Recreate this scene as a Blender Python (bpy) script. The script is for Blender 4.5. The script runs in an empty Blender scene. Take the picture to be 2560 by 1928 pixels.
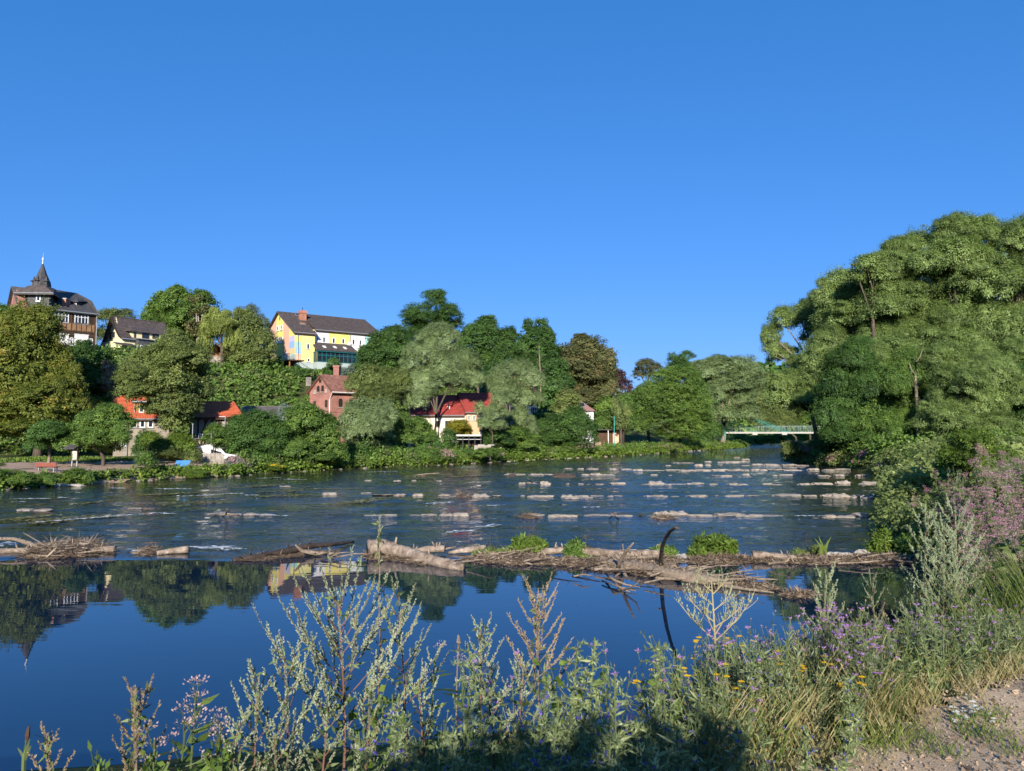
import bpy, math, random
import numpy as np
from mathutils import Vector, Matrix, noise as mnoise
# ------------------------------------------------------------------ camera, sky, sun, exposure
SC = bpy.context.scene
COL = SC.collection
F_PX = 1828.0
EYE = (0.0, 0.0, 4.0)
PITCH = math.atan((1082.0 - 964.0) / F_PX)
cam_data = bpy.data.cameras.new('camera')
cam_data.sensor_width = 36.0
cam_data.lens = 36.0 * F_PX / 2560.0
cam_data.clip_start = 0.05
cam_data.clip_end = 6000.0
cam_data.dof.use_dof = True
cam_data.dof.focus_distance = 40.0
cam_data.dof.aperture_fstop = 7.0
cam = bpy.data.objects.new('camera', cam_data)
cam.location = EYE
cam.rotation_euler = (math.pi / 2 + PITCH, 0, 0)
COL.objects.link(cam)
SC.camera = cam
SUN_ELEV = math.radians(21.0)
SUN_AZ = math.radians(184.0)          # where the sun stands, clockwise from +Y: behind the camera, a little to the left
world = bpy.data.worlds.new('World')
SC.world = world
world.use_nodes = True
wn = world.node_tree
for n_ in list(wn.nodes):
    wn.nodes.remove(n_)
w_sky = wn.nodes.new('ShaderNodeTexSky')
w_sky.sky_type = 'NISHITA'
w_sky.sun_disc = False
w_sky.sun_elevation = SUN_ELEV
w_sky.sun_rotation = SUN_AZ
w_sky.altitude = 200.0
w_sky.air_density = 1.0
w_sky.dust_density = 0.25
w_sky.ozone_density = 2.2
def w_node(t, **k):
    n = wn.nodes.new(t)
    for q, v in k.items(): setattr(n, q, v)
    return n
w_sep = w_node('ShaderNodeSeparateColor'); w_com = w_node('ShaderNodeCombineColor')
wn.links.new(w_sky.outputs['Color'], w_sep.inputs[0])
for ch, (gain, gam) in enumerate(((0.255, 0.96), (0.468, 0.60), (0.96, 0.60))):
    m0 = w_node('ShaderNodeMath', operation='MULTIPLY'); m0.inputs[1].default_value = 0.159
    m1 = w_node('ShaderNodeMath', operation='POWER'); m1.inputs[1].default_value = gam
    m2 = w_node('ShaderNodeMath', operation='MULTIPLY'); m2.inputs[1].default_value = gain / 0.159
    wn.links.new(w_sep.outputs[ch], m0.inputs[0]); wn.links.new(m0.outputs[0], m1.inputs[0]); wn.links.new(m1.outputs[0], m2.inputs[0]); wn.links.new(m2.outputs[0], w_com.inputs[ch])
w_bg = wn.nodes.new('ShaderNodeBackground')
w_bg.inputs['Strength'].default_value = 0.0857
w_out = wn.nodes.new('ShaderNodeOutputWorld')
wn.links.new(w_com.outputs[0], w_bg.inputs['Color'])
wn.links.new(w_bg.outputs['Background'], w_out.inputs['Surface'])
sun_data = bpy.data.lights.new('sun', 'SUN')
sun_data.energy = 4.1
sun_data.angle = math.radians(0.5)
sun_data.color = (1.0, 0.90, 0.76)
sun = bpy.data.objects.new('sun', sun_data)
_sd = Vector((math.sin(SUN_AZ) * math.cos(SUN_ELEV), math.cos(SUN_AZ) * math.cos(SUN_ELEV), math.sin(SUN_ELEV)))
sun.rotation_euler = _sd.to_track_quat('Z', 'Y').to_euler()
sun.location = _sd * 60
COL.objects.link(sun)
SC.view_settings.view_transform = 'Standard'
SC.view_settings.look = 'None'
SC.view_settings.gamma = 1.0
SC.view_settings.use_curve_mapping = False
SC.view_settings.exposure = 0.90
SC.render.engine = 'CYCLES'
SC.cycles.max_bounces = 7
SC.cycles.diffuse_bounces = 4
SC.cycles.glossy_bounces = 3
SC.cycles.transmission_bounces = 4
SC.cycles.transparent_max_bounces = 6
SC.cycles.caustics_reflective = False
SC.cycles.caustics_refractive = False
# ------------------------------------------------------------------ measuring helpers (photo survey -> metres)
_cp, _sp = math.cos(PITCH), math.sin(PITCH)
def ray(px, py):
    a = (px - 1280.0) / F_PX
    b = -(py - 964.0) / F_PX
    return (a, _cp - b * _sp, _sp + b * _cp)
def P(px, py, Y):
    r = ray(px, py); t = Y / r[1]
    return (r[0] * t, Y, 4.0 + r[2] * t)
def G(px, py, z=0.0):
    r = ray(px, py); t = (z - 4.0) / r[2]
    return (r[0] * t, r[1] * t, z)
def XofPX(px, Y, z=2.0):
    a = (px - 1280.0) / F_PX
    fwd = Y * _cp + (z - 4.0) * _sp
    return a * fwd
# ------------------------------------------------------------------ mesh helpers
ORG = {}
def _link(name, me, mat, parent):
    o = bpy.data.objects.new(name, me)
    COL.objects.link(o)
    if mat is not None and len(me.materials) == 0:
        me.materials.append(mat)
    if parent is not None:
        o.parent = parent
        ORG[o] = ORG.get(parent, (0, 0, 0))
    return o
def np_mesh(name, V, Q, tint=None, smooth=False):
    """V (n,3) float, Q (m,k) int faces with k = 3 or 4"""
    V = np.asarray(V, dtype=np.float32); Q = np.asarray(Q, dtype=np.int32)
    me = bpy.data.meshes.new(name)
    me.vertices.add(len(V)); me.vertices.foreach_set('co', V.ravel())
    m, k = Q.shape
    me.loops.add(m * k); me.loops.foreach_set('vertex_index', Q.ravel())
    me.polygons.add(m)
    me.polygons.foreach_set('loop_start', np.arange(0, m * k, k, dtype=np.int32))
    try:
        me.polygons.foreach_set('loop_total', np.full(m, k, dtype=np.int32))
    except Exception:
        pass
    me.polygons.foreach_set('use_smooth', np.full(m, bool(smooth)))
    if tint is not None:
        at = me.attributes.new('tint', 'FLOAT', 'POINT')
        at.data.foreach_set('value', np.asarray(tint, dtype=np.float32))
    me.update(calc_edges=True)
    return me
def np_obj(name, V, Q, mat, parent=None, tint=None, smooth=False):
    org = np.array(ORG.get(parent, (0, 0, 0)), dtype=float) if parent is not None else np.zeros(3)
    me = np_mesh(name, np.asarray(V, dtype=float) - org, Q, tint, smooth)
    me.materials.append(mat)
    return _link(name, me, None, parent)
class MB:
    """collects polygons in world space"""
    def __init__(s): s.v = []; s.f = []
    def quad(s, a, b, c, d):
        n = len(s.v); s.v += [tuple(a), tuple(b), tuple(c), tuple(d)]; s.f.append((n, n+1, n+2, n+3))
    def poly(s, pts):
        n = len(s.v); s.v += [tuple(p) for p in pts]; s.f.append(tuple(range(n, n + len(pts))))
    def hexa(s, p):
        """8 points: bottom ring 0-3, top ring 4-7"""
        n = len(s.v); s.v += [tuple(q) for q in p]
        for f in ((3,2,1,0),(4,5,6,7),(0,1,5,4),(1,2,6,5),(2,3,7,6),(3,0,4,7)):
            s.f.append(tuple(n + i for i in f))
    def box(s, x0, x1, y0, y1, z0, z1):
        s.hexa([(x0,y0,z0),(x1,y0,z0),(x1,y1,z0),(x0,y1,z0),(x0,y0,z1),(x1,y0,z1),(x1,y1,z1),(x0,y1,z1)])
    def slab(s, pts, t):
        """polygon pts thickened by vector t (below)"""
        n = len(pts); k = len(s.v)
        t = Vector(t)
        s.v += [tuple(p) for p in pts] + [tuple(Vector(p) + t) for p in pts]
        s.f.append(tuple(range(k, k + n))); s.f.append(tuple(k + n + i for i in reversed(range(n))))
        for i in range(n):
            j = (i + 1) % n
            s.f.append((k + i, k + n + i, k + n + j, k + j))
    def tube(s, pts, rad, n=6, cap=True):
        pts = [Vector(p) for p in pts]
        if not hasattr(rad, '__len__'): rad = [rad] * len(pts)
        k0 = len(s.v)
        for i, p in enumerate(pts):
            d = (pts[min(i+1, len(pts)-1)] - pts[max(i-1, 0)])
            if d.length < 1e-9: d = Vector((0, 0, 1))
            d.normalize()
            a = d.cross(Vector((0, 0, 1)))
            if a.length < 0.05: a = d.cross(Vector((1, 0, 0)))
            a.normalize(); b = d.cross(a)
            for j in range(n):
                t = 2 * math.pi * j / n
                s.v.append(tuple(p + (a * math.cos(t) + b * math.sin(t)) * rad[i]))
        for i in range(len(pts) - 1):
            for j in range(n):
                q = k0 + i * n; j2 = (j + 1) % n
                s.f.append((q + j, q + j2, q + n + j2, q + n + j))
        if cap:
            s.f.append(tuple(k0 + j for j in reversed(range(n))))
            q = k0 + (len(pts) - 1) * n
            s.f.append(tuple(q + j for j in range(n)))
    def build(s, name, mat, parent=None, smooth=False):
        org = ORG.get(parent, (0, 0, 0)) if parent is not None else (0, 0, 0)
        me = bpy.data.meshes.new(name)
        me.from_pydata([(a - org[0], b - org[1], c - org[2]) for a, b, c in s.v], [], s.f)
        me.update()
        if smooth:
            me.polygons.foreach_set('use_smooth', [True] * len(me.polygons))
        me.materials.append(mat)
        return _link(name, me, None, parent)
def tag(o, label=None, cat=None, group=None, kind=None):
    if label: o['label'] = label
    if cat: o['category'] = cat
    if group: o['group'] = group
    if kind: o['kind'] = kind
    return o
def thing(name, label, cat, loc, group=None):
    o = bpy.data.objects.new(name, None)
    o.empty_display_size = 0.2
    COL.objects.link(o); o.location = loc
    ORG[o] = tuple(loc)
    return tag(o, label, cat, group)
# ------------------------------------------------------------------ materials
def _new(name):
    m = bpy.data.materials.new(name); m.use_nodes = True
    nt = m.node_tree
    for n in list(nt.nodes): nt.nodes.remove(n)
    return m, nt
def srgb(r, g, b):
    f = lambda c: ((c / 255.0) / 12.92) if c / 255.0 <= 0.04045 else (((c / 255.0) + 0.055) / 1.055) ** 2.4
    return (f(r), f(g), f(b), 1.0)
def mat_plain(name, c1, c2=None, rough=0.8, scale=3.0, bump=0.0, bscale=30.0, spec=0.3, metal=0.0, stretch=(1,1,1), c3=None):
    m, nt = _new(name)
    out = nt.nodes.new('ShaderNodeOutputMaterial'); p = nt.nodes.new('ShaderNodeBsdfPrincipled')
    p.inputs['Roughness'].default_value = rough
    p.inputs['Metallic'].default_value = metal
    p.inputs['Specular IOR Level'].default_value = spec
    nt.links.new(p.outputs[0], out.inputs[0])
    if c2 is None: c2 = tuple(min(1, c * 0.78) for c in c1[:3]) + (1,)
    tc = nt.nodes.new('ShaderNodeTexCoord'); mp = nt.nodes.new('ShaderNodeMapping')
    mp.inputs['Scale'].default_value = stretch
    nt.links.new(tc.outputs['Object'], mp.inputs['Vector'])
    nz = nt.nodes.new('ShaderNodeTexNoise'); nz.inputs['Scale'].default_value = scale; nz.inputs['Detail'].default_value = 6
    nt.links.new(mp.outputs[0], nz.inputs['Vector'])
    cr = nt.nodes.new('ShaderNodeValToRGB')
    cr.color_ramp.elements[0].position = 0.32; cr.color_ramp.elements[0].color = c2
    cr.color_ramp.elements[1].position = 0.66; cr.color_ramp.elements[1].color = c1
    if c3 is not None:
        e = cr.color_ramp.elements.new(0.76); e.color = c3
    nt.links.new(nz.outputs['Fac'], cr.inputs['Fac'])
    nt.links.new(cr.outputs['Color'], p.inputs['Base Color'])
    if bump > 0:
        n2 = nt.nodes.new('ShaderNodeTexNoise'); n2.inputs['Scale'].default_value = bscale; n2.inputs['Detail'].default_value = 5
        nt.links.new(mp.outputs[0], n2.inputs['Vector'])
        bp = nt.nodes.new('ShaderNodeBump'); bp.inputs['Strength'].default_value = bump; bp.inputs['Distance'].default_value = 0.05
        nt.links.new(n2.outputs['Fac'], bp.inputs['Height']); nt.links.new(bp.outputs[0], p.inputs['Normal'])
    return m
def mat_leaf(name, dark, light, third=None, trans=0.40, gloss=0.018, rough=0.5, nscale=0.9, tail=0.0):
    """leaf colour picked per leaf (attribute tint), softly varied from branch to branch"""
    m, nt = _new(name)
    out = nt.nodes.new('ShaderNodeOutputMaterial')
    at = nt.nodes.new('ShaderNodeAttribute'); at.attribute_name = 'tint'
    tc = nt.nodes.new('ShaderNodeTexCoord'); nz = nt.nodes.new('ShaderNodeTexNoise')
    nz.inputs['Scale'].default_value = nscale; nz.inputs['Detail'].default_value = 2
    oi = nt.nodes.new('ShaderNodeObjectInfo')
    nt.links.new(tc.outputs['Object'], nz.inputs['Vector'])
    ad = nt.nodes.new('ShaderNodeMath'); ad.operation = 'MULTIPLY_ADD'
    nt.links.new(nz.outputs['Fac'], ad.inputs[0]); ad.inputs[1].default_value = 0.9; 
    sb = nt.nodes.new('ShaderNodeMath'); sb.operation = 'MULTIPLY_ADD'; sb.inputs[1].default_value = 0.62; sb.inputs[2].default_value = -0.26
    orr = nt.nodes.new('ShaderNodeMath'); orr.operation = 'MULTIPLY_ADD'; orr.inputs[1].default_value = .22; orr.inputs[2].default_value = -.37
    nt.links.new(oi.outputs['Random'], orr.inputs[0]); nt.links.new(orr.outputs[0], sb.inputs[2])
    nt.links.new(at.outputs['Fac'], sb.inputs[0]); nt.links.new(sb.outputs[0], ad.inputs[2])
    cr = nt.nodes.new('ShaderNodeValToRGB')
    cr.color_ramp.elements[0].position = 0.15; cr.color_ramp.elements[0].color = dark
    cr.color_ramp.elements[1].position = 0.72; cr.color_ramp.elements[1].color = light
    if third is not None:
        e = cr.color_ramp.elements.new(0.9); e.color = third
    nt.links.new(ad.outputs[0], cr.inputs['Fac'])
    df = nt.nodes.new('ShaderNodeBsdfDiffuse'); tr = nt.nodes.new('ShaderNodeBsdfTranslucent')
    nt.links.new(cr.outputs['Color'], df.inputs['Color'])
    hs = nt.nodes.new('ShaderNodeHueSaturation'); hs.inputs['Hue'].default_value = 0.49; hs.inputs['Saturation'].default_value = 1.15; hs.inputs['Value'].default_value = 1.2
    nt.links.new(cr.outputs['Color'], hs.inputs['Color']); nt.links.new(hs.outputs[0], tr.inputs['Color'])
    mx = nt.nodes.new('ShaderNodeMixShader'); mx.inputs[0].default_value = trans
    nt.links.new(df.outputs[0], mx.inputs[1]); nt.links.new(tr.outputs[0], mx.inputs[2])
    gl = nt.nodes.new('ShaderNodeBsdfGlossy'); gl.inputs['Roughness'].default_value = rough; gl.inputs['Color'].default_value = (0.9, 0.95, 0.9, 1)
    m2 = nt.nodes.new('ShaderNodeMixShader'); m2.inputs[0].default_value = gloss
    nt.links.new(mx.outputs[0], m2.inputs[1]); nt.links.new(gl.outputs[0], m2.inputs[2])
    nt.links.new(m2.outputs[0], out.inputs[0])
    return m
def C(r, g, b): return (r, g, b, 1.0)
M = {}
M['glass'] = mat_plain('window_glass', C(.02,.03,.045), C(.012,.015,.02), rough=0.08, spec=0.6, scale=0.6)
M['white_frame'] = mat_plain('white_window_paint', C(.78,.78,.76), C(.66,.66,.65), rough=0.5)
M['blind'] = mat_plain('white_roller_blind', C(.80,.78,.72), C(.72,.70,.66), rough=0.7)
M['brown_wood'] = mat_plain('brown_stained_wood', C(.10,.055,.03), C(.055,.03,.018), rough=0.75, scale=6, stretch=(1,1,.2))
M['dark_wood'] = mat_plain('dark_aged_wood', C(.045,.03,.022), C(.022,.016,.013), rough=0.8, scale=6)
M['panel_wood'] = mat_plain('light_weathered_panel_wood', C(.30,.18,.095), C(.17,.09,.045), rough=0.8, scale=5, stretch=(1,1,.3))
M['orange_wood'] = mat_plain('orange_larch_cladding', C(.50,.22,.065), C(.36,.14,.04), rough=0.7, scale=5, stretch=(1,1,.2))
M['slate'] = mat_plain('dark_slate', C(.085,.08,.08), C(.038,.038,.042), rough=0.6, scale=2.2, bump=.6, bscale=8, c3=C(.15,.14,.13))
M['slate_wall'] = mat_plain('slate_shingle_wall', C(.105,.108,.115), C(.05,.052,.058), rough=0.6, scale=3, bump=.6, bscale=9)
M['dark_tile'] = mat_plain('dark_concrete_tile', C(.105,.085,.080), C(.06,.05,.048), rough=0.8, scale=1.6, bump=.3, bscale=6, c3=C(.17,.14,.13))
M['grey_tile'] = mat_plain('grey_brown_tile', C(.14,.125,.125), C(.085,.075,.075), rough=0.8, scale=1.4, bump=.3, bscale=6)
M['red_tile'] = mat_plain('bright_red_clay_tile', C(.56,.15,.065), C(.40,.095,.045), rough=0.7, scale=1.4, c3=C(.66,.22,.10))
M['maroon_tile'] = mat_plain('dark_red_clay_tile', C(.37,.07,.055), C(.26,.045,.038), rough=0.7, scale=1.4)
M['old_red_tile'] = mat_plain('weathered_rust_tile', C(.30,.15,.115), C(.17,.08,.065), rough=0.85, scale=2.2, c3=C(.38,.25,.2))
M['rosy_tile'] = mat_plain('faded_rosy_tile', C(.34,.20,.18), C(.24,.14,.13), rough=0.85, scale=2)
def mat_brick(name, c1, c2, mortar, scale=1.0):
    m, nt = _new(name)
    out = nt.nodes.new('ShaderNodeOutputMaterial'); p = nt.nodes.new('ShaderNodeBsdfPrincipled'); p.inputs['Roughness'].default_value = .9
    tc = nt.nodes.new('ShaderNodeTexCoord'); sx = nt.nodes.new('ShaderNodeSeparateXYZ'); nt.links.new(tc.outputs['Object'], sx.inputs[0])
    ad = nt.nodes.new('ShaderNodeMath'); ad.operation = 'ADD'; nt.links.new(sx.outputs[0], ad.inputs[0]); nt.links.new(sx.outputs[1], ad.inputs[1])
    cb = nt.nodes.new('ShaderNodeCombineXYZ'); nt.links.new(ad.outputs[0], cb.inputs[0]); nt.links.new(sx.outputs[2], cb.inputs[1])
    bt = nt.nodes.new('ShaderNodeTexBrick'); bt.inputs['Scale'].default_value = scale
    bt.inputs['Color1'].default_value = c1; bt.inputs['Color2'].default_value = c2; bt.inputs['Mortar'].default_value = mortar
    bt.inputs['Brick Width'].default_value = .25; bt.inputs['Row Height'].default_value = .08; bt.inputs['Mortar Size'].default_value = .012
    nt.links.new(cb.outputs[0], bt.inputs['Vector'])
    nz = nt.nodes.new('ShaderNodeTexNoise'); nz.inputs['Scale'].default_value = 0.9; nz.inputs['Detail'].default_value = 6
    nt.links.new(tc.outputs['Object'], nz.inputs['Vector'])
    mr = nt.nodes.new('ShaderNodeMapRange'); mr.inputs[1].default_value = .3; mr.inputs[2].default_value = .7; mr.inputs[3].default_value = .68; mr.inputs[4].default_value = 1.15
    nt.links.new(nz.outputs['Fac'], mr.inputs[0])
    mx = nt.nodes.new('ShaderNodeVectorMath'); mx.operation = 'SCALE'
    nt.links.new(bt.outputs['Color'], mx.inputs[0]); nt.links.new(mr.outputs[0], mx.inputs['Scale'])
    nt.links.new(mx.outputs[0], p.inputs['Base Color']); nt.links.new(p.outputs[0], out.inputs[0])
    return m
M['brick'] = mat_brick('red_brick', C(.40,.14,.105), C(.30,.10,.078), C(.34,.24,.20))
M['brick_orange'] = mat_brick('orange_brick', C(.50,.19,.11), C(.38,.12,.075), C(.36,.24,.18))
M['grey_render'] = mat_plain('old_grey_render', C(.36,.315,.25), C(.26,.225,.18), rough=.95, scale=.8)
M['cream'] = mat_plain('cream_render', C(.80,.74,.46), C(.74,.68,.42), rough=.9, scale=.5)
M['ivory'] = mat_plain('ivory_render', C(.74,.67,.55), C(.66,.59,.48), rough=.9, scale=.5)
M['peach'] = mat_plain('peach_render', C(.70,.46,.28), C(.62,.40,.24), rough=.9, scale=.5)
M['white_render'] = mat_plain('white_render', C(.76,.76,.80), C(.70,.70,.75), rough=.9, scale=.5)
M['y_yellow'] = mat_plain('facade_yellow', C(.80,.70,.20), C(.76,.66,.18), rough=.9, scale=.5)
M['y_pale'] = mat_plain('facade_pale_yellow', C(.76,.70,.28), C(.72,.66,.26), rough=.9, scale=.5)
M['y_pink'] = mat_plain('facade_salmon', C(.78,.46,.32), C(.74,.43,.30), rough=.9, scale=.5)
M['y_lav'] = mat_plain('facade_lavender', C(.52,.52,.74), C(.5,.5,.7), rough=.9)
M['y_blue'] = mat_plain('facade_light_blue', C(.30,.48,.78), C(.28,.46,.74), rough=.9)
M['y_teal'] = mat_plain('facade_mint', C(.32,.56,.52), C(.3,.53,.49), rough=.9)
M['y_peach'] = mat_plain('facade_peach', C(.78,.56,.30), C(.74,.53,.29), rough=.9)
M['y_red'] = mat_plain('facade_brick_red', C(.52,.20,.12), C(.48,.18,.11), rough=.9)
M['y_base'] = mat_plain('facade_grey_green', C(.40,.47,.46), C(.35,.42,.41), rough=.9, scale=.5)
M['teal_paint'] = mat_plain('dark_teal_paint', C(.02,.13,.15), C(.015,.10,.12), rough=.4)
M['bridge_teal'] = mat_plain('bridge_turquoise_paint', C(.04,.42,.38), C(.03,.34,.31), rough=.4)
M['zinc'] = mat_plain('zinc_gutter', C(.42,.45,.47), C(.32,.34,.36), rough=.4, metal=.5)
M['steel'] = mat_plain('galvanised_steel', C(.45,.46,.46), C(.34,.35,.35), rough=.4, metal=.6)
M['concrete'] = mat_plain('pale_concrete', C(.50,.48,.44), C(.40,.38,.35), rough=.9)
M['black_metal'] = mat_plain('black_metal', C(.02,.02,.022), C(.012,.012,.014), rough=.5)
M['bench_red'] = mat_plain('red_brown_bench_paint', C(.28,.085,.055), C(.21,.06,.042), rough=.6, scale=8)
M['bench_blue'] = mat_plain('blue_bench_paint', C(.07,.26,.55), C(.055,.21,.46), rough=.5, scale=8)
M['car_white'] = mat_plain('white_car_paint', C(.80,.80,.80), C(.78,.78,.78), rough=.25, spec=.6)
M['tyre'] = mat_plain('tyre_rubber', C(.02,.02,.02), C(.015,.015,.015), rough=.9)
M['bark'] = mat_plain('grey_brown_bark', C(.125,.10,.075), C(.06,.048,.036), rough=.95, scale=3, stretch=(1,1,.25), bump=.8, bscale=8)
M['bark_pale'] = mat_plain('pale_willow_bark', C(.30,.25,.19), C(.17,.135,.10), rough=.95, scale=3, stretch=(1,1,.25), bump=.8, bscale=8)
M['bark_birch'] = mat_plain('birch_bark', C(.52,.47,.42), C(.30,.25,.2), rough=.9, scale=4)
M['drift'] = mat_plain('grey_driftwood', C(.36,.29,.22), C(.20,.15,.11), rough=.9, scale=4, stretch=(3,3,3), bump=.9, bscale=20, c3=C(.46,.39,.31))
M['log'] = mat_plain('bleached_log', C(.37,.30,.24), C(.13,.095,.07), rough=.95, scale=4.5, bump=1.0, bscale=14, c3=C(.56,.48,.40))
M['log_dark'] = mat_plain('wet_dark_log', C(.07,.052,.04), C(.03,.022,.018), rough=.7, scale=3, bump=.8, bscale=16, c3=C(.14,.11,.085))
M['stone'] = mat_plain('pale_weir_stone', C(.41,.365,.31), C(.19,.165,.14), rough=.95, scale=2.2, bump=1.0, bscale=12, c3=C(.54,.47,.41))
M['stone_grey'] = mat_plain('grey_white_boulder', C(.50,.47,.43), C(.28,.26,.23), rough=.92, scale=3.4, bump=1.0, bscale=12, c3=C(.64,.61,.57))
M['debris'] = mat_leaf('dry_flood_debris', C(.07,.052,.038), C(.29,.22,.155), C(.44,.36,.27), trans=.05, gloss=.02)
M['sand'] = mat_plain('reddish_sand', C(.44,.32,.235), C(.33,.235,.17), rough=.98, scale=1.5, bump=.8, bscale=25, c3=C(.50,.38,.29))
M['path_sand'] = mat_plain('path_gravel_sand', C(.54,.41,.265), C(.36,.26,.165), rough=.98, scale=4, bump=.3, bscale=110, c3=C(.60,.48,.35))
M['pebble'] = mat_leaf('path_pebble', C(.16,.115,.08), C(.48,.37,.27), C(.66,.58,.48), trans=.0, gloss=.02)
# ------------------------------------------------------------------ land and river
BANK_NEAR = [(-150,0),(-60,3.6),(-30,5.2),(-12,6.6),(-6,7.1),(-3,7.4),(0,8.0),(3,9.0),(5.6,11.2),(8.2,14.2),(10.6,18),(12.2,22),(12.9,25),(15.0,30),(17.3,35),
             (23.5,46),(30,60),(35.5,72),(38,86),(37.3,99),(41,112),(48,127),(64,170),(74,195),(88,228),(125,290),(190,350)]
BANK_FAR = [(-150,30),(-80,42),(-45,48.5),(-35.8,51.1),(-34.7,54.2),(-32.7,58),(-29.1,64.1),(-25.6,67.7),(-23.8,72.4),(-18.2,81.2),(-8.9,90.3),(0,103),
            (14.7,121.9),(28.2,143),(44.6,170),(60,192),(72,222),(108,300),(165,365)]
RIVER = np.array(BANK_NEAR + BANK_FAR[::-1], dtype=float)
FOOT = np.array([(-260,40),(-95,68),(-46,93),(-25,114),(-4,136),(24,165),(50,215),(80,330)], dtype=float)
def seg_dist(X, Y, poly, closed=False):
    """distance to polyline and side (>0 left of direction)"""
    best = np.full(X.shape, 1e9); side = np.zeros(X.shape)
    n = len(poly)
    for i in range(n if closed else n - 1):
        a = poly[i]; b = poly[(i + 1) % n]
        d = b - a; L2 = (d ** 2).sum()
        t = np.clip(((X - a[0]) * d[0] + (Y - a[1]) * d[1]) / L2, 0, 1)
        qx = X - (a[0] + t * d[0]); qy = Y - (a[1] + t * d[1])
        dist = np.hypot(qx, qy)
        cr = d[0] * qy - d[1] * qx
        m = dist < best - 1e-9
        best = np.where(m, dist, best); side = np.where(m, np.sign(cr), side)
    return best, side
def inside(X, Y, poly):
    c = np.zeros(X.shape, bool); n = len(poly)
    for i in range(n):
        x1, y1 = poly[i]; x2, y2 = poly[(i + 1) % n]
        if y1 == y2: continue
        cond = ((y1 > Y) != (y2 > Y)) & (X < (x2 - x1) * (Y - y1) / (y2 - y1) + x1)
        c ^= cond
    return c
def sstep(a, b, x):
    t = np.clip((x - a) / (b - a), 0, 1); return t * t * (3 - 2 * t)
_NB = np.array(BANK_NEAR, float); _FB = np.array(BANK_FAR, float)
def height(X, Y):
    X = np.asarray(X, float); Y = np.asarray(Y, float)
    dn, sn = seg_dist(X, Y, _NB)
    df, sf = seg_dist(X, Y, _FB)
    wet = inside(X, Y, RIVER)
    far_side = df < dn
    far_side = (df < dn)
    hi = 2.4 - 0.5 * sstep(15, 60, Y)
    hn = hi * sstep(-0.3, 4.3, dn) ** 0.85 
    hf = 0.35 * sstep(0, .8, df) + 0.65 * sstep(0.5, 7, df) + 0.35 * sstep(8, 22, df)
    land = np.where(far_side, hf, hn)
    dh, sh = seg_dist(X, Y, FOOT)
    t = np.where(sh > 0, dh, 0.0)
    top = 14.2 - 6.5 * sstep(-20, 60, X)
    land = land + np.where(far_side, top * (0.30 * sstep(0, 7, t) + 0.70 * sstep(5, 27, t)), 0)
    land = land + 62 * np.exp(-(((Y - 760) / 150.0) ** 2)) * sstep(40, 330, X) + 10 * sstep(350, 700, Y) 
    bed = -0.25 - 0.6 * sstep(0, 3, np.minimum(dn, df))
    z = np.where(wet, bed, land)
    b = 0.05 * np.sin(X * 1.7 + np.sin(Y * 1.3) * 1.5) * np.cos(Y * 1.9 + X * .4) + 0.03 * np.sin(X * 4.1 + Y * 3.3)
    b = b * np.where((Y < 7) & (Y > -12), .3, 1.0)
    return z + np.where(wet, 0, b * sstep(0.2, 1.5, np.minimum(dn, df)))
def H(x, y): return float(height(np.array([x]), np.array([y]))[0])
def axis(parts):
    out = []
    for a, b, s in parts:
        out += list(np.arange(a, b, s))
    out.append(parts[-1][1]); return np.array(out)
gx = axis([(-2600,-400,200),(-400,-120,12),(-120,-30,2.6),(-30,-8,1.2),(-8,14,.45),(14,50,1.4),(50,120,4),(120,420,10),(420,2600,180)])
gy = axis([(-400,-30,40),(-30,-4,2),(-4,14,.45),(14,34,1.0),(34,70,1.8),(70,230,3.4),(230,420,8),(420,1200,25),(1200,4800,300)])
XX, YY = np.meshgrid(gx, gy)
ZZ = height(XX, YY)
nxg, nyg = len(gx), len(gy)
idx = np.arange(nxg * nyg).reshape(nyg, nxg)
Qg = np.stack([idx[:-1,:-1].ravel(), idx[:-1,1:].ravel(), idx[1:,1:].ravel(), idx[1:,:-1].ravel()], 1)
def mat_ground():
    m, nt = _new('earth_and_turf')
    out = nt.nodes.new('ShaderNodeOutputMaterial'); p = nt.nodes.new('ShaderNodeBsdfPrincipled'); p.inputs['Roughness'].default_value = .98; p.inputs['Specular IOR Level'].default_value = .1
    tc = nt.nodes.new('ShaderNodeTexCoord')
    nz = nt.nodes.new('ShaderNodeTexNoise'); nz.inputs['Scale'].default_value = 1.3; nz.inputs['Detail'].default_value = 8
    nt.links.new(tc.outputs['Object'], nz.inputs['Vector'])
    cr = nt.nodes.new('ShaderNodeValToRGB')
    e = cr.color_ramp.elements
    e[0].position = .30; e[0].color = C(.030,.034,.014); e[1].position = .62; e[1].color = C(.085,.105,.032)
    x = e.new(.8); x.color = C(.17,.15,.07)
    nt.links.new(nz.outputs['Fac'], cr.inputs['Fac']); nt.links.new(cr.outputs[0], p.inputs['Base Color'])
    bp = nt.nodes.new('ShaderNodeBump'); bp.inputs['Strength'].default_value = .8; bp.inputs['Distance'].default_value = .1
    n2 = nt.nodes.new('ShaderNodeTexNoise'); n2.inputs['Scale'].default_value = 9; n2.inputs['Detail'].default_value = 6
    nt.links.new(tc.outputs['Object'], n2.inputs['Vector']); nt.links.new(n2.outputs['Fac'], bp.inputs['Height']); nt.links.new(bp.outputs[0], p.inputs['Normal'])
    nt.links.new(p.outputs[0], out.inputs[0]); return m
M['ground'] = mat_ground()
ground = np_obj('ground', np.stack([XX.ravel(), YY.ravel(), ZZ.ravel()], 1), Qg, M['ground'], smooth=True)
tag(ground, 'grassy earth banks, flat riverside and wooded hillside around the river', kind='structure')
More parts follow.
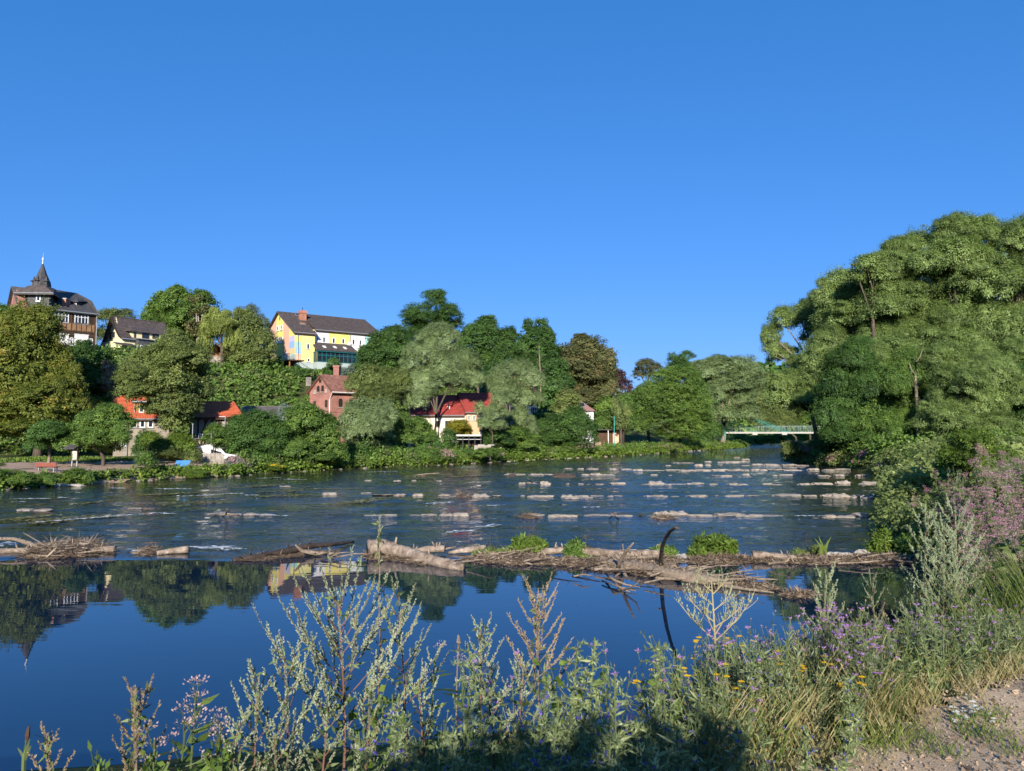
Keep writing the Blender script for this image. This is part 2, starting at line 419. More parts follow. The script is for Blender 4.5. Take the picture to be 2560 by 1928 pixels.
def mat_water():
    m, nt = _new('river_water')
    N = nt.nodes.new; L = nt.links.new
    out = N('ShaderNodeOutputMaterial'); p = N('ShaderNodeBsdfPrincipled')
    p.inputs['Roughness'].default_value = .015; p.inputs['IOR'].default_value = 1.66
    p.inputs['Specular IOR Level'].default_value = .5
    tc = N('ShaderNodeTexCoord'); sx = N('ShaderNodeSeparateXYZ'); L(tc.outputs['Object'], sx.inputs[0])
    mpc = N('ShaderNodeMapping'); mpc.inputs['Scale'].default_value = (.05, .11, 1); mpc.inputs['Rotation'].default_value = (0, 0, math.radians(-14))
    L(tc.outputs['Object'], mpc.inputs['Vector'])
    nc = N('ShaderNodeTexNoise'); nc.inputs['Scale'].default_value = 1.0; nc.inputs['Detail'].default_value = 5; L(mpc.outputs[0], nc.inputs['Vector'])
    cr = N('ShaderNodeValToRGB'); e = cr.color_ramp.elements
    e[0].position = .38; e[0].color = C(.006,.012,.016); e[1].position = .62; e[1].color = C(.028,.027,.013)
    L(nc.outputs['Fac'], cr.inputs['Fac'])
    wob = N('ShaderNodeTexNoise'); wob.inputs['Scale'].default_value = .25; L(tc.outputs['Object'], wob.inputs['Vector'])
    a1 = N('ShaderNodeMath'); a1.operation = 'MULTIPLY_ADD'; a1.inputs[1].default_value = 1.6; L(wob.outputs['Fac'], a1.inputs[0]); L(sx.outputs[1], a1.inputs[2])
    mr = N('ShaderNodeMapRange'); mr.inputs[1].default_value = 24.0; mr.inputs[2].default_value = 26.2; L(a1.outputs[0], mr.inputs[0])
    calmc = N('ShaderNodeMix'); calmc.data_type = 'RGBA'; L(mr.outputs[0], calmc.inputs['Factor']); calmc.inputs[6].default_value = C(.005,.018,.040); L(cr.outputs[0], calmc.inputs[7])
    L(calmc.outputs[2], p.inputs['Base Color'])
    def wave(sc, rot, stretch, det):
        mp = N('ShaderNodeMapping'); mp.inputs['Scale'].default_value = (sc * stretch, sc, sc); mp.inputs['Rotation'].default_value = (0, 0, math.radians(rot))
        L(tc.outputs['Object'], mp.inputs['Vector'])
        n = N('ShaderNodeTexNoise'); n.inputs['Scale'].default_value = 1.0; n.inputs['Detail'].default_value = det; n.inputs['Roughness'].default_value = .55
        L(mp.outputs[0], n.inputs['Vector']); return n.outputs['Fac']
    w1 = wave(2.6, -12, .42, 3); w2 = wave(8.0, -6, .55, 3); w3 = wave(.55, -15, .4, 2)
    s1 = N('ShaderNodeMath'); s1.operation = 'MULTIPLY_ADD'; s1.inputs[1].default_value = .30; L(w2, s1.inputs[0]); L(w1, s1.inputs[2])
    s2 = N('ShaderNodeMath'); s2.operation = 'MULTIPLY_ADD'; s2.inputs[1].default_value = 1.1; L(w3, s2.inputs[0]); L(s1.outputs[0], s2.inputs[2])
    pat = wave(.16, -16, .35, 3)
    pr = N('ShaderNodeMapRange'); pr.inputs[1].default_value = .35; pr.inputs[2].default_value = .62; pr.inputs[3].default_value = .35; pr.inputs[4].default_value = 1.0; L(pat, pr.inputs[0])
    hm = N('ShaderNodeMath'); hm.operation = 'MULTIPLY'; L(s2.outputs[0], hm.inputs[0]); L(pr.outputs[0], hm.inputs[1])
    hm2 = N('ShaderNodeMath'); hm2.operation = 'MULTIPLY'; L(hm.outputs[0], hm2.inputs[0]); L(mr.outputs[0], hm2.inputs[1])
    calm = wave(2.2, 4, .25, 2)
    hc = N('ShaderNodeMath'); hc.operation = 'MULTIPLY_ADD'; hc.inputs[1].default_value = .010; L(calm, hc.inputs[0]); L(hm2.outputs[0], hc.inputs[2])
    bp = N('ShaderNodeBump'); bp.inputs['Strength'].default_value = 1.0; bp.inputs['Distance'].default_value = WAVE_H
    L(hc.outputs[0], bp.inputs['Height']); L(bp.outputs[0], p.inputs['Normal'])
    L(p.outputs[0], out.inputs[0]); return m
WAVE_H = 0.13
M['water'] = mat_water()
wx = axis([(-200,-48,12),(-48,32,.4),(32,120,2),(120,260,20)]); wy = axis([(-12,22,3),(22,60,.32),(60,120,.65),(120,230,2),(230,430,20)])
WX, WY = np.meshgrid(wx, wy)
_r = np.random.default_rng(77); WZ = np.zeros_like(WX); patchy = .55 + .45 * np.sin(WX * .13 + 1.7 * np.sin(WY * .11)) * np.sin(WY * .21 + WX * .05 + 1.0)
for k in range(26):
    lam = .75 * 1.075 ** k * _r.uniform(.9, 1.1); th = _r.normal(1.45, .55); kk = 2 * math.pi / lam
    WZ += (lam * .0032) * np.sin(kk * (WX * math.cos(th) + WY * math.sin(th)) + _r.uniform(0, 6.28) + 1.3 * np.sin(WX * .31 + k) * np.sin(WY * .23 + 2 * k))
edge = WY + .9 * np.sin(WX * .33 + .5) + .6 * np.sin(WX * .7) + .5 * np.sin(WX * 1.1 + 1)
WZ *= sstep(23.9, 26.8, edge) * (1 - sstep(105, 120, WY)) * (1 - sstep(30, 32, WX)) * sstep(-48, -46, WX) * (.35 + .65 * patchy)
n1, n2 = len(wx), len(wy); idx = np.arange(n1 * n2).reshape(n2, n1)
Qw = np.stack([idx[:-1,:-1].ravel(), idx[:-1,1:].ravel(), idx[1:,1:].ravel(), idx[1:,:-1].ravel()], 1)
water = np_obj('water', np.stack([WX.ravel(), WY.ravel(), WZ.ravel()], 1), Qw, M['water'], smooth=True)
fy = np.repeat((wy[:-1] + wy[1:]) / 2, n1 - 1); water.data.polygons.foreach_set('use_smooth', (fy < 44) | (fy > 118))
tag(water, 'dark blue river, mirror calm in front of the logs and rippled beyond', kind='structure')
def drape(name, poly, mat, step, lift, label, jitter=0.0, seed=1):
    poly = np.array(poly, float)
    x0, y0 = poly.min(0); x1, y1 = poly.max(0)
    xs = np.arange(x0 - step, x1 + step, step); ys = np.arange(y0 - step, y1 + step, step)
    X, Y = np.meshgrid(xs, ys)
    wx = X + jitter * np.sin(Y * 2.1 / max(step, .1) * .3 + X) ; wy = Y + jitter * np.cos(X * 1.7 / max(step, .1) * .3)
    keep = inside(wx, wy, poly)
    Z = height(X, Y) + lift
    nx, ny = len(xs), len(ys); idx = np.arange(nx * ny).reshape(ny, nx)
    k = keep[:-1,:-1] & keep[:-1,1:] & keep[1:,1:] & keep[1:,:-1]
    Q = np.stack([idx[:-1,:-1][k], idx[:-1,1:][k], idx[1:,1:][k], idx[1:,:-1][k]], 1)
    used = np.unique(Q); rm = -np.ones(nx * ny, int); rm[used] = np.arange(len(used))
    V = np.stack([X.ravel(), Y.ravel(), Z.ravel()], 1)[used]
    return tag(np_obj(name, V, rm[Q], mat, smooth=True), label, kind='structure')
def gz(px, py, z):
    g = G(px, py, z); return (g[0], g[1])
PATH_POLY = [gz(2620,1668,2.4), gz(2500,1700,2.4), gz(2410,1722,2.4), gz(2300,1772,2.4), gz(2215,1830,2.4), gz(2060,1888,2.4), gz(1850,1950,2.4), (1.0,2.2),(1.2,-8),(9,-8),(12,4)]
drape('path', PATH_POLY, M['path_sand'], .11, .035, 'pale sandy gravel path at the edge of the meadow', jitter=.05)
BEACH = [gz(-10,1180,.9), gz(-10,1165,1.0), gz(150,1160,1.0), gz(270,1158,1.0), gz(380,1152,1.0), gz(560,1156,1.0), gz(552,1178,.9), gz(430,1186,.8), gz(300,1191,.75), gz(160,1186,.75), gz(75,1183,.9)]
drape('beach', BEACH, M['sand'], .5, .03, 'reddish sandy patch with benches beside the river', jitter=.3)
# ------------------------------------------------------------------ walls and window helpers
class Wall:
    """a vertical wall plane through two ground points (left end a, right end b as seen from the river)"""
    def __init__(s, a, b):
        s.a = np.array(a[:2], float); s.b = np.array(b[:2], float)
        d = s.b - s.a; s.L = float(np.hypot(*d)); s.d = d / s.L; s.n = np.array((s.d[1], -s.d[0]))
    def uz(s, px, py):
        r = ray(px, py)
        t = (s.a @ s.n) / (r[0] * s.n[0] + r[1] * s.n[1])
        p = np.array((r[0] * t, r[1] * t)) - s.a
        return float(p @ s.d), 4.0 + r[2] * t
    def pt(s, u, z, off=0.0):
        q = s.a + s.d * u + s.n * off
        return (float(q[0]), float(q[1]), z)
    def rect(s, x0, y0, x1, y1):
        xm, ym = (x0 + x1) / 2, (y0 + y1) / 2
        u0 = s.uz(x0, ym)[0]; u1 = s.uz(x1, ym)[0]; z1 = s.uz(xm, y0)[1]; z0 = s.uz(xm, y1)[1]
        return u0, u1, z0, z1
    def box(s, mb, u0, u1, z0, z1, n0, n1):
        mb.hexa([s.pt(u0,z0,n1), s.pt(u1,z0,n1), s.pt(u1,z0,n0), s.pt(u0,z0,n0),
                 s.pt(u0,z1,n1), s.pt(u1,z1,n1), s.pt(u1,z1,n0), s.pt(u0,z1,n0)])
    def prism(s, mb, pts, n0, n1):
        """pts: (u, z) outline"""
        mb.slab([s.pt(u, z, n1) for u, z in pts], Vector(tuple(s.n * (n0 - n1)) + (0,)))
def window(parent, w, r, frame='white_frame', pane='glass', nx=2, ny=0, fw=.09, arch=False, sill=True, label=None, base=0.0):
    """frame standing 6 cm proud of the wall, glass set back inside it"""
    u0, u1, z0, z1 = r
    f = MB()
    f_out = .07 + base
    w.box(f, u0, u0 + fw, z0, z1, base, f_out); w.box(f, u1 - fw, u1, z0, z1, base, f_out)
    w.box(f, u0 + fw, u1 - fw, z0, z0 + fw, base, f_out); w.box(f, u0 + fw, u1 - fw, z1 - fw, z1, base, f_out)
    for i in range(1, nx):
        u = u0 + (u1 - u0) * i / nx
        w.box(f, u - fw * .4, u + fw * .4, z0 + fw, z1 - fw, base, f_out - .012)
    for j in range(ny):
        z = z0 + (z1 - z0) * (.7 if ny == 1 else (j + 1) / (ny + 1))
        w.box(f, u0 + fw, u1 - fw, z - fw * .3, z + fw * .3, base, f_out - .02)
    if arch:
        c = (u0 + u1) / 2; rr = (u1 - u0) / 2
        pts = [(c + rr * math.cos(t), z1 + rr * .9 * math.sin(t)) for t in np.linspace(0, math.pi, 9)]
        w.prism(f, pts, base, f_out - .01)
    fo = f.build('window', M[frame], parent)
    if label: fo['label'] = label
    p = MB()
    w.box(p, u0 + fw * .8, u1 - fw * .8, z0 + fw * .8, z1 - fw * .8, base, base + .025)
    if arch:
        rr2 = (u1 - u0) / 2 - fw
        pts = [(c + rr2 * math.cos(t), z1 + rr2 * .9 * math.sin(t)) for t in np.linspace(0, math.pi, 9)]
        w.prism(p, pts, f_out - .009, f_out + .004)
    p.build('pane', M[pane], fo)
    if sill:
        q = MB(); w.box(q, u0 - .06, u1 + .06, z0 - .07, z0 - .003, base, f_out + .06); q.build('sill', M['zinc' if frame == 'white_frame' else 'concrete'], fo)
    return fo
def tiled_roof(name, parent, mat, ridge_l, ridge_r, eave_l, eave_r, rows=12, cols=30, depth=.05, thick=.18, col_amp=.03):
    """a pitched surface with overlapping tile courses and rolled columns, and its underside"""
    A, B, Cc, D = (np.array(p, float) for p in (ridge_l, ridge_r, eave_r, eave_l))
    nrm = np.cross(B - A, D - A); nrm /= np.linalg.norm(nrm)
    if nrm[2] < 0: nrm = -nrm
    sub = 4
    us = np.linspace(0, 1, cols * sub + 1)
    V = []; Q = []
    for r in range(rows):
        for e, (t, off) in enumerate(((r / rows, 0.0), ((r + 1) / rows, depth))):
            L = A + (D - A) * t; R = B + (Cc - B) * t
            roll = col_amp * np.abs(np.sin(us * cols * math.pi))
            V.append(L + np.outer(us, R - L) + np.outer(off + roll, nrm))
    n = len(us); k = 0
    V = np.concatenate(V)
    i0 = np.arange(n - 1)
    for r in range(rows * 2 - 1):
        a = r * n
        Q.append(np.stack([a + i0, a + i0 + 1, a + n + i0 + 1, a + n + i0], 1))
    Q = np.concatenate(Q)
    o = np_obj(name, V, Q, mat, parent)
    me = o.data
    return o
def ridge_line(name, parent, mat, a, b, r=.12):
    mb = MB(); mb.tube([a, b], r, 6); return mb.build(name, mat, parent)
def V3(p): return Vector(p)
def lerp(a, b, t): return tuple(a[i] + (b[i] - a[i]) * t for i in range(3))
# ------------------------------------------------------------------ house with the spire on the hill
DT = 113.0
def zp(ox, oy, s): return lambda x, y: (ox + x / s, oy + y / s)
z1 = zp(0, 600, 4.164)
def build_spire_house():
    base = (XofPX(180, DT, 16), DT, H(XofPX(180, DT, 16), DT))
    T = thing('spire_house', 'tall slate, brick and timber house with a pointed spire on the hill', 'house', base)
    xl, xr = 122.5, 238.0
    Dl, Dr = DT, DT + 4.6
    wa = (XofPX(xl, Dl, 20), Dl); wb = (XofPX(xr, Dr, 20), Dr)
    W = Wall(wa, wb)
    back = -W.n * 8.5
    zb = min(base[2], H(*wb)) - .8
    zt = W.uz(*z1(750, 752))[1]
    mb = MB(); W.box(mb, 0, W.L, zb, zt, -8.5, 0); mb.build('wall', M['dark_wood'], T)
    tm = MB()
    zrail = [W.uz(*z1(750, y))[1] for y in (768, 862, 945, 985)]
    for z in zrail: W.box(tm, .0, W.L, z - .09, z + .09, .0, .07)
    W.box(tm, -.05, .15, zb, zt, .075, .1)
    W.box(tm, W.L - .18, W.L + .02, zb, zt, .075, .1)
    for px in (547, 742, 930):
        u = W.uz(*z1(px, 820))[0]; W.box(tm, u - .1, u + .1, zrail[1] + .1, zt - .05, .0, .06)
    tm.build('timber_frame', M['brown_wood'], T)
    for i, px in enumerate(range(590, 985, 52)):
        a = W.uz(*z1(px + 3, 900))[0]; b = W.uz(*z1(px + 46, 900))[0]
        p = MB(); W.box(p, a, b, zrail[2] + .1, zrail[1] - .1, 0, .045); p.build('panel', M['panel_wood'], T)
    xb = MB()
    zz0, zz1 = zrail[3] + .08, zrail[2] - .1
    for px in range(600, 975, 62):
        a = W.uz(*z1(px, 960))[0]; b = W.uz(*z1(px + 56, 960))[0]
        for s in (0, 1):
            p, q = ((a, zz0), (b, zz1)) if s == 0 else ((a, zz1), (b, zz0))
            W.prism(xb, [(p[0] - .07, p[1]), (p[0] + .07, p[1]), (q[0] + .07, q[1]), (q[0] - .07, q[1])], .0, .05 + .012 * s)
    xb.build('cross_brace', M['brown_wood'], T)
    for (x0, y0, x1, y1) in ((568, 757, 716, 860), (775, 775, 920, 877)):
        window(T, W, W.rect(*z1(x0, y0), *z1(x1, y1)), nx=4, ny=1, fw=.13)
    for (x0, y0, x1, y1) in ((598, 985, 712, 1090), (773, 992, 917, 1108)):
        r = W.rect(*z1(x0, y0), *z1(x1, y1))
        f = MB(); W.box(f, r[0], r[1], r[2], r[3], 0, .09); b = f.build('roller_blind', M['blind'], T)
        c = MB(); W.box(c, r[0] - .05, r[1] + .05, r[3], r[3] + .15, 0, .14); c.build('blind_case', M['white_frame'], b)
    for (x0, y0, x1, y1) in ((722, 1030, 762, 1100), (928, 1038, 965, 1112)):
        window(T, W, W.rect(*z1(x0, y0), *z1(x1, y1)), nx=1, fw=.12, arch=True, ny=1)
    ez = zt + .05
    Dm = DT + 4.0
    rl = P(*z1(470, 520), Dm); rr = P(*z1(805, 555), Dm + 4.6)
    rl = (rl[0], rl[1], rr[2])
    el = W.pt(-.2, ez, .5); er = W.pt(W.L + .35, ez, .5)
    elb = W.pt(-.2, ez, -9); erb = W.pt(W.L + .35, ez, -9)
    hip = P(*z1(957, 636), Dr + 1.6); 
    m = MB()
    hipb = tuple(np.array(hip) - np.append(W.n, 0) * 4.4)
    m.slab([rl, rr, hip, er, el], (0, 0, -.25))
    m.slab([rr, hip, hipb], (0, 0, -.25))
    m.slab([hip, er, erb, hipb], (-.15, 0, -.1))
    m.slab([rr, rl, elb, erb, hipb], (0, 0, -.25))
    m.build('roof', M['slate'], T)
    g = MB(); g.tube([W.pt(-.2, ez - .05, .58), W.pt(W.L + .35, ez - .05, .58)], .1, 6); g.tube([W.pt(W.L + .1, ez, .2), W.pt(W.L + .1, zb + 1, .2)], .07, 6)
    g.build('gutter', M['zinc'], T)
    def on_roof(px, py):
        o = Vector(rl); n = (Vector(rr) - o).cross(Vector(el) - o); r = Vector(ray(px, py)); c = Vector(EYE)
        t = (o - c).dot(n) / r.dot(n); return c + r * t
    cb = on_roof(*z1(668, 705)); ct = P(*z1(668, 617), cb.y)[2]; wd = 20 / 4.164 / F_PX * cb.y
    c = MB(); c.box(cb.x - wd, cb.x + wd, cb.y - .1, cb.y + 1.1, cb.z - 1.2, ct); ch = c.build('chimney', M['brick_orange'], T)
    c = MB(); c.box(cb.x - wd - .08, cb.x + wd + .08, cb.y - .18, cb.y + 1.18, ct, ct + .16); c.build('chimney_cap', M['concrete'], ch)
    db = on_roof(*z1(776, 702)); s = cb.y / F_PX / 4.164
    dw, dh = 25 * s, 62 * s
    d = MB(); d.box(db.x - dw, db.x + dw, db.y, db.y + 3.2, db.z - .3, db.z + dh); dm = d.build('dormer', M['slate_wall'], T)
    d = MB(); top = (db.x, db.y + .6, db.z + dh + 40 * s)
    q = [(db.x - 2.0*dw, db.y - .45, db.z + dh - .05), (db.x + 2.0*dw, db.y - .45, db.z + dh - .05), (db.x + 1.7*dw, db.y + 3.4, db.z + dh + .6), (db.x - 1.7*dw, db.y + 3.4, db.z + dh + .6)]
    for i in range(4): d.slab([q[i], q[(i+1) % 4], top], (0, 0, -.1))
    d.build('dormer_roof', M['slate'], dm)
    dwall = Wall((db.x - dw, db.y), (db.x + dw, db.y))
    f = MB(); window(dm, dwall, (dw * .12, dw * 1.88, db.z + .25, db.z + dh - .18), nx=1, fw=.14, sill=False)
    for (px, py) in ((628, 645), (856, 662)):
        a = on_roof(*z1(px, py)); k = .42
        n = (Vector(rr) - Vector(rl)).cross(Vector(el) - Vector(rl)).normalized(); n = n if n.z > 0 else -n
        e1 = (Vector(rr) - Vector(rl)).normalized(); e2 = n.cross(e1)
        f = MB(); f.slab([a + e1*k + e2*.6 + n*.1, a - e1*k + e2*.6 + n*.1, a - e1*k - e2*.6 + n*.1, a + e1*k - e2*.6 + n*.1], n * -.15)
        sk = f.build('skylight', M['zinc'], T)
        f = MB(); f.slab([a + e1*k*.8 + e2*.48 + n*.12, a - e1*k*.8 + e2*.48 + n*.12, a - e1*k*.8 - e2*.48 + n*.12, a + e1*k*.8 - e2*.48 + n*.12], n * -.01)
        f.build('pane', M['glass'], sk)
    gD = DT + 5.5
    apex = P(*z1(148, 489), gD)
    gl = P(*z1(95, 740), gD + 3.0); gr_x = P(*z1(300, 740), gD - 5.0)
    Wg = Wall(gl, gr_x)
    ua, za = Wg.uz(*z1(150, 497)); ul, zl = Wg.uz(*z1(97, 738))
    m = MB(); Wg.prism(m, [(ul, zb), (Wg.L, zb), (Wg.L, zl), (ua, za), (ul, zl)], -.3, 0); m.build('gable_wall', M['brick'], T)
    m = MB()
    m.slab([Wg.pt(ua, za + .2, .5), Wg.pt(ua, za + .2, -6), Wg.pt(ul - .4, zl - .3, -6), Wg.pt(ul - .4, zl - .3, .5)], (0, 0, -.3))
    ap = Wg.pt(ua, za + .2, .5)
    lo = P(*z1(215, 800), gD - 1.5)
    hi = P(*z1(296, 500), gD - .5)
    m.slab([ap, hi, (lo[0] + 2.5, lo[1], lo[2]), lo], (0, .2, -.3))
    m.slab([ap, hi, tuple(Vector(hi) + Vector((.5, 4, -.5))), tuple(Vector(ap) + Vector((0, 5, -.2)))], (0, 0, -.3))
    m.build('gable_roof', M['slate'], T)
    tl = P(*z1(285, 640), DT - 1.3); tr = P(*z1(511, 640), DT - 1.3 + .9)
    Wt = Wall(tl, tr)
    z_e = Wt.uz(*z1(400, 548))[1]; z_m = Wt.uz(*z1(480, 708))[1]
    Lt = Wt.L
    far = P(*z1(236, 640), DT - 1.3 + Lt)
    dpt = Lt * 1.0
    m = MB(); Wt.box(m, 0, Lt, z_m, z_e, -dpt, 0); tw = m.build('tower_wall', M['slate_wall'], T)
    m = MB(); Wt.box(m, .15, Lt - .06, zb, z_m, -dpt, -.15); m.build('tower_base', M['brick'], T)
    window(tw, Wt, Wt.rect(*z1(376, 569), *z1(424, 639)), nx=1, fw=.15)
    tc_ = np.array(Wt.pt(Lt / 2, z_e, -dpt / 2))
    ov = .75
    ring = [Wt.pt(-ov*2.2, z_e - .35, ov), Wt.pt(Lt + ov, z_e - .1, ov), Wt.pt(Lt + ov, z_e - .1, -dpt - ov), Wt.pt(-ov*2.2, z_e - .1, -dpt - ov)]
    zt0 = P(*z1(380, 492), tc_[1])[2]
    hw = 86 / 4.164 / F_PX * tc_[1]
    k = [(tc_[0] + sx * hw, tc_[1] + sy * hw, zt0) for sx, sy in ((-1,-1),(1,-1),(1,1),(-1,1))]
    m = MB()
    for i in range(4):
        j = (i + 1) % 4; m.slab([ring[i], ring[j], k[j], k[i]], (0, 0, -.25))
    m.build('tower_roof', M['dark_tile'], T)
    m = MB(); m.tube([ring[0], ring[1]], .1, 6); m.build('gutter', M['zinc'], T)
    def octring(r, z, ph=math.pi / 8): return [(tc_[0] + r * math.cos(ph + i * math.pi / 4), tc_[1] + r * math.sin(ph + i * math.pi / 4), z) for i in range(8)]
    z_d = P(*z1(380, 440), tc_[1])[2]; z_tip = P(*z1(378, 236), tc_[1])[2]
    hs = lambda w: w / 4.164 / F_PX * tc_[1]
    rings = [octring(hs(88), zt0 - .8), octring(hs(86), zt0 + .2), octring(hs(80), z_d), octring(hs(70), z_d + .3), octring(hs(40), z_d + (z_tip - z_d) * .45), octring(hs(3), z_tip)]
    m = MB()
    m.v = [p for r_ in rings for p in r_]
    for a in range(len(rings) - 1):
        for i in range(8):
            j = (i + 1) % 8; m.f.append((a*8+i, a*8+j, a*8+8+j, a*8+8+i))
    sp = m.build('spire', M['slate'], T)
    for ang in (-90, -25, -155, 90):
        a = math.radians(ang); rx = hs(72)
        cx, cy = tc_[0] + rx * math.cos(a), tc_[1] + rx * math.sin(a)
        zb2 = P(*z1(380, 440), tc_[1])[2]
        m = MB(); w_ = .30
        m.box(cx - w_*.6, cx + w_*.6, cy - w_*.6, cy + w_*.6, zb2 - 1.3, zb2 + .15)
        tp = (cx, cy, zb2 + .95); q = [(cx - w_*1.35, cy - w_*1.35, zb2), (cx + w_*1.35, cy - w_*1.35, zb2), (cx + w_*1.35, cy + w_*1.35, zb2), (cx - w_*1.35, cy + w_*1.35, zb2)]
        n0 = len(m.v); mid = [(cx + (x_ - cx)*.35, cy + (y_ - cy)*.35, zb2 + .28) for x_, y_, _ in q]
        for i in range(4):
            j = (i + 1) % 4; m.quad(q[i], q[j], mid[j], mid[i]); m.poly([mid[i], mid[j], tp])
        m.poly(q[::-1])
        m.build('spire_dormer', M['slate'], sp)
    m = MB(); zf = P(*z1(378, 133), tc_[1])[2]
    m.tube([(tc_[0], tc_[1], z_tip - .4), (tc_[0], tc_[1], z_tip + .3), (tc_[0], tc_[1], z_tip + .35), (tc_[0], tc_[1], z_tip + .75), (tc_[0], tc_[1], z_tip + .8), (tc_[0], tc_[1], zf)], [.12, .10, .17, .14, .03, .02], 8)
    m.build('finial', M['zinc'], sp)
build_spire_house()
# ------------------------------------------------------------------ cream house on the hill
def build_cream_house():
    D0 = 119.0
    c0 = (XofPX(307, D0, 18), D0)            # corner between gable and front
    gl = (XofPX(264.5, D0 + 5.2, 18), D0 + 5.2)
    fr = (XofPX(437, D0 + 7.5, 18), D0 + 7.5)
    T = thing('cream_house', 'cream house with a swept dark tiled roof and a wide dormer on the hill', 'house', (c0[0], c0[1], H(*c0)))
    zb = H(*c0) - 1.5
    Wg = Wall(gl, c0); Wf = Wall(c0, fr)
    zE = Wf.uz(*z1(1300, 1040))[1]
    apex_u, apex_z = Wg.uz(*z1(1158, 815)); apex_u = Wg.L * .46
    zl = Wg.uz(*z1(1075, 1085))[1]
    curve = []
    zt = apex_z
    for t in np.linspace(0, 1, 7):
        curve.append((apex_u + (Wg.L - apex_u) * t ** 1.0, zt - (zt - zE) * (t ** .72)))
    pts = [(0, zb), (Wg.L, zb)] + [c for c in curve[::-1]] + [(0, zl)]
    m = MB(); Wg.prism(m, pts, -.3, 0); m.build('gable_wall', M['cream'], T)
    m = MB(); Wf.box(m, .02, Wf.L, zb, zE, -7, -.004); m.build('wall', M['cream'], T)
    ln = np.append(Wf.d, 0) * (Wf.L + .4)
    sec = [Wg.pt(u + (.5 if i == len(curve) - 1 else 0), z + .12, .45) for i, (u, z) in enumerate(curve)]
    V = []; 
    us = np.linspace(0, 1, 60)
    rows = []
    for i in range(len(sec) - 1):
        for t in np.linspace(0, 1, 4)[:-1]:
            rows.append(np.array(lerp(sec[i], sec[i + 1], t)))
    rows.append(np.array(sec[-1]))
    allv = []
    for k, r0 in enumerate(rows):
        for dz in ((0.0, .05) if k else (0.0,)):
            p = r0[None] + us[:, None] * ln[None]
            p[:, 2] += (.05 if (k and dz == 0.0) else 0.0) + .025 * np.abs(np.sin(us * 60 * math.pi / 2))
            allv.append(p)
    n = len(us); Vv = np.concatenate(allv); i0 = np.arange(n - 1); Q = []
    for r in range(len(allv) - 1):
        a = r * n; Q.append(np.stack([a+i0, a+i0+1, a+n+i0+1, a+n+i0], 1))
    rf = np_obj('roof', Vv, np.concatenate(Q), M['dark_tile'], T)
    m = MB(); A = Wg.pt(apex_u, apex_z + .1, .45); Lo = Wg.pt(-.6, zl - .3, .45)
    m.slab([A, Lo, tuple(np.array(Lo) + ln), tuple(np.array(A) + ln)], (0, 0, -.2))
    for i in range(len(sec) - 1):
        m.slab([sec[i], sec[i+1], tuple(np.array(sec[i+1]) + ln), tuple(np.array(sec[i]) + ln)], (0, 0.05, -.22)) if False else None
    m.build('rear_roof', M['dark_tile'], T)
    m = MB(); m.tube([Wg.pt(-.6, zl - .3, .5), Wg.pt(apex_u, apex_z + .1, .5)], .13, 6); m.tube(sec, .12, 6); m.build('verge_board', M['dark_wood'], T)
    m = MB(); e = np.array(sec[-1]); m.tube([tuple(e), tuple(e + ln)], .11, 6); m.build('gutter', M['zinc'], T)
    wl, wr = z1(1378, 990), z1(1708, 1000)
    Dd = Wall(Wf.pt(0, 0, -.7), Wf.pt(Wf.L, 0, -.7))
    u0 = Dd.uz(*wl)[0]; u1 = Dd.uz(*wr)[0]; zd1 = Dd.uz(*z1(1540, 958))[1]; zd0 = zE - .3
    m = MB(); Dd.box(m, u0, u1, zd0, zd1, -3.2, 0); dm = m.build('dormer', M['cream'], T)
    for (x0, y0, x1, y1) in ((1395, 962, 1412, 1028), (1478, 965, 1550, 1025), (1585, 968, 1650, 1030)):
        window(dm, Dd, Dd.rect(*z1(x0, y0), *z1(x1, y1)), frame='brown_wood', nx=1, fw=.07, sill=False)
    m = MB(); o = .45
    q = [Dd.pt(u0 - o*1.6, zd1 - .1, o), Dd.pt(u1 + o*1.6, zd1 - .1, o), Dd.pt(u1 + o, zd1 + .2, -4), Dd.pt(u0 - o, zd1 + .2, -4)]
    zr = Dd.uz(*z1(1500, 885))[1]
    t0 = Dd.pt(u0 + 1.3, zr, -1.9); t1 = Dd.pt(u1 - 2.2, zr, -1.9)
    for pl in ([q[0], q[1], t1, t0], [q[1], q[2], t1], [q[3], q[0], t0], [q[2], q[3], t0, t1]): m.slab(pl, (0, 0, -.15))
    m.build('dormer_roof', M['dark_tile'], dm)
    Wb = Wall(Wf.pt(0, 0, 1.1), Wf.pt(Wf.L, 0, 1.1))
    u0, u1, zz0, zz1 = Wb.rect(*z1(1440, 1040), *z1(1668, 1135))
    m = MB(); Wb.box(m, u0, u1, zb, zz1, -1.05, 0); bay = m.build('bay', M['slate_wall'], T)
    for (x0, x1) in ((1458, 1490), (1502, 1580), (1600, 1650)):
        window(bay, Wb, Wb.rect(*z1(x0, 1095), *z1(x1, 1132)), nx=1, fw=.1)
    m = MB(); m.slab([Wb.pt(u0 - .3, zz1 + .05, .3), Wb.pt(u1 + .3, zz1 + .05, .3), Wb.pt(u1 + .3, zz1 + .2, -1.1), Wb.pt(u0 - .3, zz1 + .2, -1.1)], (0, 0, -.12)); m.build('bay_roof', M['zinc'], T)
    u0, u1, zz0, zz1 = Wb.rect(*z1(1215, 1088), *z1(1400, 1180))
    m = MB(); m.slab([Wb.pt(u0 - .3, zz1 - .1, .5), Wb.pt(u1, zz1 - .1, .5), Wb.pt(u1, zz1 + .35, -1), Wb.pt(u0 - .1, zz1 + .35, -1)], (0, 0, -.12)); m.build('porch_roof', M['dark_tile'], T)
    window(T, Wf, Wf.rect(*z1(1300, 1108), *z1(1362, 1150)), nx=2, label='white framed porch window')
    u0, u1, zz0, zz1 = Wb.rect(*z1(1198, 1146), *z1(1500, 1186))
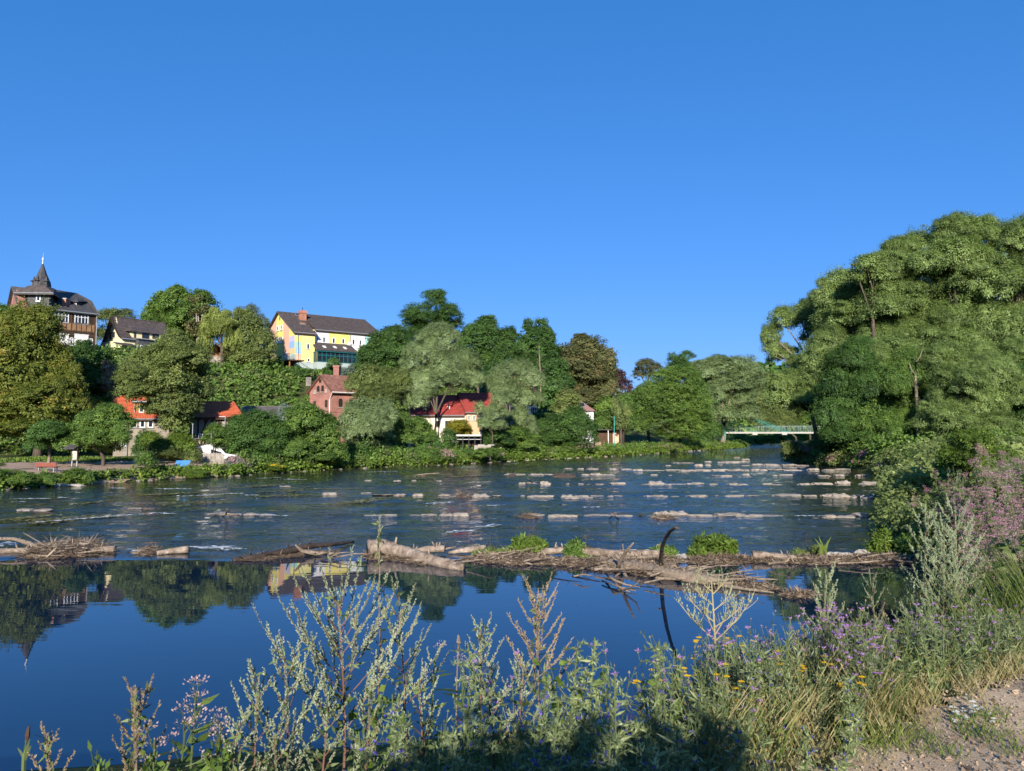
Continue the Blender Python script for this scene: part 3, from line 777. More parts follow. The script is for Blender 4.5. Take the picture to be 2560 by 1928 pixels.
    Wc = Wall(Wf.pt(0, 0, 1.9), Wf.pt(Wf.L, 0, 1.9))
    fl = MB(); Wc.box(fl, u0, u1, zz0 - .2, zz0 - .05, -1.9, .05); bl = fl.build('balcony', M['brown_wood'], T)
    n = int((u1 - u0) / .3)
    for i in range(n):
        a = u0 + (u1 - u0) * i / n
        b = MB(); Wc.box(b, a + .02, a + .26, zz0, zz1, -.03, .02); b.build('board', M['brown_wood'], bl)
    for u in np.linspace(u0 + .1, u1 - .1, 3):
        pm = MB(); Wc.box(pm, u - .08, u + .08, zb - 1.5, zz0 - .2, -.2, -.04); pm.build('post', M['brown_wood'], bl)
    for (x0, y0, x1, y1) in ((1180, 958, 1197, 1018), (1143, 960, 1160, 1030), (1138, 1130, 1158, 1195)):
        window(T, Wg, Wg.rect(*z1(x0, y0), *z1(x1, y1)), frame='brown_wood', nx=1, fw=.08)
    ridge_line('ridge_cap', T, M['dark_tile'], A, tuple(np.array(A) + ln), .13)
build_cream_house()
# ------------------------------------------------------------------ colourful long house
z2 = zp(500, 700, 4.424)
def build_colour_house():
    D0 = 140.0
    c0 = np.array((XofPX(737.5, D0, 18), D0))
    dl = np.array((.814, .581)); dg = np.array((-.581, .814))
    Lf = 18.4; Wd = 15.5
    c1 = c0 + dl * Lf; gL = c0 + dg * Wd
    T = thing('long_house', 'long gabled house painted in pastel yellow, salmon, blue and white blocks', 'house', (c0[0], c0[1], H(*c0)))
    Wg = Wall(gL, c0); Wf = Wall(c0, c1)
    u_step = Wf.uz(*z2(1270, 700))[0]
    Wr = Wall(Wf.pt(0, 0, -1.1), Wf.pt(Lf, 0, -1.1))            # recessed right section
    zE = Wf.uz(*z2(1060, 575))[1]; zE2 = Wr.uz(*z2(1300, 553))[1]
    zL = Wg.uz(*z2(765, 545))[1]
    ua, za = Wg.uz(*z2(880, 362))
    zfl = Wf.uz(*z2(1160, 908))[1]; zb = zfl - 4.5
    zgl = Wg.uz(*z2(800, 862))[1]
    m = MB(); Wg.prism(m, [(0, zb), (Wg.L, zb), (Wg.L, zE), (ua, za), (0, zL)], -.4, 0); m.build('gable_wall', M['y_yellow'], T)
    m = MB(); Wf.box(m, .01, u_step, zb, zE, -6, -.01); Wr.box(m, u_step + .01, Lf, zb, zE2, -6, 0); m.build('wall', M['y_pale'], T)
    def roofz(u):
        return zL + (za - zL) * u / ua if u < ua else za + (zE - za) * (u - ua) / (Wg.L - ua)
    def gcol(px): return min(max(Wg.uz(*z2(px, 700))[0], 0), Wg.L)
    def gpatch(xa, xb, ya, yb, mat):
        u0, u1 = gcol(xa), gcol(xb)
        um = (xa + xb) / 2
        z_lo = zb + 2 if yb is None else Wg.uz(*z2(um, yb))[1]
        if ya is None:
            pts = [(u0, z_lo), (u1, z_lo), (u1, roofz(u1) - .05)] + ([(ua, za - .05)] if u0 < ua < u1 else []) + [(u0, roofz(u0) - .05)]
        else:
            z_hi = Wg.uz(*z2(um, ya))[1]; pts = [(u0, z_lo), (u1, z_lo), (u1, z_hi), (u0, z_hi)]
        q = MB(); Wg.prism(q, pts, 0, .012); q.build('painted_panel', M[mat], T)
    gpatch(762, 841, None, 860, 'y_pink'); gpatch(841, 922, None, 870, 'y_yellow'); gpatch(922, 985, None, 895, 'y_pink')
    gpatch(985, 1046, None, 622, 'y_yellow'); gpatch(985, 1046, 622, 682, 'y_lav'); gpatch(985, 1046, 682, 755, 'y_blue'); gpatch(985, 1046, 755, 820, 'y_peach'); gpatch(985, 1046, 820, 888, 'y_teal')
    def fpatch(w, xa, xb, ya, yb, mat):
        xm, ym = (xa + xb) / 2, (ya + yb) / 2
        u0, u1 = w.uz(*z2(xa, ym))[0], w.uz(*z2(xb, ym))[0]
        lim = zE if w is Wf else zE2
        z1_ = min(w.uz(*z2(xm, ya))[1], lim - .02); z0_ = w.uz(*z2(xm, yb))[1]
        q = MB(); w.box(q, max(u0, .0), min(u1, Lf), z0_, z1_, 0, .012); q.build('painted_panel', M[mat], T)
    fpatch(Wf, 1047, 1118, 590, 615, 'y_lav'); fpatch(Wf, 1047, 1118, 615, 684, 'y_yellow'); fpatch(Wf, 1047, 1118, 684, 746, 'y_teal'); fpatch(Wf, 1047, 1118, 746, 816, 'y_blue'); fpatch(Wf, 1047, 1118, 816, 905, 'y_pink')
    fpatch(Wf, 1118, 1270, 560, 910, 'y_pale')
    fpatch(Wr, 1274, 1425, 573, 720, 'white_render'); fpatch(Wr, 1274, 1425, 553, 573, 'y_red')
    fpatch(Wr, 1425, 1660, 550, 724, 'y_yellow'); fpatch(Wr, 1660, 1822, 570, 783, 'white_render')
    fpatch(Wr, 1822, 2003, 618, 750, 'y_teal'); fpatch(Wr, 1822, 2003, 585, 618, 'y_pale')
    fpatch(Wr, 1715, 1822, 783, 935, 'y_yellow'); fpatch(Wr, 1822, 1860, 825, 915, 'y_pink')
    q = MB(); Wf.box(q, .0, u_step + .1, zb, zfl, .012, .1); q2 = Wg; Wg.box(q, gcol(985), Wg.L + .1, zb, zgl - .55, 0.012, .1); q.build('plinth', M['y_base'], T)
    B = .012
    for (x0, y0, x1, y1) in ((1178, 703, 1213, 770), (1183, 866, 1216, 908)):
        window(T, Wf, Wf.rect(*z2(x0, y0), *z2(x1, y1)), nx=1, fw=.14, base=B)
    for (x0, y0, x1, y1) in ((1287, 625, 1310, 690), (1355, 630, 1387, 695), (1460, 640, 1494, 705), (1567, 648, 1600, 710), (1680, 655, 1712, 717), (1757, 663, 1787, 725), (1850, 672, 1884, 730), (1925, 678, 1952, 735), (1758, 818, 1792, 878)):
        window(T, Wr, Wr.rect(*z2(x0, y0), *z2(x1, y1)), nx=1, fw=.13, base=B)
    for (x0, y0, x1, y1) in ((850, 505, 872, 570), (893, 495, 914, 558), (850, 637, 872, 708), (893, 628, 914, 698), (792, 650, 813, 720), (942, 800, 960, 855)):
        window(T, Wg, Wg.rect(*z2(x0, y0), *z2(x1, y1)), nx=1, fw=.3, base=B)
    u, z = Wg.uz(*z2(884, 424))
    m = MB(); Wg.prism(m, [(u + .45 * math.cos(t), z + .45 * math.sin(t)) for t in np.linspace(0, 2 * math.pi, 9)[:-1]], B, B + .04); m.build('attic_vent', M['zinc'], T)
    u0, u1, zz0, zz1 = Wg.rect(*z2(990, 835), *z2(1004, 890)); m = MB(); Wg.box(m, u0, u1, zz0, zz1, B, .06); m.build('door', M['white_frame'], T)
    ov = .5
    A = np.array(Wg.pt(ua, za + .15, ov)); off = np.append(dl, 0)
    Lr = Lf + .9
    B_ = A + off * Lr
    Lf_e = np.array(Wg.pt(-.5, zL - .1, ov)); 
    e0 = np.array(Wg.pt(Wg.L + .5, zE - .15, ov))
    sstep_u = u_step + .3 + ov
    e1 = e0 + off * sstep_u
    A1 = A + off * sstep_u
    tiled_roof('roof', T, M['dark_tile'], A, A1, e0, e1, rows=16, cols=24, depth=.06)
    e2 = np.array(Wr.pt(u_step + .3, zE2 - .05, .5)); e3 = np.array(Wr.pt(Lf + .4, zE2 - .05, .5))
    tiled_roof('roof', T, M['dark_tile'], A1, B_, e2, e3, rows=16, cols=46, depth=.06)
    m = MB(); m.slab([tuple(A), tuple(B_), tuple(Lf_e + off * Lr), tuple(Lf_e)], (0, 0, -.2)); m.build('rear_roof', M['dark_tile'], T)
    m = MB(); m.slab([tuple(A1 - (0,0,.06)), tuple(B_ - (0,0,.06)), tuple(e3 - (0,0,.06)), tuple(e2 - (0,0,.06))], (0, 0, -.16)); m.slab([tuple(A - (0,0,.06)), tuple(A1 - (0,0,.06)), tuple(e1 - (0,0,.06)), tuple(e0 - (0,0,.06))], (0, 0, -.16)); m.build('roof_boarding', M['brown_wood'], T)
    m = MB(); m.tube([tuple(Lf_e), tuple(A), tuple(e0)], .1, 4); m.build('verge_board', M['slate_wall'], T)
    ridge_line('ridge_cap', T, M['dark_tile'], tuple(A), tuple(B_), .14)
    m = MB(); m.tube([tuple(e0), tuple(e1)], .09, 6); m.tube([tuple(e2), tuple(e3)], .09, 6); m.build('gutter', M['zinc'], T)
    m = MB(); zs = Wf.uz(*z2(1070, 890))[1]
    pe = Wf.uz(*z2(1200, 975))
    m.tube([Wf.pt(.42, zE - .3, .2), Wf.pt(.42, zs, .2), Wf.pt(pe[0], pe[1], .2)], .07, 6)
    um = Wr.uz(*z2(1660, 600))[0]; m.tube([Wr.pt(um, zE2 - .2, .15), Wr.pt(um, zE2 - 3.4, .15)], .06, 6)
    m.build('downpipe', M['zinc'], T)
    nrm = Vector(A1 - A).cross(Vector(e0 - A)).normalized(); nrm = nrm if nrm.z > 0 else -nrm
    ex = Vector(off); ey = nrm.cross(ex)
    def on_roof(px, py):
        r = Vector(ray(px, py)); c = Vector(EYE); t = (Vector(A) - c).dot(nrm) / r.dot(nrm); return c + r * t
    for (x, y, c) in ((1080, 392, 'glass'), (1133, 490, 'orange_wood'), (1270, 497, 'glass'), (1397, 508, 'glass'), (1517, 520, 'glass'), (1663, 535, 'glass'), (1767, 545, 'glass'), (1895, 552, 'glass')):
        a = on_roof(*z2(x, y)) + nrm * .1; k, h = .5, .42
        f = MB(); f.slab([a + ex*k + ey*h + nrm*.08, a - ex*k + ey*h + nrm*.08, a - ex*k - ey*h + nrm*.08, a + ex*k - ey*h + nrm*.08], nrm * -.2)
        sk = f.build('skylight', M['zinc'], T); k *= .8; h *= .8
        f = MB(); f.slab([a + ex*k + ey*h + nrm*.1, a - ex*k + ey*h + nrm*.1, a - ex*k - ey*h + nrm*.1, a + ex*k - ey*h + nrm*.1], nrm * -.015); f.build('pane', M[c], sk)
    cb = on_roof(*z2(1150, 460)); ct = P(*z2(1150, 345), cb.y + 1)[2]
    c = MB(); w_ = .62
    def rb(mb, ctr, a, b, z0, z1):
        c_ = Vector(ctr); mb.hexa([tuple(c_ + ex*sx*a + Vector((dg[0], dg[1], 0))*sy*b + Vector((0,0,z))) for z in (z0 - c_.z, z1 - c_.z) for sx, sy in ((-1,-1),(1,-1),(1,1),(-1,1))])
    ctr = cb + Vector((dg[0], dg[1], 0)) * .9
    rb(c, ctr, w_, .55, cb.z - 1.5, ct - .55); ch = c.build('chimney', M['brick_orange'], T)
    c = MB(); rb(c, ctr, w_ + .1, .65, ct - .55, ct); c.build('chimney_head', M['brick_orange'], ch)
    c = MB(); c.tube([tuple(ctr + Vector((0,0,ct - ctr.z))), tuple(ctr + Vector((0,0,ct - ctr.z + .75)))], .06, 6); c.build('chimney_pipe', M['black_metal'], ch)
    Wc = Wall(Wf.pt(0, 0, 2.3), Wf.pt(Lf, 0, 2.3))
    u0, u1, cz0, cz1 = Wc.rect(*z2(1302, 790), *z2(1728, 918))
    cz1 = Wc.uz(*z2(1310, 787))[1]
    m = MB(); Wc.box(m, u0 - .15, u1, zb - 1.5, cz0, -2.2 - 1.1, 0); bs = m.build('conservatory_base', M['y_base'], T)
    for (x0, y0, x1, y1) in ((1398, 945, 1422, 985), (1535, 955, 1557, 995), (1648, 958, 1678, 1000)):
        window(bs, Wc, Wc.rect(*z2(x0, y0), *z2(x1, y1)), nx=1, fw=.12)
    m = MB(); Wc.box(m, u0, u1, cz0, cz1, -3.2, -.06); cv = m.build('conservatory', M['glass'], T)
    m = MB()
    nb = 9
    for i in range(nb + 1):
        u = u0 + (u1 - u0) * i / nb; Wc.box(m, u - .06, u + .06, cz0, cz1, -.06, .03)
    for z in (cz0 + .08, cz1 - .08, cz1 - .75): Wc.box(m, u0, u1, z - .07, z + .07, -.05, .045)
    Ws = Wall(Wf.pt(u0 - .02, 0, -.9), Wc.pt(u0 - .02, 0, 0))
    for i in range(3): Ws.box(m, Ws.L * i / 2 - .05, Ws.L * i / 2 + .05, cz0, cz1, 0, .06)
    Ws.box(m, 0, Ws.L, cz1 - .1, cz1 + .05, 0, .07)
    m.build('conservatory_frame', M['teal_paint'], cv)
    ctop = Wr.uz(*z2(1450, 702))[1]
    ra = np.array(Wr.pt(u0 - .1, ctop, .03)); rb_ = np.array(Wr.pt(u1 + .1, ctop, .03)); ea = np.array(Wc.pt(u0 - .35, cz1 + .1, .35)); eb = np.array(Wc.pt(u1 + .35, cz1 + .1, .35))
    tiled_roof('conservatory_roof', T, M['dark_tile'], ra, rb_, ea, eb, rows=8, cols=34, depth=.05)
    m = MB(); m.slab([tuple(ra-(0,0,.05)), tuple(rb_-(0,0,.05)), tuple(eb-(0,0,.05)), tuple(ea-(0,0,.05))], (0, 0, -.12)); m.build('roof_boarding', M['teal_paint'], T)
    n2_ = Vector(rb_ - ra).cross(Vector(ea - ra)).normalized(); n2_ = n2_ if n2_.z > 0 else -n2_
    ey2 = n2_.cross(ex)
    for (x, y) in ((1375, 742), (1492, 748), (1602, 756)):
        r = Vector(ray(*z2(x, y))); c = Vector(EYE); t = (Vector(ra) - c).dot(n2_) / r.dot(n2_); a = c + r * t + n2_ * .1; k, h = .3, .5
        f = MB(); f.slab([a + ex*k + ey2*h, a - ex*k + ey2*h, a - ex*k - ey2*h, a + ex*k - ey2*h], n2_ * -.15); f.build('skylight', M['white_frame'], T)
    u0, u1, zz0, zz1 = Wr.rect(*z2(1625, 690), *z2(1655, 735)); m = MB(); Wr.box(m, u0, u1, zz0, zz1, .03, .5); m.build('air_conditioner', M['white_frame'], T)
    Wp = Wall(Wg.pt(0, 0, 3.0), Wg.pt(Wg.L, 0, 3.0))
    u0 = Wp.uz(*z2(742, 900))[0]; u1 = Wp.uz(*z2(984, 905))[0]; zf = Wp.uz(*z2(860, 908))[1]; zr = Wp.uz(*z2(820, 860))[1]
    m = MB(); Wp.box(m, u0, u1, zf - .2, zf, -2.9, 0); tr = m.build('terrace', M['brown_wood'], T)
    um = Wp.uz(*z2(895, 880))[0]
    m = MB(); Wp.box(m, u0, um, zf + .05, zr, -.08, -.03); m.build('terrace_screen', M['black_metal'], tr)
    for i, u in enumerate(np.linspace(um + .3, u1, 6)):
        m = MB(); Wp.box(m, u - .03, u + .03, zf, zr + .1, -.08, -.02); m.build('rail_post', M['steel'], tr)
    m = MB(); Wp.box(m, um, u1, zr + .1, zr + .16, -.09, -.01); m.build('handrail', M['steel'], tr)
    for u in (u0 + .5, (u0 + u1) / 2 + .3, u1 - .6):
        m = MB(); Wp.box(m, u - .1, u + .1, zf - 4, zf - .2, -.4, -.2); m.build('post', M['orange_wood'], tr)
build_colour_house()
def build_hut():
    D0 = 131.0
    a = (XofPX(521, D0 + .8, 18), D0 + .8); b = (XofPX(542, D0, 18), D0); c = (XofPX(568, D0 + .9, 18), D0 + .9)
    W1, W2 = Wall(a, b), Wall(b, c)
    zt = W2.uz(*z2(240, 722))[1]; zb = W2.uz(*z2(240, 850))[1]
    T = thing('garden_hut', 'small orange timber hut under the weeping willow on the hill', 'hut', (b[0], b[1], zb))
    m = MB(); W1.box(m, 0, W1.L, zb, zt, -.2, 0); n = MB()
    k = int(W1.L / .25)
    for i in range(k):
        q = MB(); W1.box(q, W1.L*i/k + .01, W1.L*(i+1)/k - .01, zb, zt, -.03, .02); q.build('board', M['orange_wood'], T)
    u0, u1, zz0, zz1 = W2.rect(*z2(192, 730), *z2(282, 808))
    m = MB(); W2.box(m, 0.02, W2.L, zb, zz0, -3.0, -.01); W2.box(m, 0.02, u0, zz0, zt, -3.0, -.01); W2.box(m, u1, W2.L, zz0, zt, -3.0, -.01); W2.box(m, u0, u1, zz0, zz1, -3, -1.2); m.build('wall', M['panel_wood'], T)
    m = MB(); W2.box(m, -.3, W2.L + .3, zt, zt + .18, -3.3, .4); m.build('roof', M['slate'], T)
    m = MB(); W2.box(m, -1.2, W2.L + 6, zb - 2.4, zb - .01, -3, 1.2); tag(m.build('terrace_wall', M['stone'], None), 'low pale stone wall under the orange hut', 'wall')
build_hut()
# ------------------------------------------------------------------ houses by the river
z3 = zp(0, 900, 4.424)
z4 = zp(500, 900, 4.424)
z5 = zp(1000, 700, 3.702)
z6 = zp(1400, 800, 3.687)
def roof_on(W, zE, zR, ul, ur, half, ov, T, mat, rows=12, cols=30, name='roof', back=True, zEb=None):
    """roof over a wall: eave in front of it, ridge half deep behind"""
    e0 = W.pt(ul - ov, zE, ov); e1 = W.pt(ur + ov, zE, ov); r0 = W.pt(ul - ov, zR, -half); r1 = W.pt(ur + ov, zR, -half)
    o = tiled_roof(name, T, mat, r0, r1, e0, e1, rows=rows, cols=cols)
    b0 = W.pt(ul - ov, zE if zEb is None else zEb, -2 * half - ov); b1 = W.pt(ur + ov, zE if zEb is None else zEb, -2 * half - ov)
    m = MB(); d = (0, 0, -.05)
    lo = lambda p: (p[0], p[1], p[2] - .05)
    m.slab([lo(r0), lo(r1), lo(e1), lo(e0)], (0, 0, -.14)); m.build('roof_boarding', M['brown_wood'], T)
    if back:
        m = MB(); m.slab([r0, r1, b1, b0], (0, 0, -.15)); m.build('rear_roof', mat, T)
    ridge_line('ridge_cap', T, mat, r0, r1, .11)
    g = MB(); g.tube([e0, e1], .07, 6); g.build('gutter', M['zinc'], T)
    return r0, r1, e0, e1
def build_red_house():
    D0 = 83.0
    a = (XofPX(283, D0, 3), D0); b = (XofPX(432, D0 + 2.5, 3), D0 + 2.5)
    W = Wall(a, b); zb = .6
    T = thing('red_roofed_house', 'grey rendered house with a bright red tiled roof and orange timber dormer', 'house', (a[0], a[1], H(*a)))
    zE = W.uz(*z3(1600, 655))[1]; zR0 = None
    half = 3.6
    zR = P(*z3(1300, 407), D0 + half + .8)[2]
    m = MB(); W.box(m, 0, W.L, zb, zE, -2 * half, 0); m.build('wall', M['grey_render'], T)
    m = MB(); Wg = Wall(W.pt(0, 0, -2 * half), W.pt(0, 0, 0)); Wg.prism(m, [(0, zE), (Wg.L, zE), (Wg.L / 2, zR - .15)], -.3, 0); m.build('gable_wall', M['peach'], T)
    r0, r1, e0, e1 = roof_on(W, zE, zR, 0, W.L, half, .4, T, M['red_tile'], rows=14, cols=38)
    Wd = Wall(W.pt(0, 0, -.75), W.pt(W.L, 0, -.75))
    u0, u1, z0, z1_ = Wd.rect(*z3(1480, 475), *z3(1762, 605))
    z1_ = Wd.uz(*z3(1600, 470))[1]
    m = MB(); Wd.box(m, u0, u1, z0 - .1, z1_, -3.4, -.03); dm = m.build('dormer', M['orange_wood'], T)
    k = 12
    for i in range(k):
        q = MB(); Wd.box(q, u0 + (u1-u0)*i/k + .01, u0 + (u1-u0)*(i+1)/k - .01, z0, z1_, -.03, .0); q.build('board', M['orange_wood'], dm)
    for x0, x1, y0, y1 in ((1537, 1595, 498, 583), (1650, 1700, 508, 583)):
        window(dm, Wd, Wd.rect(*z3(x0, y0), *z3(x1, y1)), nx=1, fw=.1, ny=0)
    m = MB(); m.slab([Wd.pt(u0 - .25, z1_ + .02, .35), Wd.pt(u1 + .2, z1_ + .02, .35), Wd.pt(u1 + .2, z1_ + .25, -3.4), Wd.pt(u0 - .25, z1_ + .25, -3.4)], (0, 0, .12)); m.build('dormer_roof', M['zinc'], dm)
    m = MB(); m.tube([Wd.pt(u0 + .1, z1_, .3), Wd.pt(u0 + .1, z1_ - .3, .12), Wd.pt(u0 + .1, z0 - .1, .12)], .05, 6); m.build('downpipe', M['zinc'], dm)
    for x0, x1, y0, y1 in ((1350, 1392, 668, 752), (1457, 1520, 665, 750), (1545, 1607, 668, 750), (1633, 1697, 668, 750)):
        window(T, W, W.rect(*z3(x0, y0), *z3(x1, y1)), nx=1, fw=.12)
    for x0, x1, y0, y1 in ((1340, 1396, 845, 955), (1490, 1530, 858, 935)):
        window(T, W, W.rect(*z3(x0, y0), *z3(x1, y1)), nx=2, fw=.09, ny=1)
    m = MB(); u = W.uz(*z3(1407, 900))[0]; m.tube([W.pt(u, zE - .1, .12), W.pt(u, zb, .12)], .05, 6); m.build('downpipe', M['zinc'], T)
build_red_house()
def build_shed():
    D0 = 92.0
    a = (XofPX(190, D0, 3), D0); b = (XofPX(225, D0 + 1, 3), D0 + 1)
    W = Wall(a, b)
    zt = W.uz(*z3(880, 350))[1]; ze = W.uz(*z3(990, 525))[1]
    T = thing('slate_shed', 'dark slate shed with a white roof edge behind the chestnut', 'shed', (a[0], a[1], H(*a)))
    m = MB(); W.prism(m, [(0, .5), (W.L, .5), (W.L, ze), (W.L * .12, zt), (0, zt - .5)], -4, 0); m.build('wall', M['slate_wall'], T)
    m = MB(); m.slab([W.pt(W.L * .12, zt + .05, .3), W.pt(W.L + .2, ze - .1, .3), W.pt(W.L + .2, ze - .1, -4), W.pt(W.L * .12, zt + .05, -4)], (0, 0, -.15)); m.build('roof', M['slate'], T)
    m = MB(); m.tube([W.pt(W.L * .12, zt + .05, .34), W.pt(W.L + .2, ze - .1, .34)], .08, 4); m.build('verge_board', M['white_frame'], T)
build_shed()
def build_barn():
    D0 = 79.0
    a = (XofPX(474, D0, 3), D0); b = (XofPX(600, D0 + 1.2, 3), D0 + 1.2)
    W = Wall(a, b); zb = .8
    T = thing('timbered_barn', 'brown half-timbered barn under a rusty orange tiled roof', 'barn', (a[0], a[1], H(*a)))
    zE = W.uz(*z4(150, 642))[1]; half = 3.2; zR = P(*z4(200, 466), D0 + half + .5)[2]
    m = MB(); W.box(m, 0, W.L, zb, zE, -2 * half, 0); m.build('wall', M['grey_render'], T)
    t = MB()
    for u in np.linspace(.1, W.L - .1, 8): W.box(t, u - .08, u + .08, zb, zE - .12, 0, .04)
    for z in (zE - .1, (zE * .62 + zb * .38), zE * .3 + zb * .7): W.box(t, 0, W.L, z - .08, z + .08, .0, .055)
    for i in range(3):
        u = W.L * (.2 + .28 * i); z0, z1_ = zE * .62 + zb * .38, zE - .15
        W.prism(t, [(u, z0), (u + .14, z0), (u + .84, z1_), (u + .7, z1_)], 0, .048)
    t.build('timber_frame', M['dark_wood'], T)
    window(T, W, W.rect(*z4(-20, 815), *z4(30, 868)), nx=2)
    half_r = XofPX(584, D0 + half + .8, 5)
    e0 = W.pt(-1.0, zE, .5); e1 = W.pt(W.L + .5, zE, .5)
    r0 = W.pt(-.6, zR, -half); r1 = W.uz(*z4(380, 466)); r1 = W.pt(W.L - 1.1, zR, -half)
    tiled_roof('roof', T, M['red_tile'], r0, r1, e0, e1, rows=14, cols=34)
    lo = lambda p: (p[0], p[1], p[2] - .06)
    m = MB(); m.slab([lo(r0), lo(r1), lo(e1), lo(e0)], (0, 0, -.12)); m.build('roof_boarding', M['brown_wood'], T)
    bk = MB(); bk.slab([r1, e1, W.pt(W.L + .5, zE, -2 * half)], (0, 0, -.12)); bk.slab([r0, r1, W.pt(W.L + .5, zE, -2*half), W.pt(-1, zE, -2*half)], (0, 0, -.12)); bk.build('rear_roof', M['red_tile'], T)
    ridge_line('ridge_cap', T, M['red_tile'], r0, r1, .11)
build_barn()
def build_grey_barn():
    D0 = 93.0
    a = (XofPX(604, D0, 3), D0); b = (XofPX(742, D0 + 1.5, 3), D0 + 1.5)
    W = Wall(a, b); T = thing('grey_roofed_barn', 'low building with a long grey tiled roof behind the round bush', 'barn', (a[0], a[1], H(*a)))
    zE = W.uz(*z4(750, 665))[1]; half = 3.5; zR = P(*z4(700, 518), D0 + half + .5)[2]
    m = MB(); W.box(m, 0, W.L, .5, zE, -2 * half, 0); m.build('wall', M['grey_render'], T)
    m = MB(); Wg = Wall(W.pt(0, 0, -2 * half), W.pt(0, 0, 0)); Wg.prism(m, [(0, zE), (Wg.L, zE), (Wg.L / 2, zR - .15)], -.3, 0); m.build('gable_wall', M['grey_render'], T)
    r0, r1, e0, e1 = roof_on(W, zE, zR, 0, W.L, half, .4, T, M['grey_tile'], rows=13, cols=40)
    n = (Vector(r1) - Vector(r0)).cross(Vector(e0) - Vector(r0)).normalized(); n = n if n.z > 0 else -n; ex = (Vector(r1) - Vector(r0)).normalized(); ey = n.cross(ex)
    r = Vector(ray(*z4(598, 580))); c = Vector(EYE); t = (Vector(r0) - c).dot(n) / r.dot(n); a_ = c + r * t + n * .1
    f = MB(); f.slab([a_ + ex*.4 + ey*.5 + n*.05, a_ - ex*.4 + ey*.5 + n*.05, a_ - ex*.4 - ey*.5 + n*.05, a_ + ex*.4 - ey*.5 + n*.05], n * -.2); sk = f.build('skylight', M['zinc'], T)
    f = MB(); f.slab([a_ + ex*.3 + ey*.38 + n*.07, a_ - ex*.3 + ey*.38 + n*.07, a_ - ex*.3 - ey*.38 + n*.07, a_ + ex*.3 - ey*.38 + n*.07], n * -.015); f.build('pane', M['glass'], sk)
build_grey_barn()
def build_brick_house():
    D0 = 104.0
    c0 = np.array((XofPX(828.5, D0, 8), D0))
    gL = np.array((XofPX(774, D0 + 2.6, 8), D0 + 2.6)); fR = np.array((XofPX(905, D0 + 3.2, 8), D0 + 3.2))
    Wg, Wf = Wall(gL, c0), Wall(c0, fR)
    T = thing('brick_house', 'red brick house with arched gable windows below the long pastel house', 'house', (c0[0], c0[1], H(*c0)))
    zb = .8
    zE = Wf.uz(*z4(1500, 352))[1]; ua, za = Wg.uz(*z4(1322, 180)); zl = zE
    ua = Wg.L * .53
    m = MB(); Wg.prism(m, [(0, zb), (Wg.L, zb), (Wg.L, zE), (ua, za), (0, zE)], -.35, 0); m.build('gable_wall', M['brick'], T)
    m = MB(); Wf.box(m, .01, Wf.L, zb, zE, -6, -.01); m.build('wall', M['brick'], T)
    m = MB()
    for y in (525, 572, 705): 
        z = Wf.uz(*z4(1500, y))[1]; Wf.box(m, .0, Wf.L, z - .07, z + .07, -.01, .06)
    Wf.box(m, 0, Wf.L, zE - .35, zE - .12, -.01, .09)
    m.build('brick_course', M['brick'], T)
    for (x0, y0, x1, y1) in ((1533, 438, 1573, 522), (1533, 622, 1570, 708), (1650, 438, 1690, 522)):
        window(T, Wf, Wf.rect(*z4(x0, y0 + 8), *z4(x1, y1)), frame='dark_wood' if y0 > 600 else 'dark_wood', nx=2, ny=1, fw=.09, arch=True)
    for (x0, y0, x1, y1) in ((1297, 302, 1322, 355), (1345, 297, 1370, 352)):
        window(T, Wg, Wg.rect(*z4(x0, y0), *z4(x1, y1)), frame='dark_wood', nx=2, fw=.08, arch=True)
    for (x0, y0, x1, y1) in ((1262, 342, 1278, 370), (1388, 330, 1403, 357)):
        window(T, Wg, Wg.rect(*z4(x0, y0), *z4(x1, y1)), frame='concrete', nx=1, fw=.08, arch=True)
    for (x0, y0, x1, y1) in ((1258, 455, 1282, 525), (1385, 443, 1411, 530)):
        window(T, Wg, Wg.rect(*z4(x0, y0), *z4(x1, y1)), frame='brown_wood', nx=2, ny=1, fw=.08, arch=False)
    u, z = Wg.uz(*z4(1330, 232)); m = MB(); Wg.prism(m, [(u + .3 * math.cos(t), z + .3 * math.sin(t)) for t in np.linspace(0, 2*math.pi, 9)[:-1]], 0, .03); m.build('attic_vent', M['dark_wood'], T)
    off = np.append(Wf.d, 0) * (Wf.L + .4)
    A = np.array(Wg.pt(ua, za + .15, .35)); e0 = np.array(Wg.pt(Wg.L + .45, zE - .1, .35)); b0 = np.array(Wg.pt(-.5, zE - .1, .35))
    tiled_roof('roof', T, M['old_red_tile'], A, A + off, e0, e0 + off, rows=13, cols=22)
    m = MB(); m.slab([tuple(A), tuple(b0), tuple(b0 + off), tuple(A + off)], (0, 0, -.18)); m.build('rear_roof', M['old_red_tile'], T)
    m = MB(); m.slab([tuple(A-(0,0,.06)), tuple(A+off-(0,0,.06)), tuple(e0+off-(0,0,.06)), tuple(e0-(0,0,.06))], (0, 0, -.12)); m.build('roof_boarding', M['brown_wood'], T)
    m = MB(); m.tube([tuple(b0), tuple(A), tuple(e0)], .09, 4); m.build('verge_board', M['brown_wood'], T)
    ridge_line('ridge_cap', T, M['old_red_tile'], tuple(A), tuple(A + off), .1)
    m = MB(); m.tube([tuple(e0 + off), tuple(e0), Wg.pt(Wg.L - .25, zE - 1.2, .12), Wg.pt(Wg.L - .25, zb, .12)], .08, 6); m.build('downpipe', M['white_frame'], T)
    cg = A + off * .62
    g0 = Wf.pt(Wf.L * .66, zE + .6, .3); g1 = Wf.pt(Wf.L * 1.35, zE + .6, .3); gt = Wf.pt(Wf.L * 1.0, za - .1, .3)
    m = MB(); bk = np.append(-Wf.n, 0) * 5
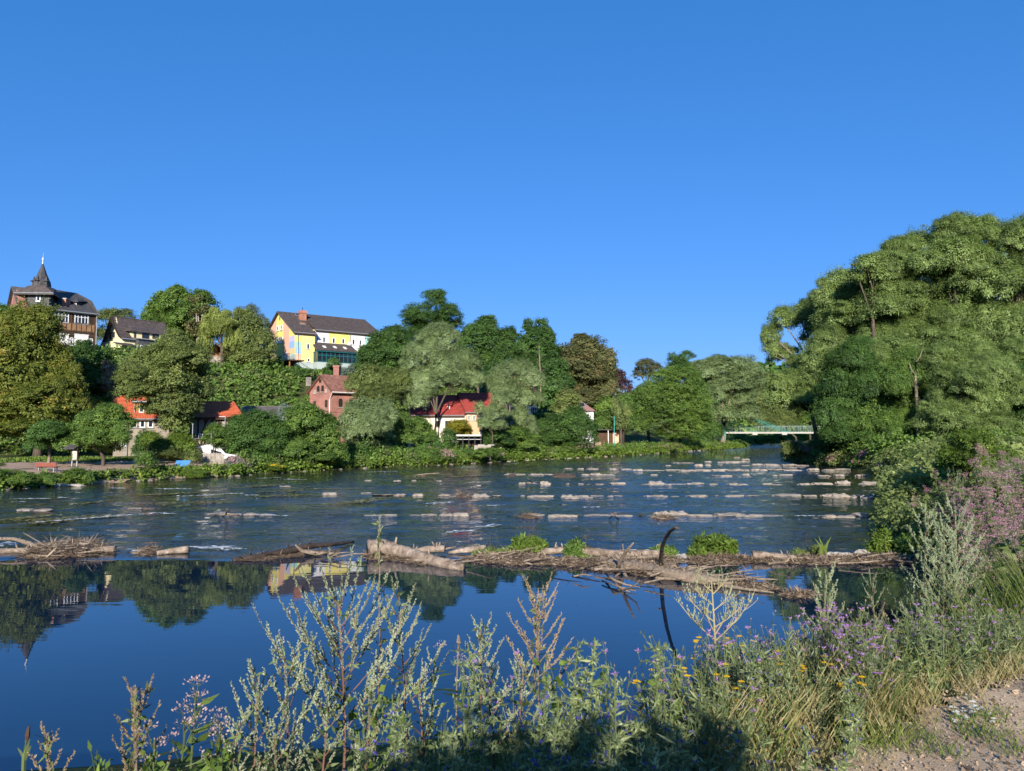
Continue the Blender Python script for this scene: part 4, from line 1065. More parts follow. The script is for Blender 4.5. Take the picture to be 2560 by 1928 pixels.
    m.slab([g0, gt, tuple(np.array(gt) + bk), tuple(np.array(g0) + bk)], (0, 0, .12)); m.slab([gt, g1, tuple(np.array(g1) + bk), tuple(np.array(gt) + bk)], (0, 0, .12)); m.build('cross_roof', M['grey_tile'], T)
    m = MB(); Wx = Wall(g0, g1); Wx.prism(m, [(0, zE - .8), (Wx.L, zE - .8), (Wx.L, zE + .5), (Wx.L / 2, za - .25), (0, zE + .5)], -.3, -.1); m.build('cross_gable', M['brick'], T)
    c = P(*z4(1516, 150), D0 + 5); w_ = .40
    m = MB(); m.box(c[0] - w_ * 1.03, c[0] + w_ * 1.03, c[1] - .6, c[1] + .6, c[2] - 3.2, c[2] + .9); ch = m.build('chimney', M['brick'], T)
    m = MB(); m.box(c[0] - w_*1.03 - .08, c[0] + w_*1.03 + .08, c[1] - .68, c[1] + .68, c[2] + .9, c[2] + 1.15); m.build('chimney_head', M['brick'], ch)
    Wa = Wall(Wf.pt(1.6, 0, 1.2), Wf.pt(5, 0, 1.2)); z = Wa.uz(*z4(1560, 868))[1]
    m = MB(); m.slab([Wf.pt(1.6, z + .3, .02), Wf.pt(5.2, z + .3, .02), Wf.pt(5.2, z - .1, 1.4), Wf.pt(1.6, z - .1, 1.4)], (0, 0, -.1)); m.build('awning', M['slate'], T)
build_brick_house()
def build_cream_peach_row():
    D0 = 104.5
    a = (XofPX(1020, D0 + 1, 4), D0 + 1); b = (XofPX(1164, D0, 4), D0); c = (XofPX(1262, D0 + 2, 4), D0 + 2)
    W = Wall(a, b); zb = .6
    T = thing('ivory_house', 'ivory house under a dark red tiled roof behind the silver willow', 'house', (b[0], b[1], H(*b)))
    zE = W.uz(*z5(480, 1255))[1]; half = 3.8; zR = P(*z5(560, 1070), D0 + half)[2]
    m = MB(); W.box(m, 0, W.L, zb, zE, -2 * half, 0); m.build('wall', M['ivory'], T)
    m = MB(); Wg = Wall(W.pt(0, 0, -2 * half), W.pt(0, 0, 0)); Wg.prism(m, [(0, zE), (Wg.L, zE), (Wg.L / 2, zR - .15)], -.3, 0); m.build('gable_wall', M['ivory'], T)
    r0, r1, e0, e1 = roof_on(W, zE, zR, 0, W.L - .5, half, .4, T, M['maroon_tile'], rows=14, cols=44)
    window(T, W, W.rect(*z5(418, 1303), *z5(472, 1365)), frame='brown_wood', nx=2, ny=0, fw=.12)
    window(T, W, W.rect(*z5(538, 1298), *z5(564, 1316)), frame='brown_wood', nx=1, fw=.08)
    window(T, W, W.rect(*z5(330, 1303), *z5(362, 1362)), frame='brown_wood', nx=1, fw=.12)
    window(T, W, W.rect(*z5(150, 1303), *z5(195, 1362)), frame='brown_wood', nx=2, fw=.12)
    Wd = Wall(W.pt(0, 0, -.9), W.pt(W.L, 0, -.9)); u0, u1, z0, z1_ = Wd.rect(*z5(428, 1160), *z5(470, 1222))
    m = MB(); Wd.box(m, u0, u1, z0 - .3, z1_, -3, 0); d = m.build('dormer', M['maroon_tile'], T); window(d, Wd, (u0 + .15, u1 - .15, z0 + .1, z1_ - .1), nx=1, sill=False)
    m = MB(); m.slab([Wd.pt(u0 - .2, z1_, .3), Wd.pt(u1 + .2, z1_, .3), Wd.pt(u1 + .2, z1_ + .5, -3), Wd.pt(u0 - .2, z1_ + .5, -3)], (0, 0, .1)); m.build('dormer_roof', M['maroon_tile'], d)
    W2 = Wall(Vector(b) + Vector((.15, -.35)), Vector(c) + Vector((0, -.35)))
    T2 = thing('peach_house', 'peach rendered house with small white windows beside the ivory house', 'house', (b[0] + .3, b[1] - .35, H(*b)))
    zE2 = W2.uz(*z5(700, 1228))[1]; zR2 = P(*z5(720, 1050), D0 + half)[2]
    m = MB(); W2.box(m, 0, W2.L, zb, zE2, -2 * half, 0); m.build('wall', M['peach'], T2)
    roof_on(W2, zE2, zR2, 0, W2.L, half, .3, T2, M['maroon_tile'], rows=14, cols=30)
    m = MB(); Wg = Wall(W2.pt(0, 0, -2 * half), W2.pt(0, 0, 0)); Wg.prism(m, [(0, zE2), (Wg.L, zE2), (Wg.L / 2, zR2 - .15)], -.3, 0); m.build('gable_wall', M['peach'], T2)
    for x in (620, 672, 728, 790, 850): window(T2, W2, W2.rect(*z5(x, 1252), *z5(x + 28, 1300)), nx=2, fw=.08)
    for x in (735, 820): window(T2, W2, W2.rect(*z5(x, 1385), *z5(x + 30, 1440)), nx=2, fw=.08)
build_cream_peach_row()
def build_half_timbered():
    D0 = 120.0
    a = (XofPX(1270, D0, 4), D0); b = (XofPX(1345, D0 + 2, 4), D0 + 2)
    W = Wall(a, b); zb = .6
    T = thing('half_timbered_house', 'white half-timbered house seen through the second silver willow', 'house', (a[0], a[1], H(*a)))
    zE = W.uz(*z5(1100, 1105))[1]; half = 3.4; zR = zE + 3.2
    m = MB(); W.box(m, 0, W.L, zb, zE, -2 * half, 0); m.build('wall', M['white_render'], T)
    t = MB()
    for u in np.linspace(.1, W.L - .1, 6): W.box(t, u - .09, u + .09, zb, zE - .1, 0, .04)
    for z in np.linspace(zb + 2.2, zE - .1, 5): W.box(t, 0, W.L, z - .08, z + .08, 0, .052)
    t.build('timber_frame', M['dark_wood'], T)
    zs = np.linspace(zb + 2.2, zE - .1, 5)
    for k in (1, 3):
        for i in (0, 2, 4):
            u = .1 + (W.L - .2) * (i + .5) / 5; window(T, W, (u - .42, u + .42, zs[k-1] + .35, zs[k] + .5), nx=2, base=.053, fw=.07)
    m = MB(); Wg = Wall(W.pt(0, 0, -2 * half), W.pt(0, 0, 0)); Wg.prism(m, [(0, zE), (Wg.L, zE), (Wg.L / 2, zR - .15)], -.3, 0); m.build('gable_wall', M['white_render'], T)
    roof_on(W, zE, zR, 0, W.L, half, .35, T, M['rosy_tile'], rows=10, cols=20)
build_half_timbered()
def build_small_right_house():
    D0 = 140.0
    a = (XofPX(1437, D0, 6), D0); b = (XofPX(1484, D0 + .5, 6), D0 + .5)
    W = Wall(a, b); T = thing('white_cottage', 'small white cottage with a faded pinkish roof among the trees', 'house', (a[0], a[1], H(*a)))
    zE = W.uz(*z5(1750, 1216))[1]; half = 3.0; zR = P(*z5(1670, 1110), D0 + half)[2]; zb = .5
    m = MB(); W.box(m, 0, W.L, zb, zE, -2 * half, 0); m.build('wall', M['white_render'], T)
    e0, e1 = W.pt(-.3, zE, .4), W.pt(W.L + .4, zE, .4); r0, r1 = W.pt(-.3, zR, -half), W.pt(W.L - 2.0, zR, -half)
    tiled_roof('roof', T, M['rosy_tile'], r0, r1, e0, e1, rows=12, cols=16)
    m = MB(); m.slab([r1, e1, W.pt(W.L + .4, zE, -2 * half)], (0, 0, -.12)); m.slab([r0, r1, W.pt(W.L + .4, zE, -2*half), W.pt(-.3, zE, -2*half)], (0, 0, -.12)); m.build('rear_roof', M['rosy_tile'], T)
    ridge_line('ridge_cap', T, M['rosy_tile'], r0, r1, .1)
    n = (Vector(r1) - Vector(r0)).cross(Vector(e0) - Vector(r0)).normalized(); n = n if n.z > 0 else -n; ex = (Vector(r1) - Vector(r0)).normalized(); ey = n.cross(ex)
    r = Vector(ray(*z5(1685, 1158))); c = Vector(EYE); t = (Vector(r0) - c).dot(n) / r.dot(n); a_ = c + r * t + n * .1
    f = MB(); f.slab([a_ + ex*.5 + ey*.8 + n*.05, a_ - ex*.5 + ey*.8 + n*.05, a_ - ex*.5 - ey*.8 + n*.05, a_ + ex*.5 - ey*.8 + n*.05], n * -.2); sk = f.build('skylight', M['zinc'], T)
    f = MB(); f.slab([a_ + ex*.4 + ey*.66 + n*.07, a_ - ex*.4 + ey*.66 + n*.07, a_ - ex*.4 - ey*.66 + n*.07, a_ + ex*.4 - ey*.66 + n*.07], n * -.015); f.build('pane', M['glass'], sk)
    window(T, W, (W.L - 1.6, W.L - .8, zE - 2.6, zE - 1.2), nx=2)
build_small_right_house()
# ------------------------------------------------------------------ benches, board, cars, fences
def slat_bench(name, label, cat, c, rz, Lb, mat, lean=.0, back_n=4, legs='white'):
    """c: ground point under the middle; the bench faces away from the river"""
    T = thing(name, label, cat, c)
    R = Matrix.Rotation(rz, 3, 'Z')
    def bx(mb, x0, x1, y0, y1, z0, z1):
        mb.hexa([tuple(R @ Vector(p) + Vector(c)) for p in ((x0,y0,z0),(x1,y0,z0),(x1,y1,z0),(x0,y1,z0),(x0,y0,z1),(x1,y0,z1),(x1,y1,z1),(x0,y1,z1))])
    for i in range(back_n):
        m = MB(); z = .46 + i * .105; y = -.02 - lean * (i) 
        bx(m, -Lb/2, Lb/2, y - .02, y + .02, z, z + .095); m.build('back_slat', M[mat], T)
    for i in range(4):
        m = MB(); y = .05 + i * .105; bx(m, -Lb/2, Lb/2, y, y + .09, .42, .455); m.build('seat_slat', M[mat], T)
    for s in (-1, 1):
        x = s * Lb * .36
        m = MB(); bx(m, x - .04, x + .04, .0, .07, -.1, .42); bx(m, x - .04, x + .04, .36, .43, -.1, .42); bx(m, x - .04, x + .04, .0, .45, .36, .418); m.build('leg', M[legs], T)
    return T
g = G(115, 1176, .98); g = (g[0], g[1], H(g[0], g[1]) + .03)
slat_bench('park_bench', 'red-brown slatted bench seen from behind on the turf', 'bench', g, math.radians(-3), 1.75, 'bench_red', lean=.02, back_n=3, legs='steel')
g = G(455, 1166, .95); g = (g[0], g[1], H(g[0], g[1]) + .03)
T = thing('blue_bench', 'bright blue slatted recliner bench on the reddish sand', 'bench', g)
for i in range(9):
    m = MB(); t0 = i / 9.0; t1 = (i + .86) / 9.0; y = lambda t: -.28 + .50 * t; z = lambda t: .22 + .72 * t
    m.hexa([(g[0]-.66, g[1]+y(t0), g[2]+z(t0)), (g[0]+.66, g[1]+y(t0), g[2]+z(t0)), (g[0]+.66, g[1]+y(t0)+.04, g[2]+z(t0)), (g[0]-.66, g[1]+y(t0)+.04, g[2]+z(t0)),
            (g[0]-.60, g[1]+y(t1), g[2]+z(t1)), (g[0]+.70, g[1]+y(t1), g[2]+z(t1)), (g[0]+.70, g[1]+y(t1)+.04, g[2]+z(t1)), (g[0]-.60, g[1]+y(t1)+.04, g[2]+z(t1))]); m.build('back_slat', M['bench_blue'], T)
for i in range(5):
    m = MB(); m.box(g[0]-.64, g[0]+.64, g[1]-.2+i*.13+.35, g[1]-.2+i*.13+.46, g[2]+.33, g[2]+.37); m.build('seat_slat', M['bench_blue'], T)
for s in (-.48, .48):
    m = MB(); m.box(g[0]+s-.06, g[0]+s+.06, g[1]-.24, g[1]-.1, g[2]-.1, g[2]+.24); m.box(g[0]+s-.05, g[0]+s+.05, g[1]-.1, g[1]+.7, g[2]+.2, g[2]+.33); m.box(g[0]+s-.06, g[0]+s+.06, g[1]+.6, g[1]+.72, g[2]-.1, g[2]+.2); m.build('leg', M['bench_blue'], T)
def info_board():
    b = G(187, 1168, .98); b = (b[0], b[1], H(b[0], b[1]))
    T = thing('information_board', 'brown wooden information board with a pitched roof and a pale map', 'sign', b)
    Y = b[1]; s = Y / F_PX
    def X(px): return XofPX(px, Y, 2)
    def Z(py): return P(187, py, Y)[2]
    for px in (181, 193.5):
        m = MB(); m.box(X(px)-.05, X(px)+.05, Y-.05, Y+.05, b[2]-.2, b[2]+.75); m.build('steel_foot', M['steel'], T)
    for px in (179.5, 194.0):
        m = MB(); m.box(X(px)-.055, X(px)+.055, Y-.055, Y+.055, b[2]+.55, Z(1121)); m.build('post', M['brown_wood'], T)
    m = MB(); m.box(X(180.6), X(193.2), Y-.03, Y+.03, Z(1151), Z(1123)); m.build('backboard', M['brown_wood'], T)
    m = MB(); m.box(X(181.6), X(192.2), Y-.045, Y-.032, Z(1149), Z(1126)); mp = m.build('map_sheet', M['paper'], T)
    rnd = random.Random(4)
    for i in range(7):
        x = X(182.4) + rnd.random() * (X(189.5) - X(182.4)); z = Z(1147) + rnd.random() * (Z(1130) - Z(1147))
        m = MB(); m.poly([(x + .05*math.cos(a)*(1+.5*rnd.random()), Y-.049 - i*.0004, z + .08*math.sin(a)*(1+.6*rnd.random())) for a in np.linspace(0, 6.0, 7)][::-1]); m.build('map_print', M[('print_green','print_blue','print_yellow')[i % 3]], mp)
    zr = Z(1110.5); ze = Z(1121.5)
    Xl, Xr = X(168.5), X(197)
    m = MB()
    m.slab([(Xl+.12, Y-.0, zr), (Xr+.1, Y-.0, zr), (Xr-.12, Y-.55, ze), (Xl-.1, Y-.55, ze)], (0, 0, -.05)); m.slab([(Xl+.12, Y, zr), (Xl-.05, Y+.45, ze), (Xr-.05, Y+.45, ze), (Xr+.1, Y, zr)], (0, 0, -.05)); m.build('roof', M['slate'], T)
M['paper'] = mat_plain('printed_map_paper', C(.70,.68,.60), C(.62,.62,.55), rough=.6, scale=12)
M['print_green'] = mat_plain('map_green', C(.18,.36,.16), rough=.6); M['print_blue'] = mat_plain('map_blue', C(.12,.3,.5), rough=.6); M['print_yellow'] = mat_plain('map_ochre', C(.5,.4,.12), rough=.6)
info_board()
def van(c, rz, Lc, wd, h, label, bonnet=.8):
    T = thing('parked_van', label, 'van', c); R = Matrix.Rotation(rz, 3, 'Z')
    def pt(x, y, z): return tuple(R @ Vector((x, y, z)) + Vector(c))
    prof = [(-Lc/2, .35), (-Lc/2, h*.80), (-Lc/2+.25, h*.96), (-Lc/2+.8, h), (Lc/2-bonnet-.9, h), (Lc/2-bonnet-.25, h*.62), (Lc/2-.15, h*.52), (Lc/2, .35)]
    m = MB()
    n = len(prof)
    rows = [(-wd/2, .0), (-wd/2 + .0, 1), (wd/2, 1)]
    for y0, y1 in ((-wd/2, wd/2),):
        a = [pt(x, y0 + (.10 if z > h*.7 else 0), z) for x, z in prof]; b = [pt(x, y1 - (.10 if z > h*.7 else 0), z) for x, z in prof]
        k = len(m.v); m.v += a + b; m.f.append(tuple(range(k, k+n))[::-1]); m.f.append(tuple(range(k+n, k+2*n)))
        for i in range(n):
            j = (i+1) % n; m.f.append((k+i, k+j, k+n+j, k+n+i))
    m.build('body', M['car_white'], T)
    for (x0, x1) in ((-Lc/2+.5, -Lc/2+1.4), (-Lc/2+1.55, Lc/2-bonnet-.8)):
        m = MB(); m.slab([pt(x0, -wd/2-.01, h*.60), pt(x1+.2, -wd/2-.01, h*.60), pt(x1, -wd/2+.085, h*.90), pt(x0, -wd/2+.085, h*.90)], tuple(R @ Vector((0, .02, 0)))); m.build('side_window', M['glass'], T)
    m = MB(); m.slab([pt(Lc/2-bonnet-.88+.03, -wd/2+.15, h*.97), pt(Lc/2-bonnet-.88+.03, wd/2-.15, h*.97), pt(Lc/2-bonnet-.25+.03, wd/2-.08, h*.64), pt(Lc/2-bonnet-.25+.03, -wd/2+.08, h*.64)], tuple(R @ Vector((.02, 0, .01)))); m.build('windscreen', M['glass'], T)
    for x in (-Lc/2+.75, Lc/2-.75):
        for y in (-wd/2, wd/2-.22):
            m = MB(); m.tube([pt(x, y-.01, .33), pt(x, y+.23, .33)], .33, 14); w_ = m.build('wheel', M['tyre'], T)
            m = MB(); m.tube([pt(x, y-.03, .33), pt(x, y+.0, .33)], .18, 10); m.build('rim', M['steel'], w_)
    for y in (-wd/2+.2, wd/2-.4):
        m = MB(); m.slab([pt(Lc/2-.02, y, h*.38), pt(Lc/2-.02, y+.25, h*.38), pt(Lc/2-.10, y+.25, h*.46), pt(Lc/2-.10, y, h*.46)], tuple(R @ Vector((.05, 0, 0)))); m.build('headlight', M['glass'], T)
    return T
def gpt(px, D, dz=0.0):
    x = XofPX(px, D, 2); return (x, D, H(x, D) + dz)
van(gpt(514, 77.5), math.radians(93), 3.6, 1.7, 1.75, 'white van on the fence side under the dark timber carport')
van(gpt(538, 77.5), math.radians(86), 3.6, 1.7, 1.8, 'white van beside the last post of the timber carport')
van(gpt(566, 75.4), math.radians(-18), 3.6, 1.6, 1.5, 'white car half hidden behind the big round bush', bonnet=1.1)
def carport():
    D = 76.0; a = (XofPX(498, D, 2), D); b = (XofPX(562, D, 2), D); W = Wall(a, b)
    T = thing('carport', 'dark timber carport with braced posts over the white vans', 'carport', (a[0], a[1], H(*a)))
    z0, z1_ = W.uz(*z4(130, 893))[1], W.uz(*z4(130, 875))[1]
    m = MB(); W.box(m, -.4, W.L + .3, z0, z1_, -.1, .1); m.build('beam', M['brown_wood'], T)
    m = MB(); W.box(m, -.5, W.L + .4, z1_ + .01, z1_ + .1, -5, .3); m.build('roof', M['slate'], T)
    for px in (15, 124, 242):
        u = W.uz(*z4(px, 930))[0]
        m = MB(); W.box(m, u - .08, u + .08, .8, z0 - .005, -.08, .08); p = m.build('post', M['brown_wood'], T)
        for s in (-1, 1):
            q = MB(); W.prism(q, [(u + s*.06, z0 - .7), (u + s*.06, z0 - .5), (u + s*.5, z0 - .02), (u + s*.64, z0 - .02)], -.05, .05); q.build('brace', M['brown_wood'], p)
carport()
def picket(px0, px1, D0, D1, h, mat, name, label, step=.16, w=.11, var=.06, lift=0.0):
    a = (XofPX(px0, D0, 2), D0); b = (XofPX(px1, D1, 2), D1); W = Wall(a, b); rnd = random.Random(int(px0))
    T = thing(name, label, 'fence', (a[0], a[1], H(*a)))
    n = int(W.L / step)
    for i in range(n):
        u = i * step; q = W.pt(u, 0); z = H(q[0], q[1]) + lift
        m = MB(); W.box(m, u, u + w, z - .05, z + h + rnd.uniform(-var, var), -.015, .015); m.build('picket', M[mat], T)
    q = W.pt(W.L / 2, 0); z = H(q[0], q[1]) + lift
    for k in (.3, .75):
        m = MB(); W.box(m, 0, W.L, z + h * k, z + h * k + .07, -.07, -.02); m.build('rail', M[mat], T)
M['grey_picket'] = mat_plain('weathered_grey_picket', C(.40,.36,.31), C(.27,.24,.20), rough=.9, scale=6)
picket(508, 563, 73.5, 72.5, 1.05, 'grey_picket', 'picket_fence', 'weathered grey picket fence in front of the carport')
picket(472, 508, 74.5, 74.0, 1.25, 'dark_wood', 'plank_fence', 'dark plank fence between the climbing bush and the carport', step=.2, w=.17)
def pole(px, y0, y1, D, mat, name, label, cat, r=.05, arm=None):
    b = gpt(px, D); T = thing(name, label, cat, b); zt = P(px, y0, D)[2]
    m = MB(); m.tube([(b[0], b[1], b[2] - .2), (b[0], b[1], zt)], [r * 1.3, r], 8); m.build('pole', M[mat], T)
    m = MB()
    if arm: m.box(b[0] - arm, b[0] + .08, b[1] - .12, b[1] + .12, zt, zt + .09)
    else: m.tube([(b[0], b[1], zt), (b[0], b[1], zt + .12)], r * 1.8, 8)
    m.build('lamp_head' if arm else 'cap', M[mat], T)
pole(561, 1043, 1075, 76.5, 'steel', 'street_lamp', 'thin grey lamp post in front of the rusty barn roof', 'street lamp', arm=.6)
pole(527, 1086, 1130, 74.0, 'steel', 'antenna_mast', 'thin pale mast standing at the carport fence', 'mast', r=.04, arm=.35)
pole(1536, 1043, 1095, 135.0, 'bridge_teal', 'green_pole', 'slim green pole standing by the riverside shed', 'pole', r=.06)
pole(480, 1062, 1120, 75.5, 'steel', 'drain_pole', 'dark post at the corner of the timbered barn', 'post', r=.05)
def pergola():
    D = 99.5; a = (XofPX(1140, D, 2), D); b = (XofPX(1204, D, 2), D); W = Wall(a, b)
    T = thing('garden_pergola', 'dark pergola with a flat pale roof edge by the yellow shrub', 'pergola', (a[0], a[1], H(*a)))
    zt = W.uz(*z5(640, 1432))[1]; zb = W.uz(*z5(640, 1512))[1]
    m = MB(); W.box(m, 0, W.L * .98, zt - .12, zt, -3, .1); m.build('roof', M['steel'], T)
    for u in np.linspace(.1, W.L - .1, 5):
        m = MB(); W.box(m, u - .06, u + .06, .9, zt - .125, -.06, .06); m.build('post', M['black_metal'], T)
    m = MB(); W.box(m, 0, W.L, zb + .5, zb + .56, -.02, .03); W.box(m, 0, W.L, zb + .95, zb + 1.0, -.02, .03); m.build('rail', M['steel'], T)
    m = MB(); W.box(m, .1, W.L, .9, zt - .15, -3.0, -2.8); m.build('rear_screen', M['dark_wood'], T)
    m = MB(); u0, u1, z0, z1_ = W.rect(*z5(690, 1530), *z5(845, 1575)); W.box(m, u0, u1, .3, z1_, .6, .95)
    tag(m.build('riverside_wall', M['grey_picket'], None), 'short grey garden wall below the pergola', 'wall')
    for i in range(2):
        m = MB(); u = u0 + .5 + i * 1.3; W.box(m, u, u + .9, z1_ + .003, z1_ + .1, .65, .9); t = tag(m.build('wall_cap_stone', M['concrete'], None), 'pale cap stone lying on the garden wall, ' + ('left one' if i == 0 else 'right one'), 'stone')
pergola()
def river_shed():
    D = 139.0; a = (XofPX(1487, D, 2), D); b = (XofPX(1562, D, 2), D); W = Wall(a, b)
    T = thing('riverside_shed', 'low brown garden shed with a flat roof behind a fence', 'shed', (a[0], a[1], H(*a)))
    zt = W.uz(*z6(460, 1016))[1]
    m = MB(); W.box(m, .3, W.L, .6, zt, -3, -1.2); m.build('wall', M['brown_wood'], T)
    m = MB(); W.box(m, 0, W.L + .2, zt, zt + .15, -3.2, .2); m.build('roof', M['slate'], T)
    for u in (.2, W.L * .45, W.L - .2):
        m = MB(); W.box(m, u - .07, u + .07, .6, zt, -.1, .04); m.build('post', M['white_frame' if .3 < u / W.L < .6 else 'brown_wood'], T)
    m = MB(); W.box(m, W.L * .62, W.L * .86, .9, zt - .1, -1.15, -1.1); m.build('door', M['y_pink'], T)
river_shed()
M['rosy_fence'] = mat_plain('faded_fence_boards', C(.36,.26,.19), C(.26,.18,.13), rough=.9)
picket(1487, 1504, 136, 136, 1.3, 'rosy_fence', 'board_fence', 'pale board fence panel at the left end of the shed', step=.15, w=.14)
picket(1507, 1565, 136.5, 138.0, 1.0, 'steel', 'wire_fence', 'low grey bar fence in front of the riverside shed', step=.28, w=.05)
def rubble_wall(name, px0, px1, py0, py1, D, label, mat='stone', seed=3):
    a = (XofPX(px0, D, 12), D); b = (XofPX(px1, D + .5, 12), D + .5); W = Wall(a, b); rnd = random.Random(seed)
    z1_ = W.uz((px0 + px1) / 2, py0)[1]; z0 = W.uz((px0 + px1) / 2, py1)[1]
    T = thing(name, label, 'wall', (a[0], a[1], z0))
    z = z0 - .6
    while z < z1_:
        h = rnd.uniform(.28, .42); u = 0
        while u < W.L:
            w = rnd.uniform(.4, .9); m = MB(); W.box(m, u + .015, min(u + w, W.L) - .015, z + .015, z + h - .015, -.5, rnd.uniform(-.03, .05)); m.build('stone', M[mat], T); u += w
        z += h
    m = MB(); W.box(m, 0.05, W.L - .05, z0 - .6, z1_ - .1, -.55, -.06); m.build('mortar_core', M['grey_render'], T)
rubble_wall('slope_wall', 546, 612, 937, 952, 122.0, 'old pale rubble wall showing on the ivy covered slope')
rubble_wall('wall_pillar', 768, 778, 946, 956, 119.0, 'crumbling pale wall stub above the brick house', seed=8)
# ------------------------------------------------------------------ footbridge
M['bridge_pale'] = mat_plain('pale_teal_rail', C(.30,.42,.40), C(.24,.34,.32), rough=.5)
def bridge():
    D = 193.0; 
    xl = XofPX(1812, D, 4); xr = XofPX(2260, D, 4)
    zb = P(1900, 1084, D)[2]; zd = P(1900, 1080.5, D)[2]; zrail = P(1900, 1065.5, D)[2]
    T = thing('footbridge', 'slender footbridge with a turquoise pylon, stay cables and pale deck', 'bridge', (xl, D, zb))
    m = MB(); m.box(xl - 8, xr, D, D + 2.6, zb, zd); m.build('deck', M['concrete'], T)
    for y, nm in ((D + .05, 'front'), (D + 2.45, 'rear')):
        n = 34
        for i in range(n + 1):
            x = xl + (xr - xl) * i / n; q = MB(); q.box(x - .02, x + .02, y, y + .05, zd, zrail - .04); q.build('rail_post', M['bridge_pale'], T)
        q = MB(); q.box(xl, xr, y - .01, y + .07, zrail - .04, zrail + .04); q.box(xl, xr, y + .01, y + .05, zd + .15, zd + .2)
        for k in range(1, 4): q.box(xl, xr, y + .015, y + .04, zd + .2 + k * (zrail - zd - .25) / 4, zd + .225 + k * (zrail - zd - .25) / 4)
        q.build('handrail', M['bridge_pale'], T)
    xp = XofPX(1814, D, 8); zt = P(1814, 1019, D)[2]
    for y in (D - .6, D + 3.2):
        q = MB(); q.tube([(xp - .6, y, .5), (xp, y + (.6 if y < D else -.6), zt)], [.30, .22], 10); py = q.build('pylon_leg', M['bridge_teal'], T)
    q = MB(); q.box(xp - .3, xp + .2, D - .1, D + 2.7, zt - 1.3, zt - .9); q.box(xp - .3, xp + .2, D - .35, D + 2.95, zd + 1.2, zd + 1.5); q.build('pylon_crossbeam', M['bridge_teal'], T)
    for px, zz in ((1893, zt - 2.6), (1968, zt - .5), (1984, zt - .2)):
        x2 = XofPX(px, D, 4)
        for y in (D + .0, D + 2.6):
            q = MB(); q.tube([(xp, y, zz + .4), (x2, y, zd - .1)], .035, 5); q.build('stay_cable', M['bridge_teal'], T)
    for px in (1887, 1961):
        x2 = XofPX(px, D, 4); q = MB(); q.box(x2 - .65, x2 + .65, D - .15, D + 2.75, zb - .35, zb - .003); q.build('cross_girder', M['concrete'], T)
    q = MB(); q.box(xl - 10, xl - 7.5, D - .5, D + 3.1, .2, zb - .003); q.build('abutment', M['concrete'], T)
bridge()
# ------------------------------------------------------------------ foliage
def unit(a): return a / (np.linalg.norm(a, axis=-1, keepdims=True) + 1e-9)
def leaf_quads(P0, Ax, Nn, Ln, Wd, fold=0.0):
    """P0 leaf base, Ax long axis, Nn normal -> rhombus leaves"""
    Sd = unit(np.cross(Nn, Ax))
    L = Ln[:, None]; W = Wd[:, None]
    a = P0; c = P0 + Ax * L
    mid = P0 + Ax * L * .45
    b = mid + Sd * W * .5; d = mid - Sd * W * .5
    V = np.stack([a, b, c, d], 1).reshape(-1, 3)
    n = len(P0); Q = np.arange(n * 4).reshape(n, 4)
    return V, Q
SP = {  # leaf length, width factor, clump radius, leaves per clump, density, droop
    'maple': dict(l=.27, w=.75, cr=.85, n=52, dens=11, droop=-.15),
    'locust': dict(l=.22, w=.6, cr=.8, n=44, dens=9, droop=-.1),
    'willow': dict(l=.30, w=.34, cr=.95, n=80, dens=11, droop=-.75),
    'chestnut': dict(l=.33, w=.55, cr=1.0, n=56, dens=11, droop=-.45),
    'bush': dict(l=.22, w=.65, cr=.55, n=38, dens=11, droop=-.1),
    'weeping': dict(l=.40, w=.20, cr=.6, n=36, dens=10, droop=-1.6),
}
